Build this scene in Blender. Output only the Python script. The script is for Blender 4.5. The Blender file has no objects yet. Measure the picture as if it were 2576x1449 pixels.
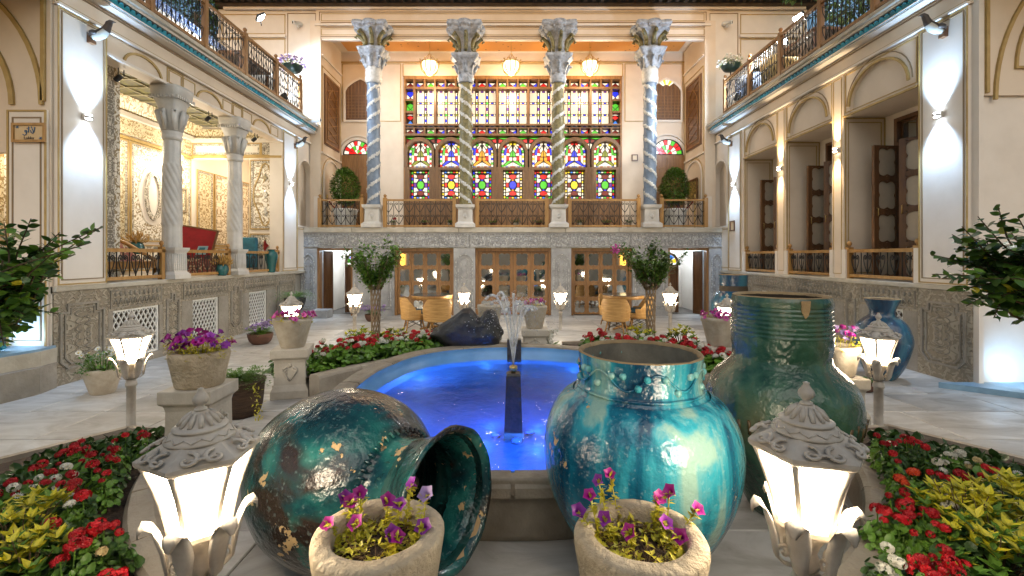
import bpy, bmesh, math, random
from math import sin, cos, pi, radians as R, sqrt, atan2, exp
from mathutils import Vector as V, Matrix, Euler

# ------------------------------------------------------------ scene, camera, light
SC = bpy.context.scene
COL = SC.collection
FPX = 1145.0; CX = 1290.0; HY = 645.0; EYE = 1.65      # survey of the courtyard: focal, principal column, horizon, eye height
cam_d = bpy.data.cameras.new('camera'); cam = bpy.data.objects.new('camera', cam_d); COL.objects.link(cam)
cam_d.sensor_width = 36.0; cam_d.lens = 36.0 * FPX / 2576.0
cam_d.shift_x = (1288.0 - CX) / 2576.0
cam_d.shift_y = (HY - 724.5) / 2576.0
cam_d.clip_start = 0.05; cam_d.clip_end = 400
cam.location = (0, 0, EYE); cam.rotation_euler = (R(90), 0, 0)
SC.camera = cam

W = bpy.data.worlds.new('World'); SC.world = W; W.use_nodes = True
_nt = W.node_tree; _nt.nodes.clear()
_o = _nt.nodes.new('ShaderNodeOutputWorld'); _b = _nt.nodes.new('ShaderNodeBackground')
_s = _nt.nodes.new('ShaderNodeTexSky'); _s.sky_type = 'NISHITA'; _s.sun_disc = False
_s.sun_elevation = R(4.0); _s.sun_rotation = R(180); _s.air_density = 1.0; _s.dust_density = 0.6; _s.ozone_density = 2.0
_nt.links.new(_s.outputs[0], _b.inputs[0]); _nt.links.new(_b.outputs[0], _o.inputs[0])
_b.inputs[1].default_value = 0.115

sun_d = bpy.data.lights.new('sun', 'SUN'); sun_d.energy = 0.85; sun_d.angle = R(70); sun_d.color = (1.0, .89, .76)   # soft fill added from behind the viewer to lift the foreground
sun = bpy.data.objects.new('sun', sun_d); COL.objects.link(sun); sun.rotation_euler = (R(52), 0, R(0))

VS = SC.view_settings
SC.display_settings.display_device = 'sRGB'
VS.view_transform = 'Standard'; VS.look = 'None'; VS.gamma = 1.0; VS.use_curve_mapping = False
VS.exposure = 1.18
SC.render.engine = 'CYCLES'
CY = SC.cycles
CY.use_denoising = True
try: CY.denoiser = 'OPENIMAGEDENOISE'
except Exception: pass
CY.max_bounces = 6; CY.diffuse_bounces = 3; CY.glossy_bounces = 3; CY.transmission_bounces = 4; CY.transparent_max_bounces = 10
CY.sample_clamp_indirect = 4.0; CY.sample_clamp_direct = 0.0
CY.caustics_reflective = False; CY.caustics_refractive = False
CY.use_light_tree = True
CY.use_adaptive_sampling = True; CY.adaptive_threshold = 0.02

def P(x, y, Y):
    return V(((x - CX) * Y / FPX, Y, EYE - (y - HY) * Y / FPX))
def XP(x, Y): return (x - CX) * Y / FPX

# ------------------------------------------------------------ materials
MATS = {}
def mk(name, col, rough=.55, col2=None, scale=4., detail=4., lo=.35, hi=.65, bump=0., bscale=30., metal=0., spec=.5,
       coat=0., emis=None, estr=0., tex='noise', stretch=(1, 1, 1), rnd=0., dist=0., rvar=0., trans=0., sheen=0., btex='noise', bdist=.02):
    m = bpy.data.materials.new(name); m.use_nodes = True; MATS[name] = m
    nt = m.node_tree; N = nt.nodes; L = nt.links
    bs = N['Principled BSDF']
    bs.inputs['Roughness'].default_value = rough; bs.inputs['Metallic'].default_value = metal
    bs.inputs['Specular IOR Level'].default_value = spec
    bs.inputs['Coat Weight'].default_value = coat; bs.inputs['Coat Roughness'].default_value = .08
    bs.inputs['Base Color'].default_value = (*col, 1)
    if trans: bs.inputs['Transmission Weight'].default_value = trans
    if emis is not None:
        bs.inputs['Emission Color'].default_value = (*emis, 1); bs.inputs['Emission Strength'].default_value = estr
    need = col2 is not None or bump or rnd or rvar
    if not need: return m
    tc = N.new('ShaderNodeTexCoord'); mp = N.new('ShaderNodeMapping'); mp.inputs['Scale'].default_value = stretch
    oi = N.new('ShaderNodeObjectInfo')
    ad = N.new('ShaderNodeVectorMath'); ad.operation = 'ADD'
    ml = N.new('ShaderNodeMath'); ml.operation = 'MULTIPLY'; ml.inputs[1].default_value = 17.0 if rnd else 0.0
    L.new(oi.outputs['Random'], ml.inputs[0]); L.new(tc.outputs['Object'], ad.inputs[0]); L.new(ml.outputs[0], ad.inputs[1])
    L.new(ad.outputs[0], mp.inputs['Vector'])
    def T(kind, sc, dt):
        if kind == 'voronoi':
            n = N.new('ShaderNodeTexVoronoi'); n.inputs['Scale'].default_value = sc; o = n.outputs['Distance']
        elif kind == 'wave':
            n = N.new('ShaderNodeTexWave'); n.inputs['Scale'].default_value = sc; n.inputs['Distortion'].default_value = dist or 6; n.inputs['Detail'].default_value = dt; o = n.outputs['Fac']
        else:
            n = N.new('ShaderNodeTexNoise'); n.inputs['Scale'].default_value = sc; n.inputs['Detail'].default_value = dt; n.inputs['Roughness'].default_value = .6
            n.inputs['Distortion'].default_value = dist; o = n.outputs['Fac']
        L.new(mp.outputs[0], n.inputs['Vector']); return o
    cout = None
    if col2 is not None:
        f = T(tex, scale, detail)
        mr = N.new('ShaderNodeMapRange'); mr.inputs['From Min'].default_value = lo; mr.inputs['From Max'].default_value = hi
        L.new(f, mr.inputs['Value'])
        mx = N.new('ShaderNodeMix'); mx.data_type = 'RGBA'; mx.inputs[6].default_value = (*col, 1); mx.inputs[7].default_value = (*col2, 1)
        L.new(mr.outputs[0], mx.inputs[0]); cout = mx.outputs[2]
        if rvar:
            ma = N.new('ShaderNodeMath'); ma.operation = 'MULTIPLY_ADD'; ma.inputs[1].default_value = rvar; ma.inputs[2].default_value = rough
            L.new(mr.outputs[0], ma.inputs[0]); L.new(ma.outputs[0], bs.inputs['Roughness'])
    if rnd:
        hv = N.new('ShaderNodeHueSaturation'); mr2 = N.new('ShaderNodeMapRange')
        mr2.inputs['To Min'].default_value = 1 - rnd; mr2.inputs['To Max'].default_value = 1 + rnd
        L.new(oi.outputs['Random'], mr2.inputs['Value']); L.new(mr2.outputs[0], hv.inputs['Value'])
        if cout: L.new(cout, hv.inputs['Color'])
        else: hv.inputs['Color'].default_value = (*col, 1)
        cout = hv.outputs[0]
    if cout: L.new(cout, bs.inputs['Base Color'])
    if bump:
        f2 = T(btex, bscale, 5); bp = N.new('ShaderNodeBump'); bp.inputs['Strength'].default_value = bump; bp.inputs['Distance'].default_value = bdist
        L.new(f2, bp.inputs['Height']); L.new(bp.outputs[0], bs.inputs['Normal'])
    return m

def nodes_of(m):
    return m.node_tree.nodes, m.node_tree.links, m.node_tree.nodes['Principled BSDF']

plaster = mk('plaster', (.71, .595, .47), .62, (.57, .46, .345), 1.1, 9, .42, .85, bump=.12, bscale=9, bdist=.01)
plaster_w = mk('plaster_white', (.73, .66, .58), .55, (.60, .53, .45), 1.4, 9, .42, .85, bump=.15, bscale=7, bdist=.01)
ochre = mk('ochre_line', (.36, .23, .07), .5, (.45, .31, .11), 6)
brown_trim = mk('brown_line', (.25, .17, .09), .6)  # plain brown for thin panel mouldings
stone = mk('carved_stone', (.33, .30, .25), .7, (.20, .175, .14), 3.0, 8, .35, .7, bump=.6, bscale=16, bdist=.03)
stone_g = mk('grey_stone', (.42, .42, .42), .6, (.25, .25, .25), 2.2, 8, .35, .65, bump=.5, bscale=18, bdist=.03)
stone_p = mk('pale_stone', (.55, .50, .42), .62, (.40, .35, .28), 5, 8, .35, .7, bump=.5, bscale=40, bdist=.008)
stone_cap = mk('limestone_ledge', (.50, .46, .38), .5, (.36, .32, .25), 4, 8, .35, .7, bump=.35, bscale=25)
marble = mk('marble', (.62, .60, .56), .4, (.48, .46, .43), 3, 6, bump=.25, bscale=30)
paving = mk('paving_stone', (.50, .49, .47), .32, (.29, .27, .24), 1.9, 10, .38, .72, bump=.25, bscale=9, rnd=.2, stretch=(1, 2.2, 1), dist=1.0, rvar=.15, bdist=.012)
grout = mk('grout', (.16, .14, .12), .8, (.11, .10, .09), 8)
wood = mk('oak_wood', (.30, .155, .055), .42, (.20, .095, .032), 3.0, 5, stretch=(6, 6, .8), bump=.15, bscale=9, rnd=.08)
wood_d = mk('walnut_wood', (.17, .078, .03), .38, (.10, .044, .017), 3.0, 5, stretch=(6, 6, .8), bump=.15, bscale=9)
wood_l = mk('honey_wood', (.42, .235, .075), .42, (.31, .155, .04), 3.0, 5, stretch=(5, 5, .8), bump=.15, bscale=9, rnd=.06)
wicker = mk('woven_wood', (.56, .33, .11), .5, (.38, .2, .055), 5, 3, stretch=(1, 1, 9), bump=.5, bscale=7, bdist=.02)
iron = mk('wrought_iron', (.02, .018, .016), .45, metal=.3)
lead = mk('window_lead', (.025, .02, .015), .6)
brass = mk('brass', (.55, .38, .14), .3, metal=.9)
lampmetal = mk('lamp_metal', (.58, .53, .46), .48, (.42, .37, .31), 10, 5, bump=.25, bscale=40, bdist=.006)
teal_tile = mk('turquoise_tile', (.015, .30, .40), .22, (.01, .20, .30), 4, rnd=.2, coat=.4)
dark_tile = mk('dark_tile', (.02, .05, .055), .3)
white_m = mk('white_enamel', (.78, .77, .74), .4, bump=.1, bscale=20)
black_m = mk('black_plastic', (.02, .02, .022), .4)
soil = mk('soil', (.075, .045, .026), .9, (.035, .022, .014), 14, 6, bump=.9, bscale=30, bdist=.03)
mirror = mk('mirror_glass', (.55, .57, .56), .04, metal=1.0)
ceil_or = mk('painted_ceiling', (.14, .05, .015), .5, (.62, .27, .06), 5.0, 2, .06, .2, tex='voronoi', stretch=(1, 1, 1))
red_cloth = mk('red_cloth', (.30, .007, .014), .8, (.22, .005, .01), 8, bump=.2, bscale=60)
blue_cloth = mk('blue_cloth', (.03, .16, .22), .8, (.02, .10, .15), 8)
cushion = mk('blue_cushion', (.02, .085, .13), .75, (.015, .06, .10), 10)
shaded_screen_wood = mk('shaded_screen_wood', (.19, .095, .035), .4, (.12, .058, .02), 3.0, 5, stretch=(6, 6, .8), bump=.15, bscale=9)  # darker copy of the oak, the screen's shade painted into the colour
roof_dark = mk('dark_eave_wood', (.035, .022, .014), .7, (.06, .04, .025), 5, 5, bump=.4, bscale=14)

# glass and light
def emit(name, col, s):
    m = bpy.data.materials.new(name); m.use_nodes = True; N, L = m.node_tree.nodes, m.node_tree.links
    bs = N['Principled BSDF']; bs.inputs['Base Color'].default_value = (*[c * .5 for c in col], 1); bs.inputs['Roughness'].default_value = .25
    bs.inputs['Emission Color'].default_value = (*col, 1); bs.inputs['Emission Strength'].default_value = s
    return m
lamp_glass = emit('lit_lamp_glass', (1.0, .83, .60), 24.0)
cool_led = emit('cool_led', (.72, .86, 1.0), 30.0)
warm_led = emit('warm_led', (1.0, .80, .52), 30.0)
globe_glass = emit('chandelier_glass', (1.0, .80, .50), 1.7)
blue_led = emit('blue_led', (.02, .10, 1.0), 1.2)
GL = {}
for k, c, s in [('clear', (1.0, .86, .66), .33), ('clear2', (.95, .72, .52), .31), ('white', (1.0, .88, .68), .5), ('red', (.66, .012, .012), .6), ('darkred', (.18, .012, .01), .45),
                ('blue', (.02, .035, .70), .6), ('sky', (.02, .20, .72), .6), ('green', (.08, .50, .03), .55), ('dkgreen', (.02, .14, .02), .5),
                ('yellow', (.85, .62, .02), .6), ('amber', (.75, .33, .03), .6), ('violet', (.16, .02, .35), .45), ('olive', (.20, .22, .02), .6)]:
    GL[k] = emit('glass_' + k, c, s)

# ------------------------------------------------------------ mesh helpers
class Fr:
    def __init__(s, o, u, v, w): s.o, s.u, s.v, s.w = V(o), V(u), V(v), V(w)
    def p(s, u, v, w=0.): return s.o + s.u * u + s.v * v + s.w * w
Z = (0, 0, 1)
XW = 5.78
FL = Fr((-XW, 0, 0), (0, 1, 0), Z, (1, 0, 0))
FR = Fr((XW, 0, 0), (0, 1, 0), Z, (-1, 0, 0))
def FB(Y): return Fr((0, Y, 0), (1, 0, 0), Z, (0, -1, 0))

WL = {}
class MB:
    def __init__(s): s.v = []; s.f = []; s.m = []; s.sm = []
    def add(s, vs, fs, m=0, sm=False):
        b = len(s.v); s.v += [V(p) for p in vs]; s.f += [[b + i for i in f] for f in fs]; s.m += [m] * len(fs); s.sm += [sm] * len(fs); return s
    def box(s, x0, x1, y0, y1, z0, z1, m=0):
        vs = [(x, y, z) for z in (z0, z1) for y in (y0, y1) for x in (x0, x1)]
        return s.add(vs, [(0, 2, 3, 1), (4, 5, 7, 6), (0, 1, 5, 4), (2, 6, 7, 3), (0, 4, 6, 2), (1, 3, 7, 5)], m)
    def fbox(s, F, u0, u1, v0, v1, w0, w1, m=0):
        vs = [F.p(u, v, w) for v in (v0, v1) for w in (w0, w1) for u in (u0, u1)]
        return s.add(vs, [(0, 2, 3, 1), (4, 5, 7, 6), (0, 1, 5, 4), (2, 6, 7, 3), (0, 4, 6, 2), (1, 3, 7, 5)], m)
    def obox(s, mat, sx, sy, sz, m=0):
        vs = [mat @ V((x * sx / 2, y * sy / 2, z * sz / 2)) for z in (-1, 1) for y in (-1, 1) for x in (-1, 1)]
        return s.add(vs, [(0, 2, 3, 1), (4, 5, 7, 6), (0, 1, 5, 4), (2, 6, 7, 3), (0, 4, 6, 2), (1, 3, 7, 5)], m)
    def fpoly(s, F, pts, w0, w1, m=0):
        n = len(pts); vs = [F.p(u, v, w0) for u, v in pts] + [F.p(u, v, w1) for u, v in pts]
        fs = [tuple(range(n)), tuple(range(2 * n - 1, n - 1, -1))] + [(i, (i + 1) % n, n + (i + 1) % n, n + i) for i in range(n)]
        return s.add(vs, fs, m)
    def loft(s, rings, close=True, cap0=True, cap1=True, m=0, sm=True, mf=None):
        n = len(rings[0]); vs = [p for r in rings for p in r]; b = len(s.v); s.v += [V(p) for p in vs]
        for i in range(len(rings) - 1):
            for j in range(n if close else n - 1):
                k = (j + 1) % n
                s.f.append([b + i * n + j, b + i * n + k, b + (i + 1) * n + k, b + (i + 1) * n + j]); s.m.append(mf(i, j) if mf else m); s.sm.append(sm)
        if cap0: s.f.append([b + j for j in range(n)][::-1]); s.m.append(m); s.sm.append(False)
        if cap1: s.f.append([b + (len(rings) - 1) * n + j for j in range(n)]); s.m.append(m); s.sm.append(False)
        return s
    def lathe(s, prof, seg=24, c=(0, 0, 0), mat=None, m=0, sm=True, cap0=True, cap1=True, rf=None, mf=None):
        M = mat or Matrix.Translation(V(c)); rings = []
        for i, (r, z) in enumerate(prof):
            rings.append([M @ V((cos(2 * pi * j / seg) * (r if not rf else rf(r, z, 2 * pi * j / seg)), sin(2 * pi * j / seg) * (r if not rf else rf(r, z, 2 * pi * j / seg)), z)) for j in range(seg)])
        return s.loft(rings, True, cap0, cap1, m, sm, mf)
    def tube(s, pts, r, seg=6, m=0, sm=True, flat=1.0):
        pts = [V(p) for p in pts]; n = len(pts); rs = r if isinstance(r, (list, tuple)) else [r] * n; rings = []
        up = None
        for i in range(n):
            t = (pts[min(i + 1, n - 1)] - pts[max(i - 1, 0)])
            if t.length < 1e-9: t = V((0, 0, 1))
            t.normalize()
            if up is None:
                a = V((0, 0, 1)) if abs(t.z) < .9 else V((1, 0, 0)); up = (a - t * a.dot(t)).normalized()
            else:
                up = up - t * up.dot(t)
                up = up.normalized() if up.length > 1e-6 else V((1, 0, 0))
            sd = t.cross(up)
            rings.append([pts[i] + up * (cos(2 * pi * j / seg) * rs[i] * flat) + sd * (sin(2 * pi * j / seg) * rs[i]) for j in range(seg)])
        return s.loft(rings, True, True, True, m, sm)
    def sphere(s, c, r, seg=12, rg=8, m=0, sc=(1, 1, 1)):
        c = V(c); rings = []
        for i in range(1, rg):
            a = pi * i / rg - pi / 2
            rings.append([c + V((cos(a) * cos(2 * pi * j / seg) * r * sc[0], cos(a) * sin(2 * pi * j / seg) * r * sc[1], sin(a) * r * sc[2])) for j in range(seg)])
        return s.loft(rings, True, True, True, m, True)
    def mesh(s, name, mats, fix=True):
        me = bpy.data.meshes.new(name); me.from_pydata([tuple(p) for p in s.v], [], s.f)
        for mt in (mats if isinstance(mats, (list, tuple)) else [mats]): me.materials.append(mt)
        me.polygons.foreach_set('material_index', s.m); me.polygons.foreach_set('use_smooth', s.sm)
        if fix and len(s.f) < 30000:
            bm = bmesh.new(); bm.from_mesh(me); bmesh.ops.recalc_face_normals(bm, faces=bm.faces); bm.to_mesh(me); bm.free()
        me.update(); return me
    def build(s, name, mats, parent=None, bevel=0., fix=True):
        off = WL.get(parent.name, V()) if parent else V()
        if off.length > 0: s.v = [p - off for p in s.v]
        o = link(name, s.mesh(name, mats, fix), parent)
        WL[o.name] = off
        if bevel:
            b = o.modifiers.new('bevel', 'BEVEL'); b.width = bevel; b.segments = 2; b.limit_method = 'ANGLE'
        return o

def link(name, data, parent=None, loc=(0, 0, 0), rot=(0, 0, 0), sc=None):
    o = bpy.data.objects.new(name, data); COL.objects.link(o); o.location = loc; o.rotation_euler = rot
    if sc is not None: o.scale = sc if isinstance(sc, (tuple, list, V)) else (sc, sc, sc)
    if parent: o.parent = parent
    return o
def inst(name, me, parent, wloc, rot=(0, 0, 0), sc=None):
    off = WL.get(parent.name, V()) if parent else V()
    return link(name, me, parent, V(wloc) - off, rot, sc)
def tag(o, label=None, cat=None, group=None, kind=None):
    if label: o['label'] = label
    if cat: o['category'] = cat
    if group: o['group'] = group
    if kind: o['kind'] = kind
    return o
def thing(name, loc, label, cat, group=None, rz=0., sc=None, world=False):
    o = link(name, None, None, loc, (0, 0, rz), sc); o.empty_display_size = .1
    tag(o, label, cat, group)
    if world: WL[o.name] = V(loc)
    return o
def copy_tree(o, parent=None):
    c = o.copy(); COL.objects.link(c); c.parent = parent
    for ch in list(o.children): copy_tree(ch, c)
    return c
def place(o, loc, rz=0., label=None, group=None, sc=None):
    o.location = loc; o.rotation_euler = (0, 0, rz)
    if label: o['label'] = label
    if group: o['group'] = group
    if sc: o.scale = (sc, sc, sc) if not isinstance(sc, (tuple, list)) else sc
    return o

def arc(cu, cv, r, a0, a1, n, ry=None):
    ry = r if ry is None else ry
    return [(cu + r * cos(a0 + (a1 - a0) * i / n), cv + ry * sin(a0 + (a1 - a0) * i / n)) for i in range(n + 1)]
def outline(mb, F, pts, w, t=.016, h=.012, closed=True, m=0):
    """raised moulding along a polyline lying on a wall, mitred at the corners"""
    P_ = []
    for p in pts:
        if not P_ or (V((*p, 0)) - P_[-1]).length > 1e-5: P_.append(V((*p, 0)))
    if closed and len(P_) > 2 and (P_[0] - P_[-1]).length < 1e-5: P_.pop()
    n = len(P_)
    if n < 2: return mb
    if n == 2: closed = False
    L_, R_ = [], []
    for i in range(n):
        a = P_[i - 1] if (closed or i > 0) else None; b = P_[(i + 1) % n] if (closed or i < n - 1) else None; p = P_[i]
        d0 = (p - a).normalized() if a is not None else (b - p).normalized(); d1 = (b - p).normalized() if b is not None else d0
        q = d0 + d1
        if q.length < .2: q = d1.copy()
        q.normalize(); nn = V((-q.y, q.x, 0)); c = max(.45, nn.dot(V((-d1.y, d1.x, 0))))
        L_.append(p + nn * (t / 2 / c)); R_.append(p - nn * (t / 2 / c))
    rings = [[F.p(l.x, l.y, w), F.p(r.x, r.y, w), F.p(r.x, r.y, w + h), F.p(l.x, l.y, w + h)] for l, r in zip(L_, R_)]
    if closed: rings.append(rings[0])
    mb.loft(rings, True, not closed, not closed, m, False)
    return mb
def rect(u0, u1, v0, v1): return [(u0, v0), (u1, v0), (u1, v1), (u0, v1)]
def arch_pts(u0, u1, v0, vs, n=14, rise=None, pointed=0.):
    c = (u0 + u1) / 2; r = (u1 - u0) / 2; ry = r if rise is None else rise
    top = []
    for i in range(n + 1):
        a = pi * i / n
        x = cos(a); y = sin(a)
        if pointed: y = y * (1 - pointed) + (1 - abs(x)) * pointed
        top.append((c + r * x, vs + ry * y))
    return [(u0, v0), (u1, v0)] + top
def wall_arch(mb, F, u0, u1, v0, v1, ap, w0, w1, m=0):
    """slab u0..u1 x v0..v1 pierced by an arch outline from arch_pts (bottom edge at v0)"""
    top = ap[2:]; a0, a1 = ap[0][0], ap[1][0]
    if a0 > u0: mb.fbox(F, u0, a0, v0, v1, w0, w1, m)
    if u1 > a1: mb.fbox(F, a1, u1, v0, v1, w0, w1, m)
    for i in range(len(top) - 1):
        (xa, ya), (xb, yb) = top[i], top[i + 1]
        mb.fpoly(F, [(xa, ya), (xa, v1), (xb, v1), (xb, yb)], w0, w1, m)

def light(name, kind, loc, energy, col, size=.05, rot=(0, 0, 0), spot=None, blend=.3, parent=None):
    d = bpy.data.lights.new(name, kind); d.energy = energy; d.color = col
    if kind == 'AREA': d.size = size
    else: d.shadow_soft_size = size
    if spot: d.spot_size = R(spot); d.spot_blend = blend
    off = WL.get(parent.name, V()) if parent else V()
    o = link(name, d, parent, V(loc) - off, rot); return o
WARM = (1.0, .74, .44); COOL = (.66, .82, 1.0)

def ornament(name, base, fig, scale, thr=.5, wd=.09, rough=.45, mirrorx=.6, fleck=True, bstr=.4):
    """mirror-symmetric arabesque stucco: line-like figure from folded coordinates"""
    m = bpy.data.materials.new(name); m.use_nodes = True; N, L = m.node_tree.nodes, m.node_tree.links; bs = N['Principled BSDF']; bs.inputs['Roughness'].default_value = rough
    tc = N.new('ShaderNodeTexCoord'); sp = N.new('ShaderNodeSeparateXYZ'); L.new(tc.outputs['Object'], sp.inputs[0])
    sm = N.new('ShaderNodeMath'); sm.operation = 'ADD'; L.new(sp.outputs[0], sm.inputs[0]); L.new(sp.outputs[1], sm.inputs[1])
    pp = N.new('ShaderNodeMath'); pp.operation = 'PINGPONG'; pp.inputs[1].default_value = mirrorx; L.new(sm.outputs[0], pp.inputs[0])
    pz = N.new('ShaderNodeMath'); pz.operation = 'PINGPONG'; pz.inputs[1].default_value = mirrorx * 1.7; L.new(sp.outputs[2], pz.inputs[0])
    cb = N.new('ShaderNodeCombineXYZ'); L.new(pp.outputs[0], cb.inputs[0]); L.new(pz.outputs[0], cb.inputs[1])
    nz = N.new('ShaderNodeTexNoise'); nz.inputs['Scale'].default_value = scale; nz.inputs['Detail'].default_value = 1.2; nz.inputs['Distortion'].default_value = 1.4; L.new(cb.outputs[0], nz.inputs['Vector'])
    sb = N.new('ShaderNodeMath'); sb.operation = 'SUBTRACT'; sb.inputs[1].default_value = thr; L.new(nz.outputs['Fac'], sb.inputs[0])
    ab = N.new('ShaderNodeMath'); ab.operation = 'ABSOLUTE'; L.new(sb.outputs[0], ab.inputs[0])
    mr = N.new('ShaderNodeMapRange'); mr.inputs['From Min'].default_value = wd * .75; mr.inputs['From Max'].default_value = wd; L.new(ab.outputs[0], mr.inputs['Value'])
    mx = N.new('ShaderNodeMix'); mx.data_type = 'RGBA'; mx.inputs[6].default_value = (*fig, 1); mx.inputs[7].default_value = (*base, 1); L.new(mr.outputs[0], mx.inputs[0])
    out = mx.outputs[2]
    if fleck:
        vo = N.new('ShaderNodeTexVoronoi'); vo.inputs['Scale'].default_value = scale * 1.1; L.new(cb.outputs[0], vo.inputs['Vector'])
        m2 = N.new('ShaderNodeMapRange'); m2.inputs['From Min'].default_value = .1; m2.inputs['From Max'].default_value = .13; m2.inputs['To Min'].default_value = 1; m2.inputs['To Max'].default_value = 0; L.new(vo.outputs['Distance'], m2.inputs['Value'])
        m3 = N.new('ShaderNodeMix'); m3.data_type = 'RGBA'; m3.inputs[7].default_value = (.12, .10, .08, 1); L.new(m2.outputs[0], m3.inputs[0]); L.new(out, m3.inputs[6]); out = m3.outputs[2]
    L.new(out, bs.inputs['Base Color'])
    bp = N.new('ShaderNodeBump'); bp.inputs['Strength'].default_value = bstr; bp.inputs['Distance'].default_value = .01 + .012 * (bstr > .5); L.new(mr.outputs[0], bp.inputs['Height']); L.new(bp.outputs[0], bs.inputs['Normal'])
    return m
carved_grey = ornament('carved_grey_stone', (.50, .50, .49), (.31, .31, .30), 7.5, .5, .085, .65, .42, False, 1.0)  # darker figure paints shade into the hollows of the carving

# ------------------------------------------------------------ ground and paving
RC = V((0, 4.1)); RK = 2.50                      # centre and inner radius of the round court
g = MB(); g.add([(-60, -40, -.012), (60, -40, -.012), (60, 80, -.012), (-60, 80, -.012)], [(0, 1, 2, 3)])
ground = tag(g.build('ground', grout), kind='structure')
pav = link('paving', None, None); tag(pav, kind='structure')
rs = random.Random(3)
y = -.6; row = 0
smesh = {}
while y < 12.62:
    d = .74 if row % 2 else .62
    x = -6.6 + (.5 if row % 2 else 0) - rs.random() * .25
    while x < 6.5:
        w = rs.choice([.96, 1.18, .8]); key = (w, d)
        if key not in smesh:
            a, b, c = w / 2 - .004, d / 2 - .004, .006
            q = MB()
            q.loft([[(-a, -b, -.012), (a, -b, -.012), (a, b, -.012), (-a, b, -.012)], [(-a, -b, -c), (a, -b, -c), (a, b, -c), (-a, b, -c)],
                    [(-a + c, -b + c, 0), (a - c, -b + c, 0), (a - c, b - c, 0), (-a + c, b - c, 0)]], True, False, True, 0, False)
            smesh[key] = q.mesh('slab', paving)
        if x + w < 7.2: link('slab', smesh[key], pav, (x + w / 2, y + d / 2, rs.uniform(-.0012, .0012)))
        x += w
    y += d; row += 1

# ------------------------------------------------------------ back hall (iwan above a carved stone porch)
hall = thing('hall_building', (0, 12.6, 0), 'tall pillared hall with stained glass above a carved grey stone porch', 'building', world=True)
YP, YB, YF = 12.6, 14.5, 12.95      # porch front, glazed wall, beam front
ZF = 2.45                          # hall floor
FP, FG, FM = FB(YP), FB(YB), FB(YF)
def bx(x, Y=YP): return (x - CX) * Y / FPX
def bz(y, Y=YP): return EYE - (y - HY) * Y / FPX

# porch: openings in carved stone
ops = [(bx(797), bx(887)), (bx(990), bx(1141)), (bx(1195), bx(1387)), (bx(1437), bx(1592)), (bx(1681), bx(1784))]
ZD = 1.88
edges = [-5.9] + [e for o in ops for e in o] + [5.86]
for i in range(0, len(edges), 2):
    u0, u1 = edges[i], edges[i + 1]
    q = MB(); q.fbox(FP, u0, u1, 0, ZD, -.5, 0); pr = q.build('stone_pier', stone_g, hall)
    # carved raised field
    if u1 - u0 > .3:
        q = MB(); m_ = .07; ap = arch_pts(u0 + m_, u1 - m_, .22, ZD - .36, 10, .2, .4)
        outline(q, FP, ap, .002, .03, .028)
        outline(q, FP, arch_pts(u0 + m_ + .06, u1 - m_ - .06, .28, ZD - .42, 10, .16, .4), .002, .014, .018)
        cx = (u0 + u1) / 2
        for k in range(7):                           # carved vase and leaf scrolls
            zz = .42 + k * .16
            for sd in (-1, 1):
                pts = [FP.p(cx + sd * (.03 + .06 * sin(t * 2.6)), zz + .12 * t, .012 + .01 * sin(3 * t)) for t in [j / 5 for j in range(6)]]
                q.tube(pts, .009, 4)
        q.build('carved_panel', carved_grey, pr)
# frieze of carved slabs
us = [-5.9, -4.55, -3.25, -1.2, 1.05, 3.25, 4.45, 5.86]
rs = random.Random(5)
for i in range(len(us) - 1):
    q = MB(); q.fbox(FP, us[i] + .004, us[i + 1] - .004, ZD + .01, 2.27, -.5, .01); fs = q.build('frieze_slab', carved_grey, hall)
    q = MB(); outline(q, FP, rect(us[i] + .05, us[i + 1] - .05, ZD + .05, 2.23), .008, .02, .02)
    n = int((us[i + 1] - us[i]) / .17)
    for k in range(n):
        cx = us[i] + .12 + (us[i + 1] - us[i] - .24) * (k + .5) / n; cz = 2.06 + rs.uniform(-.03, .03); rr = rs.uniform(.045, .085); sg = rs.choice([-1, 1]); ph = rs.random() * 6
        pts = [FP.p(cx + rr * (1 - t * .75) * cos(ph + sg * t * 8), cz + rr * (1 - t * .75) * sin(ph + sg * t * 8) * 1.25, .014) for t in [j / 12 for j in range(13)]]
        q.tube(pts, [.016 - .006 * t / 12 for t in range(13)], 4)
        for b in range(2):
            a = rs.random() * 6.28; q.sphere(FP.p(cx + .09 * cos(a), cz + .1 * sin(a), .012), .026, 6, 5, 0, (1, .6, 1.4))
    q.build('carving', stone_g, fs)
q = MB(); q.fbox(FP, -5.9, 5.86, 2.27, 2.31, -.5, .03); q.build('ledge_band', stone_g, hall)
for i in range(8):
    a = -5.92 + i * 1.475; q = MB(); q.fbox(FP, a + .003, a + 1.472, 2.31, ZF, -1.0, .06); q.build('ledge_slab', stone_cap, hall, bevel=.012)
q = MB(); q.fbox(FP, -5.9, 5.9, 2.36, ZF - .006, -3.2, -.3); q.build('hall_floor', stone_cap, hall)
# turquoise runner along the balustrade
q = MB(); q.fbox(FP, -5.1, 5.1, ZF - .004, ZF + .012, -1.0, -.28); q.build('carpet_runner', mk('teal_carpet', (.02, .16, .2), .8, (.015, .09, .13), 10), hall)

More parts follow.
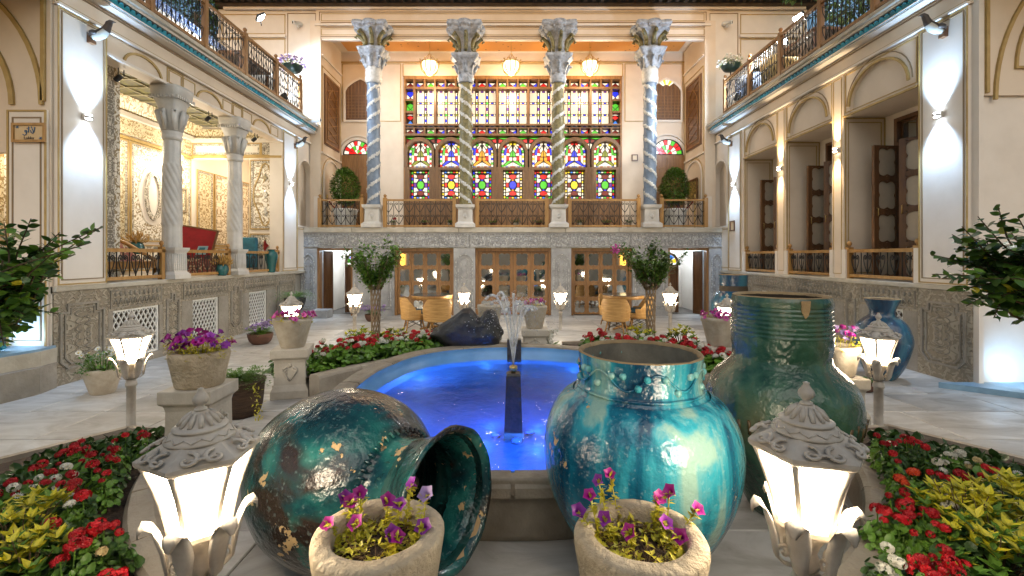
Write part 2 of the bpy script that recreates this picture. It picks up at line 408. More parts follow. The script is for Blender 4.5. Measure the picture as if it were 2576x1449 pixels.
# timber doors with mirror panes under the porch
def scallop(u0, u1, v0, v1, k=.16):
    w, h = u1 - u0, v1 - v0; pts = []
    def side(a, b, nx, ny, L):
        for i in range(8):
            t = i / 8; bump = .10 * min(w, h) * (abs(sin(t * pi * 2)) * .8 if .08 < t < .95 else 0)
            pts.append((a[0] + (b[0] - a[0]) * t + nx * bump, a[1] + (b[1] - a[1]) * t + ny * bump))
    i_ = .06 * min(w, h)
    A, B, C, D = (u0 + i_, v0 + i_), (u1 - i_, v0 + i_), (u1 - i_, v1 - i_), (u0 + i_, v1 - i_)
    side(A, B, 0, -1, w); side(B, C, 1, 0, h); side(C, D, 0, 1, w); side(D, A, -1, 0, h)
    return pts
def door_leaf(F, u0, u1, v0, v1, w, th, parent, wm, pm, rows=4, handle=True, name='door_leaf', bottom=.0):
    q = MB(); st = .085 if u1 - u0 > .45 else .052
    q.fbox(F, u0, u0 + st, v0, v1, w, w + th); q.fbox(F, u1 - st, u1, v0, v1, w, w + th)
    H = (v1 - v0 - bottom) / rows
    if bottom: q.fbox(F, u0 + st, u1 - st, v0, v0 + bottom, w + .004, w + th - .004)
    for r in range(rows + 1):
        z0 = v0 + bottom + r * H
        q.fbox(F, u0 + st, u1 - st, max(v0, z0 - .038), min(v1, z0 + .038), w + .002, w + th - .002)
    o = q.build(name, wm, parent)
    for r in range(rows):
        z0 = v0 + bottom + r * H + .042; z1 = v0 + bottom + (r + 1) * H - .042
        q = MB(); q.fpoly(F, scallop(u0 + st * .82, u1 - st * .82, z0, z1), w + th * .35, w + th * .6); q.build('pane', pm, o)
        q = MB(); sc = scallop(u0 + st * .82, u1 - st * .82, z0, z1); q_ = MB()
        outline(q_, F, sc, w + th * .6, .022, th * .42); q_.build('pane_moulding', wm, o)
    if handle:
        q = MB(); q.tube([F.p(u1 - st * .5, (v0 + v1) / 2 + .06, w + th), F.p(u1 - st * .5, (v0 + v1) / 2 + .05, w + th + .035), F.p(u1 - st * .5, (v0 + v1) / 2 - .08, w + th + .03)], .008, 6); q.build('handle', brass, o)
    return o
for oi_, (u0, u1) in enumerate(ops):
    if oi_ in (0, 4): continue
    q = MB(); t = .07
    q.fbox(FP, u0, u0 + t, 0, ZD, -.28, -.12); q.fbox(FP, u1 - t, u1, 0, ZD, -.28, -.12); q.fbox(FP, u0 + t, u1 - t, ZD - t - .02, ZD, -.28, -.12); fr = q.build('door_frame', wood, hall)
    n = 4; L = (u1 - u0 - 2 * t) / n
    for k in range(n): door_leaf(FP, u0 + t + k * L + .004, u0 + t + (k + 1) * L - .004, .02, ZD - t - .03, -.25, .045, hall, wood, mirror, 4, False)
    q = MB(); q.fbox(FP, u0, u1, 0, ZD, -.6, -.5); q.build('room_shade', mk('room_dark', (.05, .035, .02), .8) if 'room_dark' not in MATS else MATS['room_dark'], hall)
# side passages lit cool white
for oi_, sg in ((0, 1), (4, -1)):
    u0, u1 = ops[oi_]
    q = MB(); t = .06
    q.fbox(FP, u0, u0 + t, 0, ZD, -.2, -.03); q.fbox(FP, u1 - t, u1, 0, ZD, -.2, -.03); q.fbox(FP, u0 + t, u1 - t, ZD - t, ZD, -.2, -.03); q.build('door_frame', wood, hall)
    q = MB(); q.fbox(FP, u0 - .3, u1 + .3, 0, 2.3, -2.3, -2.2); q.build('passage_wall', plaster_w, hall)
    for e in (u0 - .12, u1 + .06):
        q = MB(); q.fbox(FP, e, e + .06, 0, 2.3, -2.2, -.5); q.build('passage_wall', plaster_w, hall)
    q = MB(); q.fbox(FP, u0 - .3, u1 + .3, 2.28, 2.34, -2.2, -.5); q.build('passage_ceiling', plaster_w, hall)
    F2 = FB(YP + 2.2)
    q = MB(); c = (u0 + u1) / 2
    outline(q, F2, rect(c - .35, c + .35, .08, .62), .002, .03, .02); outline(q, F2, rect(c - .35, c + .35, .7, 2.0), .002, .03, .02); q.build('panel_moulding', white_m, hall)
    # half open leaf and arched fanlight
    hx = u0 + .08 if sg > 0 else u1 - .08
    Fd = Fr((hx, YP + .25, 0), V((sg * .35, .94, 0)).normalized(), Z, V((sg * .94, -.35, 0)).normalized())
    q = MB(); q.fbox(Fd, 0, .34, .01, ZD - .08, 0, .04); lf = q.build('door_leaf', wood_d, hall)
    q = MB(); outline(q, Fd, rect(.05, .29, .1, .7), .04, .02, .012); outline(q, Fd, rect(.05, .29, .8, 1.7), .04, .02, .012); q.build('panel_moulding', wood_d, lf)
    F3 = FB(YP + .9); ax0, ax1 = (c - .02, c + .62) if sg > 0 else (c - .62, c + .02)
    q = MB(); q.fbox(F3, ax0, ax0 + .05, 0, 1.45, 0, .08); q.fbox(F3, ax1 - .05, ax1, 0, 1.45, 0, .08)
    outline(q, F3, arc((ax0 + ax1) / 2, 1.45, .3, 0, pi, 12), 0, .05, .08, False); q.fbox(F3, ax0 + .05, ax1 - .05, .0, 1.4, .02, .05); ad_ = q.build('arched_door', wood_d, hall)
    cols_ = ['yellow', 'sky', 'red', 'blue', 'green']
    for k in range(5):
        a0, a1 = pi * k / 5 + .04, pi * (k + 1) / 5 - .04; cc = (ax0 + ax1) / 2
        q = MB(); q.fpoly(F3, arc(cc, 1.45, .26, a0, a1, 3) + arc(cc, 1.45, .1, a1, a0, 2), .03, .04); q.build('pane', GL[cols_[k]], ad_)
    light('passage_lamp', 'POINT', (c, YP + 1.4, 2.0), 26, COOL, .08, parent=hall)

# iwan side walls, glazed wall, coffered ceiling
ZC = 8.15
SX = 5.46
q = MB()
for sg in (-1, 1):
    q = MB(); q.box(sg * SX if sg > 0 else -SX - .3, SX + .3 if sg > 0 else -SX, YF - .02, YB + .3, ZF, ZC + .2)
    q.build('side_wall', plaster, hall)
gx0, gx1 = bx(1016, YB), bx(1564, YB); gz1 = bz(194, YB)
q = MB(); q.fbox(FG, -SX, gx0, ZF, ZC, -.25, 0); q.build('glazed_wall', plaster, hall)
q = MB(); q.fbox(FG, gx1, SX, ZF, ZC, -.25, 0); q.build('glazed_wall', plaster, hall)
q = MB(); q.fbox(FG, gx0, gx1, gz1, ZC, -.25, 0); q.build('glazed_wall', plaster, hall)
q = MB(); q.fbox(FG, gx0, gx1, ZF, gz1, -.3, -.2); q.build('leading_board', lead, hall)
q = MB(); q.fbox(FG, -SX - .3, SX + .3, ZC - .002, ZC + .1, -.3, YB - YF - .02); q.build('ceiling', plaster, hall)
q = MB(); q.box(bx(862, 13.9), bx(1720, 13.9), YF + .2, YB - .15, ZC - .03, ZC - .004); q.build('painted_ceiling', ceil_or, hall)
# mouldings on the glazed wall
def moulding(F, pts, w, parent, t=.03, h=.02, closed=True, mat=None, name='moulding'):
    q = MB(); outline(q, F, pts, w, t, h, closed); return q.build(name, mat or ochre, parent)
moulding(FG, [(-SX, bz(130, YB)), (SX, bz(130, YB))], 0, hall, .05, .05, False, plaster_w)
moulding(FG, [(-SX, bz(157, YB)), (SX, bz(157, YB))], 0, hall, .03, .03, False)
for a, b in ((862, 1008), (1014, 1566), (1572, 1718)):
    moulding(FG, rect(bx(a, YB), bx(b, YB), bz(192 if a > 1000 and a < 1500 else 305, YB), bz(161, YB)), 0, hall, .022, .014)
for sg in (-1, 1):
    u0, u1 = sorted((sg * 5.38, sg * 3.5)); ca, cb = (u0, u1)
    a0, a1 = (bx(866, YB), bx(934, YB)) if sg < 0 else (bx(1641, YB), bx(1716, YB))
    # pointed lattice window
    wx0, wx1 = (bx(868, YB), bx(946, YB)) if sg < 0 else (bx(1636, YB), bx(1714, YB))
    z0, zs = bz(305, YB), bz(232, YB)
    ap = arch_pts(wx0, wx1, z0, zs, 16, bz(198, YB) - zs, .45)
    q = MB(); q.fpoly(FG, ap, .002, .02); pw = q.build('lattice_window', wood_d, hall)
    q = MB(); outline(q, FG, ap, .0, .06, .05); q.build('frame', plaster_w, pw)
    q = MB()
    for k in range(1, 9): q.fbox(FG, wx0 + (wx1 - wx0) * k / 9 - .008, wx0 + (wx1 - wx0) * k / 9 + .008, z0 + .1, zs + .12 + .22 * (1 - abs(k - 4.5) / 4.5), .02, .04)
    for k in range(1, 9): q.fbox(FG, wx0 + .06, wx1 - .06, z0 + .1 * k - .006, z0 + .1 * k + .006, .021, .036)
    q.build('lattice', wood, pw)
    # lit coloured border pieces of that window (right one is back-lit at its top)
    if sg > 0:
        for k in range(7):
            a0_ = pi * .2 + pi * .6 * k / 7; q = MB(); cc = (wx0 + wx1) / 2
            q.fpoly(FG, arc(cc, zs + .1, .28, a0_ + .03, a0_ + pi * .6 / 7 - .03, 2) + arc(cc, zs + .1, .12, a0_ + pi * .6 / 7 - .03, a0_ + .03, 2), .04, .05)
            q.build('pane', GL['yellow' if k % 3 == 1 else 'white'], pw)
    # arched door with coloured fanlight
    dx0, dx1 = (bx(862, YB), bx(938, YB)) if sg < 0 else (bx(1637, YB), bx(1719, YB))
    zs = bz(391, YB); cc = (dx0 + dx1) / 2; rr = (dx1 - dx0) / 2 - .06
    q = MB(); q.fbox(FG, dx0, dx1, ZF, zs, .002, .06); ddoor = q.build('arched_door', wood, hall)
    q = MB()
    for h in (0, 1):
        for (b0, b1) in ((.15, .9), (1.0, 2.0)):
            outline(q, FG, rect(dx0 + .08 + h * (dx1 - dx0) / 2, dx0 - .08 + (h + 1) * (dx1 - dx0) / 2, ZF + b0, ZF + b1), .06, .03, .016)
    q.fbox(FG, cc - .02, cc + .02, ZF, zs - .1, .06, .085); q.build('door_panel', wood, ddoor)
    q = MB(); outline(q, FG, arc(cc, zs, rr + .2, 0, pi, 18), 0, .05, .05, False, 0); outline(q, FG, arc(cc, zs, rr + .1, 0, pi, 18), 0, .09, .05, False, 0); q.build('arch_frame', plaster_w, ddoor)
    q = MB(); q.fpoly(FG, arc(cc, zs, rr + .05, 0, pi, 16), .002, .02); q.build('leading', lead, ddoor)
    rs = random.Random(11); pal = ['red', 'yellow', 'white', 'red', 'green', 'blue', 'white', 'amber', 'red', 'white']
    for ring, (r0, r1, n) in enumerate(((.0, .32, 4), (.34, .64, 7), (.67, .98, 10))):
        for k in range(n):
            a0_, a1_ = pi * k / n + .03 / max(r1, .3), pi * (k + 1) / n - .03 / max(r1, .3)
            pts = arc(cc, zs + .03, rr * r1, a0_, a1_, 3) + (arc(cc, zs + .03, rr * r0, a1_, a0_, 2) if r0 else [(cc, zs + .04)])
            q = MB(); q.fpoly(FG, pts, .022, .032); q.build('pane', GL[pal[(k * 3 + ring * 2 + (k * k) % 4) % 10]], ddoor)
# side-wall lattice panels and niches
for sg in (-1, 1):
    Fs = Fr((sg * SX, 0, 0), (0, 1, 0), Z, (-sg, 0, 0))
    ua, ub = 13.15, 14.28
    z0, z1 = 4.85, 6.95
    q = MB(); q.fpoly(Fs, [(ua, z0 + .05), (ub, z0 + .05), (ub, z1), (ua, z1)], 0, .03); pn = q.build('lattice_panel', wood_d, hall)
    q = MB(); outline(q, Fs, rect(ua + .06, ub - .06, z0 + .11, z1 - .06), .03, .04, .02)
    outline(q, Fs, arch_pts(ua + .2, ub - .2, z0 + .25, z1 - .8, 10, .5, .4), .03, .03, .02)
    for k in range(6):
        outline(q, Fs, [(ua + .15, z0 + .3 + k * .27), (ub - .15, z0 + .57 + k * .27)], .03, .02, .014, False); outline(q, Fs, [(ub - .15, z0 + .3 + k * .27), (ua + .15, z0 + .57 + k * .27)], .032, .02, .014, False)
    q.build('lattice', wood, pn)
    moulding(Fs, rect(13.02, 14.42, 4.62, 7.1), 0, hall, .025, .015)
    moulding(Fs, arch_pts(13.12, 14.3, ZF + .1, 4.0, 14, .5), 0, hall, .05, .04, mat=plaster_w)
    moulding(Fs, arch_pts(13.06, 14.36, ZF + .1, 4.0, 14, .58), 0, hall, .02, .014)
    moulding(Fs, [(12.98, 4.62), (14.5, 4.62)], 0, hall, .05, .04, False, plaster_w)
    moulding(Fs, [(12.98, 7.4), (14.5, 7.4)], 0, hall, .05, .04, False, plaster_w)
    if sg > 0:
        q = MB(); q.fbox(Fs, 13.4, 14.1, ZF + .9, 3.95, 0, .03); fp = q.build('framed_picture', mk('gold_pattern', (.32, .24, .06), .5, (.08, .06, .02), 14, 4, .45, .55), hall)
        q = MB(); outline(q, Fs, rect(13.4, 14.1, ZF + .9, 3.95), .03, .05, .02); q.build('frame', wood_d, fp)

# front beam, eave
q = MB(); q.fbox(FM, -5.6, 5.6, 7.86, 8.72, -.09, 0); q.build('beam', plaster, hall)
q = MB(); q.fbox(FM, -5.45, 5.45, 7.81, 7.86, -.1, -.02); q.build('beam_soffit', plaster_w, hall)
q = MB(); q.fbox(FM, -5.62, 5.62, 8.2, 8.26, .0, .05); q.build('beam_moulding', plaster_w, hall)
q = MB(); q.fbox(FM, -8.2, 8.3, 8.66, 8.72, .002, .07); q.build('beam_moulding', plaster_w, hall)
moulding(FM, rect(-5.5, 5.5, 8.3, 8.6), 0, hall, .02, .012, mat=brown_trim); moulding(FM, rect(-5.44, 5.44, 8.35, 8.55), 0, hall, .014, .01, mat=ochre)
moulding(FM, rect(-5.5, 5.5, 7.9, 8.17), 0, hall, .02, .012, mat=brown_trim); moulding(FM, rect(-5.44, 5.44, 7.95, 8.12), 0, hall, .014, .01, mat=ochre)
q = MB(); q.fbox(FM, -8.6, 8.9, 8.98, 9.06, -.4, .75); q.build('eave_board', roof_dark, hall)
q = MB(); q.fbox(FM, -8.4, 8.7, 8.72, 8.8, -.2, .12); q.build('eave_board', roof_dark, hall)
raf = MB().fbox(Fr((0, 0, 0), (1, 0, 0), Z, (0, -1, 0)), -.05, .05, 0, .17, -.1, .62).mesh('rafter', roof_dark)
tip = MB().fpoly(Fr((0, 0, 0), (0, -1, 0), Z, (1, 0, 0)), [(0, 0), (.1, .02), (.16, .09), (.16, .16), (0, .16)], -.045, .045).mesh('bracket', roof_dark)
for k in range(37):
    x = -8.3 + k * .47; inst('rafter', raf, hall, (x, YF, 8.8)); inst('bracket', tip, hall, (x + .235, YF - .12, 8.72 + .1))
# side faces above the wings
for sg in (-1, 1):
    q = MB(); a, b = sorted((sg * 5.6, sg * 8.4)); q.fbox(FM, a, b, 5.0, 8.7, -.3, -.04); q.build('upper_wall', plaster_w, hall)
    a, b = sorted((sg * 5.62, sg * 6.42)); moulding(FM, rect(a, b, 5.5, 8.58), -.04, hall, .02, .014, mat=brown_trim)
    a, b = sorted((sg * 6.5, sg * 8.3)); moulding(FM, rect(a, b, 8.0, 8.55), -.04, hall, .022, .014); moulding(FM, rect(a, b, 5.5, 7.85), -.04, hall, .022, .014)
    q = MB(); q.fbox(FM, *sorted((sg * 6.46, sg * 8.4)), 7.88, 7.96, -.04, .03); q.build('beam_moulding', plaster_w, hall)
    q = MB(); q.fbox(FM, *sorted((sg * 5.475, sg * 5.66)), ZF, 7.858, -.3, 0.004); q.build('jamb', plaster, hall)
    moulding(FM, rect(*sorted((sg * 5.5, sg * 5.63)), ZF + .05, 7.8), 0, hall, .016, .012)
    q = MB(); q.fbox(FM, *sorted((sg * 5.48, sg * 5.64)), ZF, 3.35, 0, .05); q.build('jamb_base', plaster_w, hall)
# door on the right upper wall
q = MB(); q.fbox(FM, bx(1885, YF), bx(1985, YF), 5.3, 7.0, -.04, .0); ud = q.build('upper_door', mk('grey_wood', (.16, .16, .15), .6, (.1, .1, .1), 6), hall)
q = MB(); outline(q, FM, rect(bx(1885, YF), bx(1985, YF), 5.3, 7.0), 0, .07, .03)
for k in range(9): outline(q, FM, arc(bx(1900 + (k % 3) * 33, YF) + .05, 5.7 + (k // 3) * .45, .13, 0, 2 * pi, 10), 0, .03, .02)
q.build('frame', iron, ud)

# ---- stained glass screen
CW = (gx1 - gx0) / 21.0
def gy(y): return bz(y, YB)
win = MB(); w_ = .07
win.fbox(FG, gx0, gx1, gy(200), gz1 + .02, -.2, .05); win.fbox(FG, gx0, gx0 + .05, ZF, gy(200), -.2, .045); win.fbox(FG, gx1 - .05, gx1, ZF, gy(200), -.2, .045)
glass = win.build('stained_glass_screen', wood, hall)
def bar(u0, u1, v0, v1, w1=.03, nm='bar'):
    q = MB(); q.fbox(FG, u0, u1, v0, v1, -.19, w1); return q.build(nm, shaded_screen_wood, glass)
ix0, ix1 = gx0 + .05, gx1 - .05
bar(ix0, ix1, gy(224.5), gy(219), .04); bar(ix0, ix1, gy(316.5), gy(312), .04); bar(ix0, ix1, gy(342), gy(336.5), .04); bar(ix0, ix1, gy(323.2), gy(321.2), .028)
for k in range(1, 21):
    x = gx0 + k * CW
    bar(x - .025, x + .025, gy(219), gy(200), .031); bar(x - .025, x + .025, gy(336.5), gy(323.2), .031)
for k in (1, 20): bar(gx0 + k * CW - .03, gx0 + k * CW + .03, gy(312), gy(224.5), .033)
for k in (3, 9, 12, 18): bar(gx0 + k * CW - .035, gx0 + k * CW + .035, gy(312), gy(224.5), .034)
for side in (0, 20):
    for yy in (252, 282): bar(gx0 + side * CW + .05, gx0 + (side + 1) * CW - .035, gy(yy + 2.5), gy(yy - 2.5), .032)
PANES = []
def pane(pts, col): PANES.append((pts, col))
def diamond(u0, u1, v0, v1, col, bg='white'):
    c, d = (u0 + u1) / 2, (v0 + v1) / 2; g_ = .012
    pane([(u0 + g_, d), (c, v0 + g_), (u1 - g_, d), (c, v1 - g_)], col)
    for (a, b) in ((u0, v0), (u1, v0), (u1, v1), (u0, v1)):
        pane([(a + (c - a) * .08, b + (d - b) * .08), (a + (c - a) * .82, b + (d - b) * .08), (a + (c - a) * .08, b + (d - b) * .82)], bg)
def hour(u0, u1, v0, v1, c1, c2):
    c, d = (u0 + u1) / 2, (v0 + v1) / 2; g_ = .01
    pane([(u0 + g_, v0 + g_), (c - g_, d), (u0 + g_, v1 - g_)], c1); pane([(u1 - g_, v0 + g_), (u1 - g_, v1 - g_), (c + g_, d)], c2)
    pane([(u0 + .03, v0 + g_), (u1 - .03, v0 + g_), (c, d - .02)], 'white'); pane([(u0 + .03, v1 - g_), (c, d + .02), (u1 - .03, v1 - g_)], 'white')
seqc = ['darkred', 'B', 'green', 'C', 'darkred', 'green', 'C', 'red', 'B', 'green', 'C', 'darkred']
for k in range(21):
    kk = k if k <= 10 else 20 - k
    u0, u1 = gx0 + k * CW + .05, gx0 + (k + 1) * CW - .05
    for (y1, y0) in ((218.5, 204), (336, 323.6)):
        c = seqc[kk]
        if c == 'B': hour(u0, u1, gy(y1), gy(y0), 'blue' if k <= 10 else 'darkred', 'darkred' if k <= 10 else 'blue')
        elif c == 'C': hour(u0, u1, gy(y1), gy(y0), 'darkred' if k <= 10 else 'blue', 'blue' if k <= 10 else 'red')
        else: diamond(u0, u1, gy(y1), gy(y0), c if y0 > 300 or c != 'green' else 'green')
    for j in range(3):
        a = u0 + (u1 - u0) * j / 3 + .01; b = u0 + (u1 - u0) * (j + 1) / 3 - .01
        pane(rect(a, b, gy(320.8), gy(317)), 'white' if j != 1 else ('blue' if k % 2 else 'sky'))
for side in (0, 20):
    u0, u1 = gx0 + side * CW + .06, gx0 + (side + 1) * CW - .06
    m_ = (u0 + u1) / 2
    pane([(u0, gy(232)), (m_, gy(240)), (u1, gy(232)), (u1 - .03, gy(226.5)), (u0 + .03, gy(226.5))], 'blue'); pane([(u0 + .02, gy(249)), (u1 - .02, gy(249)), (m_, gy(242))], 'darkred')
    pane([(u0, gy(234)), (m_ - .015, gy(241)), (u0, gy(248))], 'white'); pane([(u1, gy(234)), (m_ + .015, gy(241)), (u1, gy(248))], 'white')
    pane([(u0, gy(261)), (m_, gy(256)), (u1, gy(261)), (m_, gy(270))], 'green'); pane([(u0 + .02, gy(279)), (u1 - .02, gy(279)), (m_, gy(271))], 'green')
    pane([(u0, gy(264)), (m_ - .02, gy(270.5)), (u0, gy(277))], 'green'); pane([(u1, gy(264)), (m_ + .02, gy(270.5)), (u1, gy(277))], 'green')
    pane([(u0, gy(292)), (m_, gy(287)), (u1, gy(292)), (m_, gy(298))], 'red'); pane([(u0, gy(310)), (u1, gy(310)), (m_, gy(300))], 'sky')
    pane([(u0, gy(286)), (u1, gy(286)), (m_, gy(284))], 'white')
rs = random.Random(2)
rows_ = [(229, 252), (258.5, 282), (288.5, 311)]
for k in range(1, 20):
    u0, u1 = gx0 + k * CW, gx0 + (k + 1) * CW
    for ri, (ya, yb) in enumerate(rows_):
        pane(rect(u0 + .055, u1 - .055, gy(yb), gy(ya)), 'clear' if ri == 2 or k in (1, 2, 18, 19) else 'clear2')
        if k not in (1, 3, 9, 12, 18) or False:
            zz0, zz1 = gy(yb), gy(ya); h = (zz1 - zz0)
            for j, cc in enumerate(('white', 'blue' if ri != 1 else 'violet', 'white')):
                pane([(u0 - .022, zz0 + h * (j + .08) / 3), (u0 + .022, zz0 + h * (j + .08) / 3), (u0 + .03 * (j == 1), zz0 + h * (j + .5) / 3), (u0 + .022, zz0 + h * (j + .92) / 3), (u0 - .022, zz0 + h * (j + .92) / 3)], cc)
    for yy in (226.3, 255.2, 285.2):
        L = u1 - u0 - .11
        for j, cc in enumerate(('white', 'violet' if yy < 230 else 'blue', 'white')):
            a = u0 + .055 + L * (j + .06) / 3; b = u0 + .055 + L * (j + .94) / 3
            pane([(a, gy(yy)), ((a + b) / 2, gy(yy + 2)), (b, gy(yy)), ((a + b) / 2, gy(yy - 2))], cc)
        if k not in (1, 3, 9, 12, 18) and yy > 230:
            pane([(u0 - .045, gy(yy)), (u0, gy(yy + 3.4)), (u0 + .045, gy(yy)), (u0, gy(yy - 3.4))], 'olive' if k % 4 else 'green')
# seven arched bays
AW = 3 * CW
arch_cols = ['olive', 'blue', 'amber', 'green', 'amber', 'blue', 'olive']
low_cols = [('green', 'darkred'), ('yellow', 'red'), ('green', 'red'), ('blue', 'red'), ('green', 'red'), ('yellow', 'darkred'), ('green', 'darkred')]
for k in range(7):
    u0 = gx0 + k * AW; u1 = u0 + AW; c = (u0 + u1) / 2
    hw = AW * .395
    za0, zs = gy(420.5), gy(420.5) + .32; H = gy(355.5) - za0
    # wooden stiles, rail, apron
    bar(max(u0, ix0), c - hw, ZF, gy(421), .05, 'stile'); bar(max(c + hw, u0), min(u1, ix1) - .002, ZF, gy(421), .05, 'stile')
    bar(c - hw, c + hw, gy(427.5), gy(421), .048, 'rail'); bar(c - hw, c + hw, ZF, gy(499.5), .046, 'apron')
    # arch-headed wooden surround
    q = MB(); ap = arch_pts(c - hw, c + hw, gy(421), gy(385), 14, gy(355) - gy(385))
    ao = arch_pts(u0 + .02, u1 - .02, gy(421), gy(385), 14, gy(345.5) - gy(385))
    for (p1, p2, p3, p4) in [(ap[2 + i], ap[3 + i], ao[3 + i], ao[2 + i]) for i in range(14)]: q.fpoly(FG, [p1, p2, p3, p4], -.19, .05)
    q.fpoly(FG, [(u0 + .02, gy(421)), (c - hw, gy(421)), (c - hw, gy(385)), (u0 + .02, gy(385))], -.19, .05); q.fpoly(FG, [(c + hw, gy(421)), (u1 - .02, gy(421)), (u1 - .02, gy(385)), (c + hw, gy(385))], -.19, .05)
    q.build('arch_frame', shaded_screen_wood, glass)
    # spandrels
    for sg in (-1, 1):
        e = c + sg * AW / 2
        pane([(e - sg * .03, gy(343.5)), (e - sg * .34, gy(343.5)), (e - sg * .2, gy(347))], 'green'); pane([(e - sg * .05, gy(347)), (e - sg * .17, gy(349)), (e - sg * .12, gy(354)), (e - sg * .04, gy(356))], 'red' if k not in (0, 6) else 'darkred')
        pane([(e - sg * .02, gy(358)), (e - sg * .08, gy(360)), (e - sg * .02, gy(372))], 'white')
    # fanlight panes, mirrored about the axis
    A = arch_cols[k]; B = 'blue' if A in ('amber', 'green') else 'green'
    hwp = hw - .02; zz = lambda t: za0 + H * t
    for sg in (-1, 1):
        X = lambda t: c + sg * hwp * t
        pane([(X(.03), zz(.46)), (X(.25), zz(.46)), (X(.18), zz(.58)), (X(.03), zz(.70))], A)                    # body
        pane([(X(.05), zz(.30)), (X(.30), zz(.30)), (X(.30), zz(.42)), (X(.05), zz(.42))], 'white' if A != 'amber' else 'amber')
        pane([(X(.33), zz(.30)), (X(.55), zz(.32)), (X(.55), zz(.46)), (X(.33), zz(.46))], 'red')
        pane([(X(.06), zz(.28)), (X(.40), zz(.28)), (X(.74), zz(.14)), (X(.70), zz(.07))], A)                    # wing
        pane([(X(.02), zz(.23)), (X(.60), zz(.085)), (X(.02), zz(.085))], 'white')
        pane([(X(.58), zz(.26)), (X(.76), zz(.17)), (X(.76), zz(.50)), (X(.58), zz(.50))], 'white')
        pane([(X(.05), zz(.72)), (X(.26), zz(.60)), (X(.32), zz(.70)), (X(.12), zz(.86))], 'white')
        pane([(X(.30), zz(.60)), (X(.55), zz(.62)), (X(.48), zz(.76)), (X(.34), zz(.72))], 'red' if A != 'olive' else 'darkred')
        pane([(X(.58), zz(.52)), (X(.76), zz(.52)), (X(.68), zz(.74)), (X(.52), zz(.80))], B)
        pane([(X(.28), zz(.49)), (X(.55), zz(.49)), (X(.54), zz(.59)), (X(.25), zz(.57))], 'white')
        pane([(X(.16), zz(.88)), (X(.36), zz(.75)), (X(.46), zz(.80)), (X(.22), zz(.91))], 'white')
        bc = ['white', 'red', 'white', 'green', 'white', 'blue', 'white', 'yellow']
        for j in range(6): pane(rect(min(X(.80), X(.96)), max(X(.80), X(.96)), zz(.06 + j * .088), zz(.135 + j * .088)), bc[(j + k) % 8])
        for j in range(5):
            a0_, a1_ = .10 + j * .29, .33 + j * .29
            f = lambda r, a: (X(r * cos(a)), zz(.58 + .41 * r * sin(a)))
            pane([f(.82, a0_), f(.97, a0_), f(.97, a1_), f(.82, a1_)], bc[(j * 3 + k) % 8])
        for j in range(4): pane(rect(min(X(.02 + j * .2), X(.19 + j * .2)), max(X(.02 + j * .2), X(.19 + j * .2)), zz(.012), zz(.062)), ['white', 'sky', 'white', 'red'][(j + k) % 4])
    # lower panel
    Zb, Zt = gy(499.5) + .02, gy(427.5) - .02; hh = Zt - Zb; G1, G2 = low_cols[k]; hwl = hw - .09
    bar(c - hw, c - hwl - .01, gy(499.5), gy(427.5), .044, 'stile'); bar(c + hwl + .01, c + hw, gy(499.5), gy(427.5), .044, 'stile')
    zz = lambda t: Zb + hh * t
    for j in range(9):
        for sg in (-1, 1):
            x0, x1 = sorted((c + sg * hwl * .78, c + sg * hwl * .98)); pane([((x0 + x1) / 2, zz((j + .05) / 9)), (x1, zz((j + .5) / 9)), ((x0 + x1) / 2, zz((j + .95) / 9)), (x0, zz((j + .5) / 9))], ['blue', 'white', 'red', 'yellow', 'green', 'white'][(j * 2 + k) % 6])
    for j in range(5):
        for yy in (.03, .97):
            xx = c - hwl * .6 + hwl * .3 * j; pane([(xx - .045, zz(yy)), (xx, zz(yy - .03)), (xx + .045, zz(yy)), (xx, zz(yy + .03))], ['yellow', 'sky', 'white', 'green', 'red'][(j + k) % 5])
    pane([(c + .11 * cos(a * pi / 4), zz(.5) + .13 * sin(a * pi / 4)) for a in range(8)], G1)
    for s2 in (1, -1):
        pane([(c - .12, zz(.5 + s2 * .34)), (c - .05, zz(.5 + s2 * .38)), (c + .05, zz(.5 + s2 * .38)), (c + .12, zz(.5 + s2 * .34)), (c + .09, zz(.5 + s2 * .26)), (c, zz(.5 + s2 * .21)), (c - .09, zz(.5 + s2 * .26))], G2)
        pane([(c - .05, zz(.5 + s2 * .2)), (c + .05, zz(.5 + s2 * .2)), (c, zz(.5 + s2 * .15))], 'blue' if G1 != 'blue' else 'amber')
        for sg in (-1, 1):
            pane([(c + sg * .13, zz(.5 + s2 * .36)), (c + sg * hwl * .7, zz(.5 + s2 * .40)), (c + sg * hwl * .7, zz(.5 + s2 * .28)), (c + sg * .12, zz(.5 + s2 * .28))], 'white')
            pane([(c + sg * .07, zz(.5 + s2 * .21)), (c + sg * hwl * .7, zz(.5 + s2 * .25)), (c + sg * hwl * .7, zz(.5 + s2 * .1)), (c + sg * .13, zz(.5 + s2 * .1))], 'white')
    for sg in (-1, 1): pane([(c + sg * .14, zz(.57)), (c + sg * hwl * .7, zz(.57)), (c + sg * hwl * .7, zz(.43)), (c + sg * .14, zz(.43))], G2 if k % 2 else 'violet')
def parea(p): return abs(sum(p[i][0] * p[(i + 1) % len(p)][1] - p[(i + 1) % len(p)][0] * p[i][1] for i in range(len(p)))) / 2
PANES.sort(key=lambda t: -parea(t[0]))
for pts, c in PANES[:295]:
    q = MB(); q.fpoly(FG, pts, -.19, -.178); q.build('pane', GL[c], glass)
q = MB(); gk = list(GL)
for pts, c in PANES[295:]: q.fpoly(FG, pts, -.19, -.178, gk.index(c))
tag(q.build('small_panes', [GL[c] for c in gk], glass), kind='stuff')

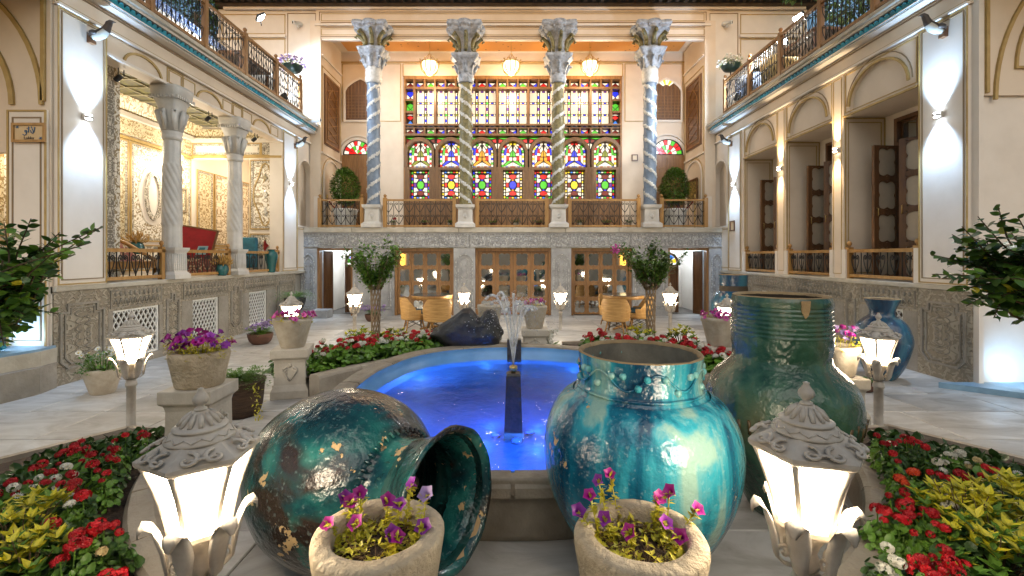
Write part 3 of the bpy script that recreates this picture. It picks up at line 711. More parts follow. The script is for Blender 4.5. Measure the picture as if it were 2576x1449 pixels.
# ---- balustrade of the hall with scrolled ironwork
def spiral(cx, cz, r, a0, turns, n=12, sg=1):
    return [(cx + r * (1 - .8 * t / n) * cos(a0 + sg * turns * 2 * pi * t / n), 0, cz + r * (1 - .8 * t / n) * sin(a0 + sg * turns * 2 * pi * t / n)) for t in range(n + 1)]
def heart(w, h, r=.007):
    q = MB()
    for sg in (-1, 1):
        sp = [(sg * (w * .27 + w * .22 * (1 - .075 * t) * cos(t * .62)), 0, h * .74 + w * .22 * (1 - .075 * t) * sin(t * .62)) for t in range(13)]
        q.tube([(0, 0, 0), (sg * w * .16, 0, h * .16), (sg * w * .36, 0, h * .38), (sg * w * .47, 0, h * .6)] + sp, r, 4)
    return q
SCR = heart(.17, .30).mesh('scroll', iron); SCR2 = heart(.12, .2, .008).mesh('scroll', iron)
BARS = {}
def bar_mesh(h, r=.0085):
    k = (round(h, 3), r)
    if k not in BARS: BARS[k] = MB().tube([(0, 0, 0), (0, 0, h)], r, 5).mesh('baluster', iron)
    return BARS[k]
POSTS = {}
def post_mesh(h, wdt, mat):
    k = (round(h, 3), wdt, mat.name)
    if k not in POSTS:
        q = MB(); a = wdt / 2; q.box(-a, a, -a, a, 0, h); q.lathe([(a * .5, h), (a * .45, h + .02), (a * .8, h + .035), (a * 1.0, h + .06), (a * .7, h + .09), (a * .1, h + .105)], 10)
        POSTS[k] = q.mesh('post', mat)
    return POSTS[k]
def railing(F, u0, u1, v0, h, w, parent, wm, posts=(), n=8, scr=True, pw=.075, rail=.05, rows=2, name='railing', scm=None, endposts=True):
    """one balustrade bay: rails, posts, iron bars and scrolls"""
    a = atan2(F.u.y, F.u.x); q = MB(); q.fbox(F, u0, u1, v0 + h - rail, v0 + h, w - .035, w + .035); rl = q.build(name, wm, parent)
    q = MB(); q.fbox(F, u0, u1, v0 + .03, v0 + .03 + rail * .9, w - .03, w + .03); q.build('bottom_rail', wm, rl)
    for u in posts: inst('post', post_mesh(h + .04, pw, wm), rl, F.p(u, v0, w), (0, 0, a))
    d = (u1 - u0) / n; b0 = v0 + .03 + rail * .9; hh = h - rail - .03 - rail * .9
    for k in range(n + 1 if not endposts else n - 1):
        u = u0 + d * (k + (0 if not endposts else 1)); inst('baluster', bar_mesh(hh), rl, F.p(u, b0, w), (0, 0, a))
    if scr:
        for k in range(n // 2):
            u = u0 + d * (2 * k + 1); s_ = min(1.4, d * 2 / .17)
            for r in range(rows):
                inst('scroll', scm or SCR, rl, F.p(u, b0 + hh * (r + (.95 if r == 0 and rows > 1 else .5)) / rows if False else b0 + hh * r / rows + .02, w), (0, 0, a), (s_, 1, hh / rows / (.32 if not scm else .21)))
    return rl
colx = [bx(940, 12.75), bx(1172, 12.75), bx(1404, 12.75), bx(1635, 12.75)]
bays = [(-5.45, colx[0] - .27), (colx[0] + .27, colx[1] - .27), (colx[1] + .27, colx[2] - .27), (colx[2] + .27, colx[3] - .27), (colx[3] + .27, 5.45)]
for (a, b) in bays:
    railing(FP, a, b, ZF, .8, -.15, hall, wood_l, (a + .05, b - .05), 14 if b - a > 1.8 else 10, True, .1)

# ---- great columns
col_coollit = mk('column_coollit_stone', (.16, .21, .28), .4, (.10, .14, .20), 6, 5, bump=.3, bscale=30)  # blue floodlight on the outer shafts painted into their ground colour
col_gold_warmlit = mk('column_gilt_warmlit', (.19, .16, .06), .42, (.10, .085, .03), 14, 6, .4, .6, bump=.5, bscale=30)  # gilt leaf colour; on inner shafts, warm lamplight painted into the ground
col_white = mk('column_white_stone', (.55, .55, .53), .45, (.38, .38, .36), 12, 5, bump=.5, bscale=45)
cap_stone = mk('capital_stone', (.34, .37, .42), .5, (.18, .19, .20), 10, 6, .4, .65, bump=.4, bscale=40)
def lobed(mb, prof, seg=48, c=(0, 0, 0), n=4, m=0, sm=True):
    """square-lobed stack: prof = (z, half-width, lobe depth)"""
    rings = []
    for z, hw, am in prof:
        ring = []
        for j in range(seg):
            a = 2 * pi * j / seg; sq = 1 / max(abs(cos(a)), abs(sin(a))); sq = sq * .55 + .45
            ring.append(V(c) + V((cos(a) * hw * (sq + am * abs(cos(n * a)) - am * .5), sin(a) * hw * (sq + am * abs(cos(n * a)) - am * .5), z)))
        rings.append(ring)
    mb.loft(rings, True, True, True, m, sm)
def great_column(cx, body, outer, tdir=1):
    c = (cx, 12.75, 0)
    cl = MB(); b = .23
    # pedestal
    rings = []
    for z, s_ in ((ZF, .27), (ZF + .1, .27), (ZF + .16, .20), (ZF + .5, .19), (ZF + .56, .25), (ZF + .63, .26)):
        rings.append([(cx - s_, 12.75 - s_, z), (cx + s_, 12.75 - s_, z), (cx + s_, 12.75 + s_, z), (cx - s_, 12.75 + s_, z)])
    cl.loft(rings, True, True, True, 0, False); ped = cl.build('column', marble, hall)
    q = MB(); F0 = FB(12.75 - .2)
    outline(q, F0, [(cx + .11 * cos(t * pi / 8), ZF + .33 + .14 * sin(t * pi / 8)) for t in range(16)], -.004, .02, .02)
    for t in range(5): q.tube([F0.p(cx, ZF + .24, .008), F0.p(cx + .05 * cos(t * pi / 4), ZF + .33 + .05 * sin(t * pi / 4), .012)], .012, 4)
    q.build('medallion', marble, ped)
    # twisted shaft: carved white ribbons winding round a coloured ground
    z0, z1 = ZF + .63, bz(212, 12.75); seg, nz = 40, 120; rings = []
    tw = 2 * pi * 9 * tdir; nb = 2
    rib = lambda a, t: cos(nb * (a - tw * t / nb))
    for i in range(nz + 1):
        t = i / nz; z = z0 + (z1 - z0) * t
        rings.append([V((cx, 12.75, z)) + V((cos(2 * pi * j / seg), sin(2 * pi * j / seg), 0)) * (.172 + (.016 if rib(2 * pi * j / seg, t) > .70 else 0) * (1 + .5 * sin(i * 2.1)) + .004 * sin(6 * 2 * pi * j / seg + t * 40)) for j in range(seg)])
    q = MB(); q.loft(rings, True, False, False, 0, True, lambda i, j: 1 if rib(2 * pi * (j + .5) / seg, (i + .5) / nz) > .70 + .12 * sin(i * 2.3) else 0)
    q.build('shaft', [body, col_white], ped)
    zc = z1
    q = MB(); q.lathe([(.2, zc), (.215, zc + .03), (.235, zc + .16), (.215, zc + .2), (.225, zc + .24), (.22, zc + (.44 if outer else .26))], 24, (cx, 12.75, 0)); q.build('collar', [col_white if outer else cap_stone], ped)
    for k in range(8):
        a = k * pi / 4 + .2; 
    zb = zc + (.40 if outer else .22)
    mt = [cap_stone, body if not outer else col_gold_warmlit]
    q = MB(); lobed(q, [(zb, .2, .0), (zb + .1, .22, .05), (zb + .3, .24, .08), (zb + .4, .34, .1), (zb + .44, .38, .12), (zb + .5, .40, .14), (zb + .53, .36, .14), (zb + .56, .2, .0)], 48, (cx, 12.75, 0)); lc = q.build('lower_capital', mt, ped)
    q = MB(); rs = random.Random(int(cx * 10) + 40)
    for k in range(8):
        a = k * pi / 4; d = V((cos(a), sin(a), 0)); o = V((cx, 12.75, 0))
        q.tube([o + d * .2 + V((0, 0, zb + .02)), o + d * .25 + V((0, 0, zb + .15)), o + d * .33 + V((0, 0, zb + .3)), o + d * .38 + V((0, 0, zb + .27)), o + d * .36 + V((0, 0, zb + .22))], [.03, .05, .045, .03, .015], 5)
    q.build('acanthus_leaf', mt[0], lc)
    zt = zb + .56; ztop = 8.06; h = ztop - zt
    q = MB(); lobed(q, [(zt, .2, .0), (zt + h * .4, .22, .04), (zt + h * .6, .3, .1), (zt + h * .7, .38, .14), (zt + h * .76, .45, .16), (zt + h * .82, .43, .16), (zt + h * .84, .49, .18), (zt + h * .92, .51, .18), (zt + h * .93, .47, .18), (zt + h, .49, .18)], 64, (cx, 12.75, 0))
    uc = q.build('upper_capital', mt, ped)
    q = MB()
    for k in range(8):
        a = k * pi / 4 + .1; d = V((cos(a), sin(a), 0)); o = V((cx, 12.75, zt))
        q.tube([o + d * .19, o + d * .22 + V((0, 0, h * .2)), o + d * .3 + V((0, 0, h * .45)), o + d * .45 + V((0, 0, h * .62)), o + d * .5 + V((0, 0, h * .52)), o + d * .45 + V((0, 0, h * .46))], [.03, .06, .06, .05, .04, .015], 5)
        q.sphere(o + d * .26 + V((0, 0, h * .15)), .06, 6, 5)
    q.build('acanthus_leaf', mt[1] if not outer else mt[1], uc)
    q = MB()
    for k in range(20):
        a = 2 * pi * k / 20; sq = 1 / max(abs(cos(a)), abs(sin(a))) * .55 + .45
        q.box(*(lambda p: (p.x - .018, p.x + .018, p.y - .018, p.y + .018, zt + h * .77, zt + h * .835))(V((cx, 12.75, 0)) + V((cos(a), sin(a), 0)) * .455 * sq))
    q.build('dentil', cap_stone, uc)
for i, x in enumerate(colx): great_column(x, col_coollit if i in (0, 3) else col_gold_warmlit, i in (0, 3), (1, -1, 1, -1)[i])
# notices on the hall wall
q = MB(); q.fbox(FG, bx(1590, YB), bx(1603, YB), gy(404), gy(390), 0, .02); nt_ = q.build('notice', mk('cream_paper', (.75, .62, .45), .6), hall)
q = MB(); outline(q, FG, rect(bx(1590, YB), bx(1603, YB), gy(404), gy(390)), .01, .03, .02); q.build('frame', wood_d, nt_)

# ------------------------------------------------------------ side wings
ZS = 1.27; ZO = 4.53; ZFZ = 4.84; ZT = 5.15; ZB = 5.37     # plinth top, opening head, frieze head, tile row, balcony floor
def uL(x, X=XW): return X * FPX / (CX - x)
def uR(x, X=XW): return X * FPX / (x - CX)
stucco = ornament('arabesque_stucco', (.80, .74, .64), (.30, .22, .11), 9.0, .5, .06)
stucco_g = ornament('gold_arabesque_stucco', (.72, .63, .44), (.32, .22, .09), 10.0, .5, .06)
stucco_m = ornament('mirror_mosaic', (.62, .57, .48), (.20, .17, .13), 16, .5, .1)
carved = ornament('carved_relief_stone', (.37, .325, .25), (.265, .225, .165), 8.5, .5, .085, .7, .35, False, 1.0)  # hollows of the relief coloured darker, as painted shade
coffer = mk('coffer_paint', (.13, .12, .035), .5, (.06, .055, .05), 9, 3, .4, .6)
rib_m = mk('rib_paint', (.30, .27, .17), .5)

def lattice_mesh(w, h, s=.09, t=.011):
    q = MB(); F0 = Fr((0, 0, 0), (1, 0, 0), Z, (0, -1, 0)); n = int((w + h) / s) + 2
    for k in range(-n, n):
        for sg in (1, -1):
            # line u = k*s + sg*v*0.62
            pts = []
            b = k * s
            v0, v1 = 0, h; ua, ub = b + sg * v0 * .62, b + sg * v1 * .62
            lo, hi = 0., 1.
            d = ub - ua
            if abs(d) > 1e-9:
                t0, t1 = sorted(((0 - ua) / d, (w - ua) / d)); lo, hi = max(lo, t0), min(hi, t1)
            if hi - lo < .02: continue
            outline(q, F0, [(ua + d * lo, h * lo), (ua + d * hi, h * hi)], 0 if sg > 0 else .003, t * 1.15, .018, False)
    return q

def tile_row(F, u0, u1, parent, sg):
    q = MB(); q.fpoly(Fr((0, 0, 0), (0, 1, 0), Z, (1, 0, 0)), [(-.045, 0), (.045, 0), (.05, .05), (.03, .09), (0, .105), (-.03, .09), (-.05, .05)], -.012, .012)
    me = q.mesh('tile', teal_tile); n = int((u1 - u0) / .1)
    for k in range(n): inst('tile', me, parent, F.p(u0 + .05 + k * .1, ZT + .0, .2), (0, R(-20) * (1 if F is FR else -1), 0))
    q = MB(); q2 = MB()
    q2.fpoly(Fr((0, 0, 0), (0, 1, 0), Z, (1, 0, 0)), [(-.05, .0), (.05, 0), (.03, .03), (-.03, .03)], -.012, .03)
    m2 = q2.mesh('tile', dark_tile)
    for k in range(n): inst('tile', m2, parent, F.p(u0 + .1 + k * .1, ZT + .092, .2))

def wing(name, label, F, sgn):
    root = thing(name, F.p(9.0, 0, 0), label, 'building', world=True)
    # carved stone plinth: frieze slabs, piers
    q = MB(); q.fbox(F, 5.73, 13.0, ZS - .07, ZS, -1.2 if sgn > 0 else -1.2, .03); q.build('plinth_ledge', stone_cap, root, bevel=.01)
    # upper wall bands
    q = MB(); q.fbox(F, 5.73, 13.3, ZFZ, ZT - .02, -.3, .02); q.build('upper_band', plaster, root)
    moulding(F, [(5.73, ZFZ + .01), (13.3, ZFZ + .01)], .02, root, .035, .05, False, plaster_w)
    moulding(F, [(5.73, ZFZ + .05), (13.3, ZFZ + .05)], .02, root, .018, .012, False)
    moulding(F, [(5.73, ZT - .06), (13.3, ZT - .06)], .02, root, .018, .012, False, brown_trim)
    q = MB(); q.fbox(F, 5.0, 13.3, ZT - .02, ZT + .0, -.3, .19); q.build('tile_shelf', plaster_w, root)
    q = MB(); q.fbox(F, 5.0, 13.3, ZT + .12, ZT + .16, -.3, .24); q.build('balcony_edge', plaster_w, root)
    q = MB(); q.fbox(F, 4.2, 13.3, ZT + .16, ZB, -3.2, .30); q.build('balcony_slab', stone_cap, root)
    q = MB(); q.fbox(F, 5.0, 13.3, ZT, ZT + .12, -.3, .16); q.build('tile_bed', dark_tile, root)
    tr = MB().fbox(F, 5.0, 12.9, ZT + .001, ZT + .012, .165, .235).build('tile_course', plaster_w, root)
    tile_row(F, 5.0, 12.85, tr, sgn)
    # balcony balustrade
    ps = [4.5 + 1.2245 * k for k in range(7)]
    for k in range(6):
        railing(F, ps[k] + .04, ps[k + 1] - .04, ZB, .86, .25, root, wood, (ps[k],) if k < 5 else (ps[k], ps[k + 1]), 12, True, .085, .055)
    # pilasters
    for (a, b, t) in ((5.752, 6.44, .03), (11.38 if sgn > 0 else 11.46, 12.14, .03)):
        q = MB(); q.fbox(F, a, b, ZS, ZFZ - .01, -.3, t); pl = q.build('pilaster', plaster_w, root)
        moulding(F, rect(a + .05, b - .05, ZS + .08, ZFZ - .06), t, pl, .014, .01, mat=brown_trim); moulding(F, rect(a + .005, b - .005, ZS + .02, ZFZ - .03), t, pl, .018, .01)
    # niche bay beside the hall
    q = MB(); ap = arch_pts(12.26, 13.1, ZS + .9 + .3, 3.9, 12, .42); wall_arch(q, F, 12.14, 13.3, ZS + 1.2, ZFZ - .01, ap, -.2, .0); q.fbox(F, 12.14, 13.3, ZS, ZS + 1.2, -.2, 0); q.build('niche_wall', plaster_w, root)
    q = MB(); q.fbox(F, 12.2, 13.2, ZS + 1.2, 4.5, -.22, -.18); q.build('niche_back', plaster, root)
    moulding(F, arch_pts(12.26, 13.1, ZS + 1.2, 3.9, 12, .42), 0, root, .03, .02, mat=plaster_w); moulding(F, rect(12.2, 13.2, ZS + .08, ZS + 1.12), 0, root, .016, .01)
    moulding(F, [(12.14, ZS + 1.19), (13.2, ZS + 1.19)], 0, root, .04, .03, False, plaster_w)
    return root

def plinth(F, root, piers, grilles):
    """carved pier slabs, frieze slabs above the grilles, lattice grilles"""
    q = MB(); q.fbox(F, 5.73, 13.0, 0, ZS - .075, -.5, -.10); q.build('plinth_core', stone, root)
    rs = random.Random(8)
    for (a, b) in piers:
        q = MB(); q.fbox(F, a + .004, b - .004, 0, ZS - .075, -.1, .0); pr = q.build('carved_pier', carved if b - a > .3 else stone, root)
        q = MB(); i_ = .08
        if b - a > .3:
            c = .1; pts = [(a + i_ + c, .2), (b - i_ - c, .2), (b - i_ - c, .2 + c * .0), (b - i_, .2 + c), (b - i_, 1.02 - c), (b - i_ - c, 1.02 - c), (b - i_ - c, 1.02), (a + i_ + c, 1.02), (a + i_ + c, 1.02 - c), (a + i_, 1.02 - c), (a + i_, .2 + c)]
            outline(q, F, pts, 0, .028, .022); cx = (a + b) / 2
            outline(q, F, [(cx + (x - cx) * .8, .61 + (y - .61) * .88) for x, y in pts], 0, .014, .014)
            for k in range(6):
                for sd in (-1, 1): q.tube([F.p(cx + sd * (.02 + .09 * sin(t * 2.8)), .34 + k * .1 + .09 * t, .006 + .008 * sin(3 * t)) for t in [j / 5 for j in range(6)]], .006, 4)
            q.build('carved_panel', stone, pr)
    for (a, b, g0, g1) in grilles:
        q = MB(); q.fbox(F, a + .004, b - .004, .86, ZS - .075, -.1, .0); fs = q.build('frieze_slab', carved, root)
        q = MB(); n = int((b - a) / .1)
        outline(q, F, rect(a + .04, b - .04, .9, ZS - .12), 0, .016, .012)
        for k in range(n):
            cx = a + .08 + (b - a - .16) * (k + .5) / n
            q.sphere(F.p(cx, 1.1, .0), .034, 6, 5, 0, (.7, .7, 1.3)); q.tube([F.p(cx - .03, .95, .0), F.p(cx, 1.03, .014), F.p(cx + .03, .95, .0)], .012, 4)
            q.sphere(F.p(cx + .05, .93, .0), .017, 5, 4)
        q.build('carving', stone, fs)
        q = MB(); q.fbox(F, a, b, 0, .12, -.1, .0)
        if g0 - a > .02: q.fbox(F, a, g0, .12, .86, -.1, 0)
        if b - g1 > .02: q.fbox(F, g1, b, .12, .86, -.1, 0)
        q.build('grille_surround', stone, root)
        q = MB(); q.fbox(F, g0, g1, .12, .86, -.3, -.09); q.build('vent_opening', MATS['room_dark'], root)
        q = lattice_mesh(g1 - g0, .74); me = q.mesh('lattice', white_m); a_ = atan2(F.u.y, F.u.x)
        gr = inst('grille', me, root, F.p(g0, .12, -.05) , (0, 0, a_))
        q = MB(); outline(q, F, rect(g0 + .015, g1 - .015, .135, .845), -.06, .03, .035); q.build('grille_frame', white_m, root)

# ---- left wing with the open lobby
lw = wing('courtyard_wing', 'left courtyard wing with open columned lobby and turquoise tiled cornice', FL, 1)
plinth(FL, lw, [(5.73, 6.5), (7.52, 7.95), (9.25, 9.75), (11.1, 12.1)], [(6.5, 7.52, 6.58, 7.45), (7.95, 9.25, 8.22, 8.95), (9.75, 11.1, 9.98, 10.7)])
# frieze over the lobby opening: arches between panels
q = MB(); q.fbox(FL, 6.44, 11.38, ZO, ZFZ - .002, -.3, .0); fz = q.build('frieze', plaster, lw)
moulding(FL, [(6.44, ZO + .0), (11.38, ZO + .0)], -.01, lw, .04, .05, False, plaster_w)
cL = [7.79, 9.55]
bl = [6.44, 7.79, 9.55, 11.38]
for k in range(3):
    a, b = bl[k], bl[k + 1]; c = (a + b) / 2
    moulding(FL, arc(c, ZO, .36, 0, pi, 14, .24), 0, fz, .035, .025, False)
    for sg in (-1, 1):
        e0, e1 = sorted((c + sg * .40, c + sg * ((b - a) / 2 - .19)))
        if e1 - e0 > .1: moulding(FL, rect(e0, e1, ZO + .05, ZFZ - .06), 0, fz, .014, .01)
for x in cL:
    moulding(FL, rect(x - .14, x + .14, ZO + .05, ZFZ - .06), 0, fz, .014, .01); moulding(FL, rect(x - .18, x + .18, ZO + .02, ZFZ - .03), 0, fz, .018, .01)
# lobby shell
XB_ = -8.06; YE = 11.42
Fw = Fr((XB_, 0, 0), (0, 1, 0), Z, (1, 0, 0)); Fe = Fr((0, YE, 0), (1, 0, 0), Z, (0, -1, 0))
q = MB(); q.box(XB_ - .2, XB_, 3.6, YE + 3, .9, 5.1); q.build('lobby_wall', plaster_w, lw)
q = MB(); q.box(-8.1, -5.8, 3.6, YE + 3, ZS - .09, ZS - .004); q.build('lobby_floor', stone_cap, lw)
q = MB(); q.box(-8.2, -5.8, 3.6, YE + 3, 4.9, 5.1); q.build('lobby_ceiling', coffer, lw)
beam_me = MB().box(-1.15, 1.15, -.012, .012, -.03, 0).mesh('ceiling_rib', rib_m)
for k in range(16): inst('ceiling_rib', beam_me, lw, (-6.95, 5.0 + k * .41, 4.898))
rib2 = MB().box(-.012, .012, -3.4, 3.4, -.027, 0).mesh('ceiling_rib', rib_m)
for k in range(5): inst('ceiling_rib', rib2, lw, (-7.8 + k * .42, 8.0, 4.899))
# end wall: doorway and ornate panel
dX0, dX1 = XP(482, YE), XP(627, YE); zd = bz(400, YE)
q = MB(); q.fbox(Fe, XB_, -5.78, zd, 5.0, -.15, 0); q.fbox(Fe, dX1, -5.78, ZS, zd, -.15, 0); q.fbox(Fe, XB_, dX0, ZS, zd, -.15, 0); q.build('end_wall', plaster_w, lw)
def ornate_panel(F, u0, u1, v0, v1, mat, w=0., frame=stucco_m):
    q = MB(); q.fbox(F, u0, u1, v0, v1, w, w + .012); o = q.build('stucco_panel', mat, lw)
    q = MB(); outline(q, F, rect(u0 + .03, u1 - .03, v0 + .03, v1 - .03), w + .012, .05, .012); q.build('mirror_border', frame, o)
    q = MB(); outline(q, F, rect(u0 - .01, u1 + .01, v0 - .01, v1 + .01), w, .028, .03); q.build('gilt_frame', ochre, o)
    return o
def medallion(F, cu, cv, r, w, o):
    q = MB(); q.fpoly(F, [(cu + r * cos(t * pi / 4) * (1 if t % 2 == 0 else .55), cv + 1.5 * r * sin(t * pi / 4) * (1 if t % 2 == 0 else .55)) for t in range(8)], w, w + .02); q.build('mirror_medallion', mirror, o)
o = ornate_panel(Fe, XP(632, YE), XP(704, YE), bz(575, YE), bz(405, YE), stucco)
for zz in (.25, .5, .75): medallion(Fe, XP(668, YE), bz(575, YE) + (bz(405, YE) - bz(575, YE)) * zz, .07, .012, o)
outl = MB(); cu = XP(668, YE); cv = bz(490, YE)
outline(outl, Fe, [(cu + .26 * cos(t * pi / 12) * (1 + .15 * cos(4 * t * pi / 12)), cv + .72 * sin(t * pi / 12) * (1 + .1 * cos(4 * t * pi / 12))) for t in range(24)], .012, .03, .012); outl.build('scroll_moulding', ochre, o)
o = ornate_panel(Fe, XP(632, YE), XP(704, YE), bz(640, YE), bz(590, YE), stucco)
medallion(Fe, XP(668, YE), bz(618, YE), .1, .012, o)
moulding(Fe, [(XB_, bz(395, YE)), (-5.78, bz(395, YE))], 0, lw, .06, .05, False, ochre)
o = ornate_panel(Fe, XP(660, YE), XP(704, YE), bz(390, YE), bz(360, YE), stucco_m); o = ornate_panel(Fe, XB_ + .05, XP(655, YE), bz(390, YE), bz(362, YE), plaster_w)
moulding(Fe, [(XB_, bz(355, YE)), (-5.78, bz(355, YE))], 0, lw, .1, .08, False, plaster_w)
q = MB(); q.fbox(Fe, XB_ + .02, -5.82, bz(350, YE), bz(326, YE), 0, .03); q.build('painted_frieze', stucco_g, lw)
# room beyond the doorway
Y2 = YE + 2.6
q = MB(); q.box(XB_ - .3, -5.9, Y2, Y2 + .15, ZS, 5.0); q.build('inner_wall', plaster, lw)
q = MB(); q.box(-6.45, -6.35, YE + .15, Y2, ZS, 5.0); q.build('inner_wall', plaster, lw)
F2i = Fr((XB_, 0, 0), (0, 1, 0), Z, (1, 0, 0))
ornate_panel(F2i, 11.62, 12.2, 1.95, 3.85, stucco_g); ornate_panel(F2i, 12.3, 13.9, 1.95, 3.85, stucco)
q = MB(); q.fbox(F2i, 12.85, 13.25, 2.3, 3.4, .012, .03); q.build('carved_niche', stucco_m, lw)
ornate_panel(F2i, 12.3, 13.9, 1.35, 1.85, stucco)
# back wall panels alternate white arabesque, gold arabesque and an oval mirror
bw = [(5.3, 6.5, stucco), (6.6, 7.3, stucco_g), (7.4, 8.7, stucco), (8.8, 9.5, stucco_g), (9.6, 10.75, stucco), (10.8, 11.35, stucco_g)]
for (a, b, mt) in bw:
    o = ornate_panel(Fw, a, b, 2.0, 4.05, mt)
    c = (a + b) / 2
    if mt is stucco_g:
        q = MB(); outline(q, Fw, rect(c - .12, c + .12, 2.75, 3.3), .012, .05, .03); q.build('mirror_frame', mirror, o)
        for zz in (2.35, 2.55, 3.5, 3.75): medallion(Fw, c, zz, .05, .012, o)
    else:
        q = MB(); n = 28; out = [(c + (b - a) * .34 * cos(t * 2 * pi / n) * (1 + .06 * cos(6 * t * 2 * pi / n)), 3.0 + .66 * sin(t * 2 * pi / n)) for t in range(n)]
        q.fpoly(Fw, out, .012, .02); q.build('plain_medallion', plaster_w, o)
        q = MB(); outline(q, Fw, [(c + .2 * cos(t * 2 * pi / n), 3.0 + .5 * sin(t * 2 * pi / n)) for t in range(n)], .02, .09, .03); q.build('mirror_frame', stucco_m, o)
    ornate_panel(Fw, a, b, 1.36, 1.88, stucco)
moulding(Fw, [(5, 4.12), (YE, 4.12)], 0, lw, .06, .05, False, ochre)
q = MB(); q.fbox(Fw, 4, YE, 4.2, 4.52, 0, .03); q.build('painted_frieze', stucco_g, lw)
moulding(Fw, [(4, 4.58), (YE, 4.58)], 0, lw, .1, .12, False, plaster_w)
q = MB(); q.fpoly(Fr((0, 4, 0), (1, 0, 0), Z, (0, 1, 0)), [(XB_, 4.62), (XB_ + .05, 4.62), (XB_ + .3, 4.89), (XB_, 4.89)], 0, YE - 4); q.build('cove', stucco_g, lw)
# lobby columns
def lobby_column(u):
    q = MB(); c = FL.p(u, 0, -.05)
    rings = []
    for z, s_ in ((ZS, .19), (ZS + .07, .19), (ZS + .12, .15), (ZS + .44, .145), (ZS + .49, .175), (ZS + .53, .18)):
        rings.append([(c.x - s_, c.y - s_, z), (c.x + s_, c.y - s_, z), (c.x + s_, c.y + s_, z), (c.x - s_, c.y + s_, z)])
    q.loft(rings, True, True, True, 0, False); ped = q.build('column', marble, lw)
    q = MB()
    for k in range(6):
        for (dx, dy) in ((1, 0), (0, -1)):
            t = -.12 + .048 * k
            p0 = V((c.x + (.148 if dx else t), c.y + (t if dx else -.148), ZS + .14)); q.tube([p0, p0 + V((0, 0, .28))], .012, 4)
    q.build('fluting', marble, ped)
    z0, z1 = ZS + .53, 3.62; seg, nz = 60, 90; rings = []
    for i in range(nz + 1):
        t = i / nz; z = z0 + (z1 - z0) * t
        rings.append([V((c.x, c.y, z)) + V((cos(2 * pi * j / seg), sin(2 * pi * j / seg), 0)) * ((.138 - .02 * t) + (.018 * abs(cos(5 * 2 * pi * j / seg + t * 30)) if .2 < t < .78 else .008 * abs(cos(5 * 2 * pi * j / seg)))) for j in range(seg)])
    q = MB(); q.loft(rings, True, False, False); q.build('shaft', marble, ped)
    q = MB(); q.lathe([(.12, z1), (.15, z1 + .03), (.15, z1 + .07), (.14, z1 + .1), (.155, z1 + .13), (.14, z1 + .16)], 20, (c.x, c.y, 0)); q.build('collar', marble, ped)
    q = MB(); lobed(q, [(z1 + .16, .13, 0), (z1 + .45, .15, .05), (z1 + .6, .18, .06), (z1 + .68, .21, .0), (z1 + .72, .22, 0), (z1 + .74, .235, 0), (z1 + .86, .25, 0), (ZO - .01, .25, 0)], 40, (c.x, c.y, 0), 2); cp = q.build('capital', marble, ped)
    q = MB()
    for k in range(8):
        a = k * pi / 4; d = V((cos(a), sin(a), 0)); o_ = V((c.x, c.y, z1))
        q.tube([o_ + d * .13 + V((0, 0, .18)), o_ + d * .17 + V((0, 0, .34)), o_ + d * .21 + V((0, 0, .5)), o_ + d * .235 + V((0, 0, .45))], [.03, .045, .04, .015], 5)
    for k in range(9):
        for (dx, dy) in ((1, 0), (0, -1)):
            t = -.19 + .048 * k; p = V((c.x + (.232 if dx else t), c.y + (t if dx else -.232), z1 + .7)); q.box(p.x - .016, p.x + .016, p.y - .016, p.y + .016, p.z - .02, p.z + .03)
    q.build('acanthus_leaf', marble, cp)
for u in cL: lobby_column(u)
for (a, b) in ((6.46, cL[0] - .2), (cL[0] + .2, cL[1] - .2), (cL[1] + .2, 11.3)):
    railing(FL, a, b, ZS, .5, -.04, lw, wood_l, (b - .05,), 10, True, .07, .055, 1, scm=SCR2)
# arched return wall with the lobby sign, stepped plinth before it
FA = FB(5.712)
q = MB(); ap = arch_pts(-8.9, -6.33, 1.27, 3.55, 16, 1.2); wall_arch(q, FA, -9.2, -5.8, 1.27, 5.6, ap, -.3, 0); q.build('return_wall', plaster, lw)
q = MB(); q.fbox(FA, -6.33, -5.8, 0, 1.27, -.3, 0); q.build('return_wall', plaster_w, lw)
q = MB(); q.fbox(FA, -6.31, -5.82, .45, bz(280, 5.75), 0, .03); sp_ = q.build('sign_panel', plaster_w, lw)
moulding(FA, rect(-6.24, -5.89, .6, bz(300, 5.75)), .03, sp_, .014, .01, mat=brown_trim); moulding(FA, rect(-6.3, -5.83, .48, bz(283, 5.75)), .03, sp_, .022, .012)
moulding(FA, arc(-7.62, 3.55, 1.35, 0, pi / 2, 14, 1.3), 0, lw, .06, .03, False); moulding(FA, arc(-7.62, 3.55, 1.72, 0, pi / 2, 14, 1.75), 0, lw, .05, .03, False)
moulding(FA, [(-5.88, 3.6), (-5.88, 5.4)], 0, lw, .05, .03, False)
q = MB(); q.box(-9.4, -6.3, 7.2, 7.3, 1.27, 5); q.build('inner_screen', stucco, lw)
q = MB(); q.box(-9.0, -6.33, 5.9, 6.0, 3.0, 5.2); q.build('arch_back', plaster, lw)
q = MB(); q.box(-6.36, -6.3, 5.8, 7.2, 1.27, 5.2); q.build('arch_jamb', stucco_m, lw)
q = MB(); q.fpoly(Fr((0, 0, 0), (1, 0, 0), (0, 1, 0), (0, 0, 1)), [(-5.74, 5.73), (-5.66, 5.45), (-5.8, 4.6), (-7.6, 3.4), (-7.6, 5.73)], 0, .32); q.build('stepped_plinth', stone, lw)
q = MB(); q.fpoly(Fr((0, 0, 0), (1, 0, 0), (0, 1, 0), (0, 0, 1)), [(-5.74, 5.73), (-5.7, 5.5), (-5.9, 4.85), (-7.6, 3.75), (-7.6, 5.73)], .322, .5); q.build('step', stone_cap, lw)
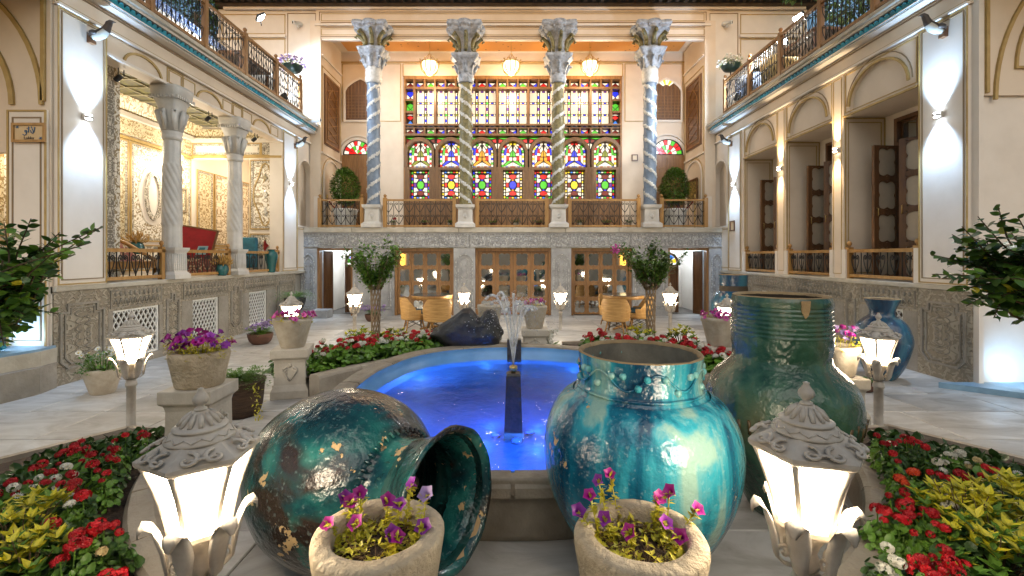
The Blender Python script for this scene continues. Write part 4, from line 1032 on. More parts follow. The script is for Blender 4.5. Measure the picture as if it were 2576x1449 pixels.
q = MB(); q.fpoly(Fr((0, 0, 0), (1, 0, 0), (0, 1, 0), (0, 0, 1)), [(-5.75, 5.73), (-5.72, 5.45), (-5.95, 4.75), (-7.6, 3.65), (-7.6, 5.73)], .5, .53); q.build('step_slab', mk('blue_lit_slab', (.22, .36, .48), .35, (.14, .25, .36), 5, 6, bump=.2), lw)  # slab colour holds the blue light falling on the ledge
# low tiled wall on the balcony
for (F, root_, nm) in ((FL, lw, 0),):
    q = MB(); q.fbox(F, 4.0, 9.9, ZB, 6.05, -.62, -.5); q.build('parapet', stucco, root_)
    q = MB(); q.fbox(F, 4.0, 9.9, 6.052, 6.2, -.64, -.47); q.build('parapet_coping', ornament('blue_tile_band', (.55, .60, .66), (.08, .14, .30), 18, .5, .12, .3, .12, False), root_)

# ---- right wing with three deep window bays
rw = wing('courtyard_wing', 'right courtyard wing with three deep door bays and turquoise tiled cornice', FR, -1)
plinth(FR, rw, [(5.73, 6.5), (7.6, 7.95), (9.3, 9.7), (11.0, 12.1)], [(6.5, 7.6, 6.75, 7.35), (7.95, 9.3, 8.3, 8.9), (9.7, 11.0, 10.05, 10.6)])
baysR = [(6.475, 7.93), (8.21, 9.62), (9.93, 11.36)]
ZA = 4.1
q = MB()
for k, (a, b) in enumerate(baysR):
    ap = arch_pts(a + .16, b - .12, ZA, ZA + .12, 16, .52)
    q = MB(); wall_arch(q, FR, a, b, ZA, ZFZ - .004, ap, -.06, 0); aw = q.build('arch_tympanum', plaster, rw)
    q = MB(); q.fbox(FR, a, b, ZA, ZFZ - .004, -.7, -.06); q.build('tympanum_back', plaster, rw)
    moulding(FR, ap[2:], 0, aw, .035, .03, False); moulding(FR, arch_pts(a + .1, b - .06, ZA + .03, ZA + .14, 16, .6)[2:], 0, aw, .014, .01, False, brown_trim)
    moulding(FR, rect(a + .03, b - .03, ZA + .04, ZFZ - .05), 0, aw, .016, .012)
    # recess: soffit, jambs, back wall
    q = MB(); q.fbox(FR, a, b, ZA - .03, ZA - .004, -.70, .01); q.build('soffit', plaster, rw)
    moulding(FR, [(a, ZA - .02), (b, ZA - .02)], 0, rw, .03, .03, False)
    for e, w_ in ((a, -1), (b, 1)):
        q = MB(); q.fbox(FR, *(sorted((e - w_ * .006, e + w_ * .13))), ZS, ZA - .03, -.70, -.002); jb = q.build('jamb', plaster, rw)
        if w_ > 0:
            Fj = Fr(FR.p(e - .006, 0, 0), (1, 0, 0), Z, (0, -1, 0)); moulding(Fj, rect(.06, .63, ZS + .1, ZA - .12), 0, jb, .014, .01); moulding(Fj, rect(.01, .69, ZS + .02, ZA - .05), 0, jb, .02, .012)
    zt = 3.5
    q = MB(); q.fbox(FR, a, a + .2, ZS, ZA - .03, -.87, -.70); q.fbox(FR, b - .2, b, ZS, ZA - .03, -.87, -.70); q.fbox(FR, a + .2, b - .2, 3.98, ZA - .03, -.87, -.70); q.build('recess_wall', plaster, rw)
    q = MB(); q.fbox(FR, a + .2, a + .26, ZS, 3.98, -.86, -.69); q.fbox(FR, b - .26, b - .2, ZS, 3.98, -.86, -.69); q.fbox(FR, a + .26, b - .26, 3.92, 3.98, -.86, -.69); q.fbox(FR, a + .26, b - .26, zt, zt + .07, -.86, -.69); df = q.build('door_frame', wood_d, rw)
    L = (b - a - .52) / 3
    for j in range(3):
        q = MB(); sc = scallop(a + .26 + j * L + .03, a + .26 + (j + 1) * L - .03, zt + .1, 3.9); q.fpoly(FR, sc, -.80, -.79); q.build('pane', mirror, df)
        q = MB(); outline(q, FR, rect(a + .26 + j * L + .015, a + .26 + (j + 1) * L - .015, zt + .085, 3.905), -.82, .03, .05); q.build('pane_moulding', wood_d, df)
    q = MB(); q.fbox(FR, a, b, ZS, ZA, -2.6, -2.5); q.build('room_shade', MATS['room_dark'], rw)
    q = MB(); q.fbox(FR, a - .1, b + .1, ZS - .08, ZS - .002, -2.6, -.7); q.build('room_floor', wood_d, rw)
    # leaves swung open into the recess
    hu = b - .27; Fd = Fr(FR.p(hu, 0, -.70), V((-1, -.10, 0)).normalized(), Z, V((.10, -1, 0)).normalized())
    door_leaf(Fd, 0, .48, ZS + .02, zt, 0, .05, rw, wood_d, MATS.get('cream_reflection') or mk('cream_reflection', (.52, .42, .31), .3, (.42, .34, .25), 3, spec=.7), 4, True)  # matte cream panes, the pale reflection painted into their colour
    hu = a + .27; Fd = Fr(FR.p(hu, 0, -.70), V((-.62, .78, 0)).normalized(), Z, V((.78, .62, 0)).normalized() * -1)
    door_leaf(Fd, 0, .58, ZS + .02, zt, 0, .05, rw, wood_d, MATS['cream_reflection'], 4, True)
    railing(FR, a + .06, b - .06, ZS, .5, -.04, rw, wood_l, (a + .06, b - .06), 10, True, .085, .055, 1, scm=SCR2)
    for e in (a - .0, b + .0): q = MB(); q.fbox(FR, e - .06, e + .06, ZS, ZS + .5, -.1, .028); q.build('stub', plaster_w, rw)
for (a, b) in ((7.93, 8.21), (9.62, 9.93), (11.36, 11.46)):
    q = MB(); q.fbox(FR, a, b, ZS, ZFZ - .004, -.3, .02); ps_ = q.build('pier', plaster, rw)
    if b - a > .2: moulding(FR, rect(a + .04, b - .04, ZS + .08, ZFZ - .06), .02, ps_, .012, .01)
# return wall at the right edge
q = MB(); q.fbox(FA, 5.8, 9.5, 0, 5.6, -.3, 0); q.build('return_wall', plaster_w, rw)
q = MB(); q.fbox(FA, 5.84, 9.4, bz(245, 5.75), 5.55, 0, .04); q.build('return_wall', plaster, rw)
q = MB(); q.fbox(FA, 5.8, 5.86, 0, 5.55, 0, .05); q.build('corner_bead', plaster_w, rw)
moulding(FA, [(5.9, bz(240, 5.75)), (5.9, 5.5)], .04, rw, .04, .03, False)
moulding(FA, arc(7.5, 3.6, 1.5, pi / 2, pi, 14, 1.9), .04, rw, .04, .03, False)
moulding(FA, arc(7.5, 4.0, 1.24, pi / 2, pi, 14, 1.2) + [(7.5, 4.0)], .04, rw, .03, .03, True)
q = MB(); q.fpoly(Fr((0, 0, 0), (1, 0, 0), (0, 1, 0), (0, 0, 1)), [(5.75, 5.73), (5.6, 5.6), (5.1, 5.35), (7.4, 3.6), (7.8, 5.73)][:0] + [(5.35, 5.72), (5.8, 5.72), (7.6, 5.72), (7.6, 3.9)], .0, .07); q.build('door_step', MATS['blue_lit_slab'], rw)
# dark planting and low wall behind the right balcony
q = MB(); q.fbox(FR, 4.0, 8.6, ZB, 6.6, -2.2, -2.05); q.build('parapet', plaster, rw)

# wall closing the court behind the viewer
q = MB(); q.box(-7, 7, -4.3, -4.0, 0, 5.4); tag(q.build('wall_south', plaster), kind='structure')

# ------------------------------------------------------------ round court: kerb, beds, pool
def ring_pt(a, r): return (RC.x + r * cos(a), RC.y + r * sin(a))
kerb_me = {}
def kerb_arc(name, a0, a1, r0=RK, r1=RK + .17, h=.28, label=None):
    kb = link(name, None, None); tag(kb, kind='structure')
    n = max(1, int(abs(a1 - a0) / R(13)))
    da = (a1 - a0) / n
    key = round(da, 4)
    if key not in kerb_me:
        q = MB(); m = 5; g_ = .0015
        secs = []
        for i in range(m + 1):
            a = g_ + (da - 2 * g_) * i / m
            secs.append([(r0 * cos(a), r0 * sin(a), 0), (r1 * cos(a), r1 * sin(a), 0), (r1 * cos(a), r1 * sin(a), h - .03), ((r1 - .02) * cos(a), (r1 - .02) * sin(a), h - .004), ((r0 + .04) * cos(a), (r0 + .04) * sin(a), h), ((r0 + .012) * cos(a), (r0 + .012) * sin(a), h - .012), (r0 * cos(a), r0 * sin(a), h - .04)])
        q.loft(secs, True, True, True, 0, False); kerb_me[key] = q.mesh('kerb_stone', stone_kerb)
    for i in range(n): link('kerb_stone', kerb_me[key], kb, (RC.x, RC.y, rs.uniform(-.004, .0)), (0, 0, a0 + da * i))
    return kb
stone_kerb = mk('kerb_stone', (.42, .36, .28), .6, (.28, .23, .17), 4, 8, .35, .7, bump=.4, bscale=35, rnd=.08)
beds = {'nl': (R(187), R(252)), 'nr': (R(288), R(353)), 'fl': (R(112), R(153)), 'fr': (R(27), R(68))}
bed_out = {'nl': [(-2.8, 3.98), (-3.5, 4.15), (-4.15, 3.2), (-4.3, .1), (-1.3, .35)], 'nr': [(1.3, .35), (4.3, .1), (4.15, 3.2), (3.45, 4.2), (2.8, 3.98)],
           'fl': [(-1.1, 8.3), (-2.4, 8.55), (-3.05, 7.5), (-2.85, 5.45)], 'fr': [(2.85, 5.45), (3.2, 7.5), (2.5, 8.55), (.9, 8.3)]}
for k, (a0, a1) in beds.items():
    kerb_arc('kerb', a0, a1)
    n = 24; inner = [ring_pt(a0 + (a1 - a0) * i / n, RK + .16) for i in range(n + 1)]
    outer = bed_out[k]
    # resample outer chain
    if k in ('fl', 'fr'): outer = outer[::1]
    ch = [V((*p, 0)) for p in outer]
    if (ch[0] - V((*inner[0], 0))).length > (ch[-1] - V((*inner[0], 0))).length: ch = ch[::-1]
    ls = [(ch[i + 1] - ch[i]).length for i in range(len(ch) - 1)]; T_ = sum(ls)
    def at(s):
        s *= T_
        for i, l in enumerate(ls):
            if s <= l + 1e-9: return ch[i] + (ch[i + 1] - ch[i]) * (s / l)
            s -= l
        return ch[-1]
    q = MB(); rings = []; rr = random.Random(k)
    for i in range(n + 1):
        a = V((*inner[i], .23)); b = at(i / n); b.z = .05
        rings.append([a.lerp(b, j / 10) + V((0, 0, rr.uniform(-.015, .02) + .05 * sin(pi * j / 10))) for j in range(11)])
    q.loft(rings, False, False, False, 0, True); tag(q.build('bed_soil', soil, None, fix=False), kind='structure')
    q = MB()
    for i in range(len(ch) - 1):
        d = (ch[i + 1] - ch[i]).normalized(); nn = V((-d.y, d.x, 0)) * .03
        q.add([p + V((0, 0, z)) for z in (0, .1) for p in (ch[i] - nn, ch[i + 1] - nn, ch[i + 1] + nn, ch[i] + nn)], [(0, 1, 2, 3), (4, 5, 6, 7), (0, 1, 5, 4), (1, 2, 6, 5), (2, 3, 7, 6), (3, 0, 4, 7)])
    tag(q.build('bed_edging', stone_kerb), kind='structure')

# lobed pool
pool = thing('fountain_pool', (0, 4.62, 0), 'lobed stone fountain pool with blue painted basin and blue lit water', 'pool', world=True)
PC = V((0, 4.62)); PA, PB = 1.74, 2.06
def pool_pt(a, off=0.):
    e = .84
    cx, sy = cos(a), sin(a)
    x = PA * math.copysign(abs(cx) ** e, cx); y = PB * math.copysign(abs(sy) ** e, sy)
    lob = 1 + .012 * abs(cos(4 * a)) ** .5
    p = V((x * lob, y * lob)); n = V((cx / PA, sy / PB)).normalized()
    return PC + p + n * off
NP = 96
def pring(off, z): return [(*pool_pt(2 * pi * i / NP, off), z) for i in range(NP)]
stone_pool = mk('pool_stone', (.34, .29, .22), .55, (.20, .165, .12), 3.5, 8, .35, .7, bump=.45, bscale=30)
blue_paint = mk('blue_basin_paint', (.16, .40, .78), .35, (.12, .32, .66), 3, 4)
q = MB(); q.loft([pring(-.10, .0), pring(-.06, .06), pring(-.06, .30)], True, False, False); q.build('outer_wall', stone_pool, pool)
q = MB()
for s_ in range(16):
    i0 = s_ * 6
    q = MB(); secs = []
    for i in range(7):
        a = 2 * pi * (i0 + i + (.04 if i == 0 else (-.04 if i == 6 else 0))) / NP; f = lambda o_, z: V((*pool_pt(a, o_), z))
        secs.append([f(-.06, .29), f(.0, .30), f(.0, .355), f(-.02, .372), f(-.10, .378), f(-.19, .37), f(-.205, .35), f(-.205, .29)])
    q.loft(secs, True, True, True, 0, False); q.build('coping_stone', stone_pool, pool)
q = MB(); q.loft([pring(-.212, .352), pring(-.212, .26), pring(-.25, .245), pring(-.25, .06), pring(-.32, .02)], True, False, False); q.build('basin_wall', blue_paint, pool)
q = MB(); q.add(pring(-.31, .022), [tuple(range(NP))]); q.build('basin_floor', blue_paint, pool)
for k in range(1, 4, 2):      # shell-shaped spouts at the near and far ends
    a = k * pi / 2; p = pool_pt(a, -.02)
    q = MB(); pts = []
    for t in range(15):
        b = pi * t / 14; pts.append((p.x + .23 * cos(b), p.y - (.0 if k == 3 else 0) + (.1 * sin(b) * (1 + .15 * cos(6 * b))) * (1 if k == 3 else -1)))
    q.fpoly(Fr((0, 0, 0), (1, 0, 0), (0, 1, 0), (0, 0, 1)), pts, .3, .4); q.build('spout', stone_pool, pool, bevel=.015)
# water
wm_ = bpy.data.materials.new('water'); wm_.use_nodes = True; N, L, bs = nodes_of(wm_)
bs.inputs['Base Color'].default_value = (.75, .82, .97, 1); bs.inputs['Roughness'].default_value = .06; bs.inputs['Transmission Weight'].default_value = 1.0; bs.inputs['IOR'].default_value = 1.33
tc = N.new('ShaderNodeTexCoord'); nz = N.new('ShaderNodeTexNoise'); nz.inputs['Scale'].default_value = 5; nz.inputs['Detail'].default_value = 4; nz.inputs['Distortion'].default_value = 1.5
L.new(tc.outputs['Object'], nz.inputs['Vector']); bp = N.new('ShaderNodeBump'); bp.inputs['Strength'].default_value = .3; bp.inputs['Distance'].default_value = .06; L.new(nz.outputs['Fac'], bp.inputs['Height']); L.new(bp.outputs[0], bs.inputs['Normal'])
q = MB(); q.add(pring(-.248, .18), [tuple(range(NP))]); wt = tag(q.build('water', wm_, None), kind='structure')
# fountain post and jets
ft = thing('fountain_post', (0.005, 3.86, .02), 'dark stone fountain post with brass nozzle standing in the pool', 'fountain')
q = MB(); rings = []
for z, s_ in ((0, .082), (.63, .06), (.645, .05)): rings.append([(-s_, -s_, z), (s_, -s_, z), (s_, s_, z), (-s_, s_, z)])
q.loft(rings, True, True, True, 0, False); q.build('post', mk('wet_dark_stone', (.07, .06, .05), .3, (.03, .028, .025), 20, 5, bump=.5, bscale=60), ft)
q = MB(); q.lathe([(.02, .645), (.02, .66), (.035, .665), (.035, .70), (.022, .705), (.012, .71)], 12); q.build('nozzle', MATS['brass'], ft)
# submerged lamps
for k in range(4):
    a = k * pi / 2 + .2
    lp = thing('pool_lamp', (.0 + .15 * cos(a), 3.90 + .15 * sin(a), .023), 'round blue underwater lamp at the foot of the fountain post', 'lamp', 'blue underwater lamps')
    q = MB(); q.lathe([(.035, 0), (.045, .02), (.045, .035)], 12); q.build('housing', iron, lp)
    q = MB(); q.lathe([(.04, .036), (.03, .048), (.008, .052)], 12); q.build('lens', blue_led, lp)
for k in range(8):
    a = k * pi / 4 + .2; p = pool_pt(a, -.42)
    light('pool_light', 'POINT', (p.x, p.y, .12), 12, (.09, .33, 1.0), .03).visible_transmission = False
for k in range(4):
    a = k * pi / 2 + .7
    light('pool_light', 'POINT', (.3 * cos(a), 3.86 + .3 * sin(a), .12), 14, (.06, .22, 1.0), .03).visible_transmission = False
jet_m = bpy.data.materials.new('water_jet'); jet_m.use_nodes = True; N, L, bs = nodes_of(jet_m)
bs.inputs['Base Color'].default_value = (.85, .88, .92, 1); bs.inputs['Roughness'].default_value = .2
tr_ = N.new('ShaderNodeBsdfTransparent'); mxs = N.new('ShaderNodeMixShader'); nz = N.new('ShaderNodeTexNoise'); nz.inputs['Scale'].default_value = 30
mp = N.new('ShaderNodeMapping'); mp.inputs['Scale'].default_value = (1, 1, .25); tc = N.new('ShaderNodeTexCoord'); L.new(tc.outputs['Object'], mp.inputs[0]); L.new(mp.outputs[0], nz.inputs['Vector'])
mr = N.new('ShaderNodeMapRange'); mr.inputs['From Min'].default_value = .3; mr.inputs['From Max'].default_value = .75; mr.inputs['To Max'].default_value = .95; L.new(nz.outputs['Fac'], mr.inputs['Value'])
L.new(mr.outputs[0], mxs.inputs[0]); L.new(tr_.outputs[0], mxs.inputs[1]); L.new(bs.outputs[0], mxs.inputs[2]); L.new(mxs.outputs[0], N['Material Output'].inputs['Surface'])
fs_ = thing('spout_stone', (.02, 6.5, .05), 'narrow dark stone slab at the far pool wall behind the jets', 'stone slab')
q = MB(); q.box(-.1, .1, -.06, .06, 0, .42); q.build('upright', MATS['wet_dark_stone'], fs_, bevel=.012)
jt = thing('water_jets', (0.005, 3.86, .72), 'fan of thin white water jets rising from the fountain nozzle', 'water jet')
rj = random.Random(4)
for k in range(13):
    a = 2 * pi * k / 13 + .1; sp = .15 if k % 2 else .085; hgt = .54 + rj.uniform(-.06, .1)
    if k == 0: sp, hgt = .0, .62
    pts = []; rsz = []
    for i in range(15):
        t = i / 14 * 1.25; r_ = sp * t * (1 + .25 * t); z = hgt * (1 - (1 - min(t, 2)) ** 2)
        pts.append((r_ * cos(a), r_ * sin(a), z)); rsz.append(.0035 + .008 * t)
    q = MB(); q.tube(pts, rsz, 6); q.build('jet', jet_m, jt)
drop = MB(); 
for k in range(1100):
    a = rj.random() * 6.28; t = rj.uniform(.5, 1.7); sp = rj.choice([.16, .09]); r_ = sp * t * (1 + .25 * t) + rj.gauss(0, .02); z = .56 * (1 - (1 - t) ** 2) + rj.gauss(0, .05)
    drop.sphere((r_ * cos(a), r_ * sin(a), z), rj.uniform(.002, .0045), 5, 4)
tag(drop.build('droplets', jet_m, jt), kind='stuff')

# ------------------------------------------------------------ garden lanterns
def make_lantern():
    t = thing('garden_lantern', (0, 0, 0), 'x', 'lamp', 'garden lanterns round the pool')
    q = MB(); q.lathe([(.075, 0), (.075, .02), (.05, .035), (.046, .05), (.046, .40), (.058, .405), (.058, .43), (.05, .44), (.05, .46)], 18); q.build('post', lampmetal, t)
    q = MB(); q.lathe([(.03, .46), (.045, .48), (.05, .50), (.038, .53), (.05, .56), (.085, .60), (.092, .612)], 18, rf=lambda r, z, a: r * (1 + .05 * cos(6 * a))); q.build('cup', lampmetal, t)
    hx = lambda r, z, k: V((r * cos(k * pi / 3 + pi / 6), r * sin(k * pi / 3 + pi / 6), z))
    prof = [(.10, .63), (.112, .68), (.128, .73), (.148, .78), (.172, .83), (.19, .862)]
    q = MB(); q.loft([[hx(.105, .605, k) for k in range(6)], [hx(.115, .615, k) for k in range(6)], [hx(.115, .63, k) for k in range(6)]], True, True, True, 0, False); q.build('glass_seat', lampmetal, t)
    for k in range(6):
        q = MB(); rows = []
        for r, z in prof:
            a, b = hx(r, z, k), hx(r, z, k + 1); rows.append([a.lerp(b, .05), a.lerp(b, .5), a.lerp(b, .95)])
        q.loft(rows, False, False, False, 0, True); q.build('glass_pane', lamp_glass, t, fix=False)
        q = MB(); q.tube([hx(r + .004, z, k) for r, z in prof], .0125, 6); q.build('rib', lampmetal, t)
        # curled acanthus bracket
        a = k * pi / 3 + pi / 6; d = V((cos(a), sin(a), 0)); sd = V((-sin(a), cos(a), 0)); rings = []
        path = [(.04, .47, .014), (.08, .475, .02), (.108, .50, .026), (.114, .54, .034), (.12, .585, .044), (.136, .63, .046), (.158, .664, .044), (.186, .676, .036), (.204, .660, .024), (.206, .640, .008)]
        for i, (r, z, w) in enumerate(path):
            c = d * r + V((0, 0, z)); n_ = V((0, 0, 1)).cross(sd); out = d if i < 6 else (d * .5 + V((0, 0, .8))).normalized()
            rings.append([c + sd * w * u + out * (w * .42 * (1 - abs(u) ** 2) * (1 if j < 4 else -.35) + .004 * (1 if abs(u) in (.5,) else 0)) for j, u in enumerate((-1, -.5, .0, .5, 1, .5, 0, -.5))])
        q = MB(); q.loft(rings, True, True, True, 0, True); q.tube(spiral_d(d, sd, .082, .515, .028), .007, 5); q.build('scroll_bracket', lampmetal, t)
    q = MB(); q.loft([[hx(.196, .852, k) for k in range(6)], [hx(.215, .862, k) for k in range(6)], [hx(.222, .872, k) for k in range(6)], [hx(.222, .884, k) for k in range(6)], [hx(.215, .89, k) for k in range(6)], [hx(.17, .925, k) for k in range(6)], [hx(.125, .962, k) for k in range(6)]], True, True, True, 0, False); rf = q.build('roof', lampmetal, t)
    for k in range(6):
        for s_ in (-1, 1):
            a = k * pi / 3 + pi / 6 + s_ * .26; d = V((cos(a), sin(a), 0)); sd = V((-sin(a), cos(a), 0)); up = (d * -.72 + V((0, 0, .69))).normalized(); nn = (d * .69 + V((0, 0, .72))).normalized(); o = d * .172 + V((0, 0, .924))
            q = MB(); q.tube([o + (up * cos(t_ * .5) + sd * s_ * sin(t_ * .5)) * (.045 * (1 - t_ / 13)) + nn * (.002 + .001 * t_) - up * .012 for t_ in range(13)], [.011 - .0004 * t_ for t_ in range(13)], 5)
            for f_ in range(3): q.tube([o - up * .02 + sd * s_ * (.0), o - up * .012 + sd * s_ * (.02 + .012 * f_) + nn * .008, o - up * (.028 - .014 * f_) + sd * s_ * (.035 + .012 * f_) + nn * .002], [.004, .009, .003], 4)
            q.build('roof_scroll', lampmetal, rf)
    q = MB(); q.lathe([(.128, .955), (.13, .965), (.124, .975), (.118, .985), (.105, 1.005), (.092, 1.015), (.1, 1.02), (.102, 1.03), (.09, 1.038), (.07, 1.05), (.05, 1.075), (.034, 1.092), (.018, 1.1)], 24); q.build('dome', lampmetal, rf)
    q = MB()
    for k in range(12):
        a = k * pi / 6; q.tube([(cos(a) * .078, sin(a) * .078, 1.045), (cos(a) * .056, sin(a) * .056, 1.072), (cos(a) * .034, sin(a) * .034, 1.094)], [.009, .012, .005], 5)
    q.build('dome_leaf', lampmetal, rf); q = MB()
    for k in range(24):
        a = k * pi / 12; b = (k + 1) * pi / 12; za, zb = (.978, .998) if k % 2 else (.998, .978); ra, rb = (.124, .113) if k % 2 else (.113, .124)
        q.tube([(cos(a) * ra, sin(a) * ra, za), (cos(b) * rb, sin(b) * rb, zb)], .0035, 4)
    q.build('dome_lattice', lampmetal, rf)
    q = MB(); q.lathe([(.014, 1.095), (.024, 1.102), (.024, 1.108), (.012, 1.115), (.022, 1.128), (.03, 1.142), (.027, 1.156), (.016, 1.172), (.011, 1.184), (.013, 1.19), (.004, 1.194)], 16, rf=lambda r, z, a: r * (1 + (.08 * cos(8 * a) if 1.118 < z < 1.175 else 0))); q.build('finial', lampmetal, t)
    ko = [(0, 0), (.46, .47), (.63, .635), (.862, .875), (.884, .895), (1.05, .985), (1.194, 1.10)]
    def zm(z):
        for (a, b), (c, d) in zip(ko, ko[1:]):
            if z <= c + 1e-3: return b + (d - b) * (z - a) / (c - a)
        return z
    def remap(o):
        for ch in o.children:
            for v in ch.data.vertices: v.co = (v.co.x * .80, v.co.y * .80, zm(v.co.z))
            remap(ch)
    remap(t)
    return t
def spiral_d(d, sd, r0, z0, rr):
    return [d * (r0 + rr * (1 - .07 * i) * cos(-.5 + i * .62)) + V((0, 0, z0 + rr * (1 - .07 * i) * sin(-.5 + i * .62))) for i in range(12)]
lan0 = make_lantern()
def lamp_at(x, ytip, Y): p = P(x, ytip, Y); return (p.x, p.y, p.z - 1.10)
LAMPS = [(505, 975, 1.53, .09, 'large lit lantern at the left foreground beside the fallen jar'), (2028, 960, 1.52, .28, 'large lit lantern at the right foreground before the green jar'),
         (330, 785, 4.25, .2, 'lit lantern on its post behind the red flowers at the left bed corner'), (2210, 783, 4.2, .25, 'lit lantern on its post in front of the blue ribbed jar'),
         (733, 733, 7.4, 0, 'lit lantern rising behind the pink flowers of a stone pot'), (892, 713, 9.4, .1, 'lit lantern left of the left caged tree'),
         (1167, 711, 10.2, .2, 'lit lantern beside the left table, above the black rock'), (1410, 711, 10.2, .4, 'lit lantern between the fountain and the right table'),
         (1686, 711, 9.6, .3, 'lit lantern right of the right caged tree'), (1829, 738, 7.6, .1, 'lit lantern half hidden at the rim of the tall green jar')]
for i, (x, yt, Y, rz, lab) in enumerate(LAMPS):
    o = lan0 if i == 0 else copy_tree(lan0); place(o, lamp_at(x, yt, Y), rz, lab)
    if i >= 2: o.location.z = min(max(o.location.z, -.12), .03)
    else: o.location.z = max(o.location.z, 0)
    o.scale = (1, 1, 1)

# ------------------------------------------------------------ wall lights
def sconce(F, u, z, cool, w, label):
    p = F.p(u, z, w); o = thing('wall_sconce', p, label, 'wall light', 'up and down wall lights')
    a = atan2(F.u.y, F.u.x)
    q = MB(); q.box(-.05, .05, -.02, .02, -.035, .035); hd = q.build('housing', lampmetal, o); hd.rotation_euler = (0, 0, a)
    off = F.w * .03
    q = MB(); q.sphere((0, 0, 0), .05, 10, 6, 0, (1, 1, .45)); b = q.build('shade', lampmetal, o); b.location = off
    for s_ in (-1, 1):
        q = MB(); q.lathe([(.034, 0), (.03, .006 * s_)], 12); l_ = q.build('lens', cool_led if cool else warm_led, o); l_.location = off + V((0, 0, .026 * s_))
        d = bpy.data.lights.new('beam', 'SPOT'); d.energy = 115 if cool else 60; d.color = (.42, .66, 1.0) if cool else (1.0, .76, .48); d.spot_size = R(82 if cool else 46); d.spot_blend = 1.0 if cool else .6; d.shadow_soft_size = .05
        lo = link('beam', d, o, off + F.w * .05 + V((0, 0, .05 * s_)), (0 if s_ < 0 else pi, 0, 0))
        tilt = F.w * -.22 + V((0, 0, s_)); lo.rotation_mode = 'QUATERNION'; lo.rotation_quaternion = tilt.normalized().to_track_quat('-Z', 'Y')
sconce(FL, 6.12, 3.52, True, .05, 'cool white wall light on the left pilaster beside the lobby sign')
sconce(FL, 11.75, 3.52, True, .05, 'cool white wall light at the far end of the lobby wing')
sconce(FR, 6.12, 3.55, True, .05, 'cool white wall light on the right front pilaster')
sconce(FR, 11.8, 3.52, True, .05, 'cool white wall light at the far end of the door wing')
sconce(FR, 8.07, 3.53, False, .04, 'warm wall light on the pier between the nearer door bays')
sconce(FR, 9.775, 3.53, False, .04, 'warm wall light on the pier between the farther door bays')

# bird figures on brackets
bird_d = mk('bird_dark', (.045, .03, .022), .5, (.025, .018, .014), 9); bird_l = mk('bird_belly', (.50, .50, .44), .6, (.36, .36, .32), 9)
def bird(F, u, z, sg, label):
    o = thing('bird_figure', F.p(u, z, .03), label, 'bird figure', 'bird figures high on the pilasters')
    # local axes: body points into the court (along w), slightly along u
    w, uu = F.w, F.u; q = MB()
    body = [(-.01, .0, .02, .015), (.05, .0, .03, .04), (.11, .0, .045, .065), (.17, .0, .075, .075), (.225, .0, .12, .06), (.255, .0, .18, .045), (.27, .0, .215, .044), (.295, .0, .235, .032), (.325, .0, .235, .014), (.365, .0, .222, .003)]
    rings = []
    for i, (a, b, h, r) in enumerate(body):
        c = w * a + V((0, 0, h)); t = (w * (body[min(i + 1, 9)][0] - body[max(i - 1, 0)][0]) + V((0, 0, body[min(i + 1, 9)][2] - body[max(i - 1, 0)][2]))).normalized(); up = uu.cross(t)
        if up.z < 0: up = -up
        rings.append([c + uu * cos(j * pi / 5) * r * .8 + up * sin(j * pi / 5) * r for j in range(10)])
    q.loft(rings, True, True, True, 0, True, lambda i, j: 1 if 5 <= j <= 9 and i < 4 else 0); q.build('bird_body', [bird_d, bird_l], o)
    q = MB(); q.fpoly(Fr((0, 0, 0), w, Z, uu), [(-.02, -.06), (.06, -.06), (.06, -.03), (.0, .08), (-.02, .08)], -.04, .04); q.build('bracket', wood_d, o)
    for s_ in (-1, 1):
        q = MB(); q.sphere(w * .1 + uu * s_ * .045 + V((0, 0, .07)), .05, 8, 6, 0, (1.2, .9, .7)); q.build('wing', bird_d, o)
bird(FL, 6.18, 4.6, 1, 'dark bird figure with pale belly on the left front pilaster'); bird(FR, 6.05, 4.62, -1, 'dark bird figure with pale belly on the right front pilaster')
bird(FL, 12.0, 4.55, 1, 'small dark bird figure at the far end of the lobby wing'); bird(FR, 11.95, 4.6, -1, 'small dark bird figure at the far end of the door wing')

# cameras
def cctv(loc, d, label):
    o = thing('security_camera', loc, label, 'camera'); d = V(d).normalized(); M_ = d.to_track_quat('Z', 'Y').to_matrix().to_4x4()
    q = MB(); q.lathe([(.045, -.12), (.05, -.1), (.05, .1), (.056, .1), (.056, .13), (.04, .13)], 14, mat=M_); q.build('body', white_m, o)
    q = MB(); q.lathe([(.036, .13), (.03, .135), (.005, .136)], 12, mat=M_); q.build('lens', black_m, o)
    q = MB(); q.tube([V((0, 0, -.02)), V((0, .02, -.09)), V((0, .12, -.1))], .014, 6); q.build('bracket', white_m, o)
cctv(P(748, 58, 12.85), (-.6, -.7, -.2), 'small white camera high on the left upper wall'); cctv(P(1830, 58, 12.85), (.7, -.6, -.1), 'small white camera high on the right upper wall')
cctv(P(795, 303, 12.2), (1, -.15, .02), 'white bullet camera at the end of the left cornice'); 

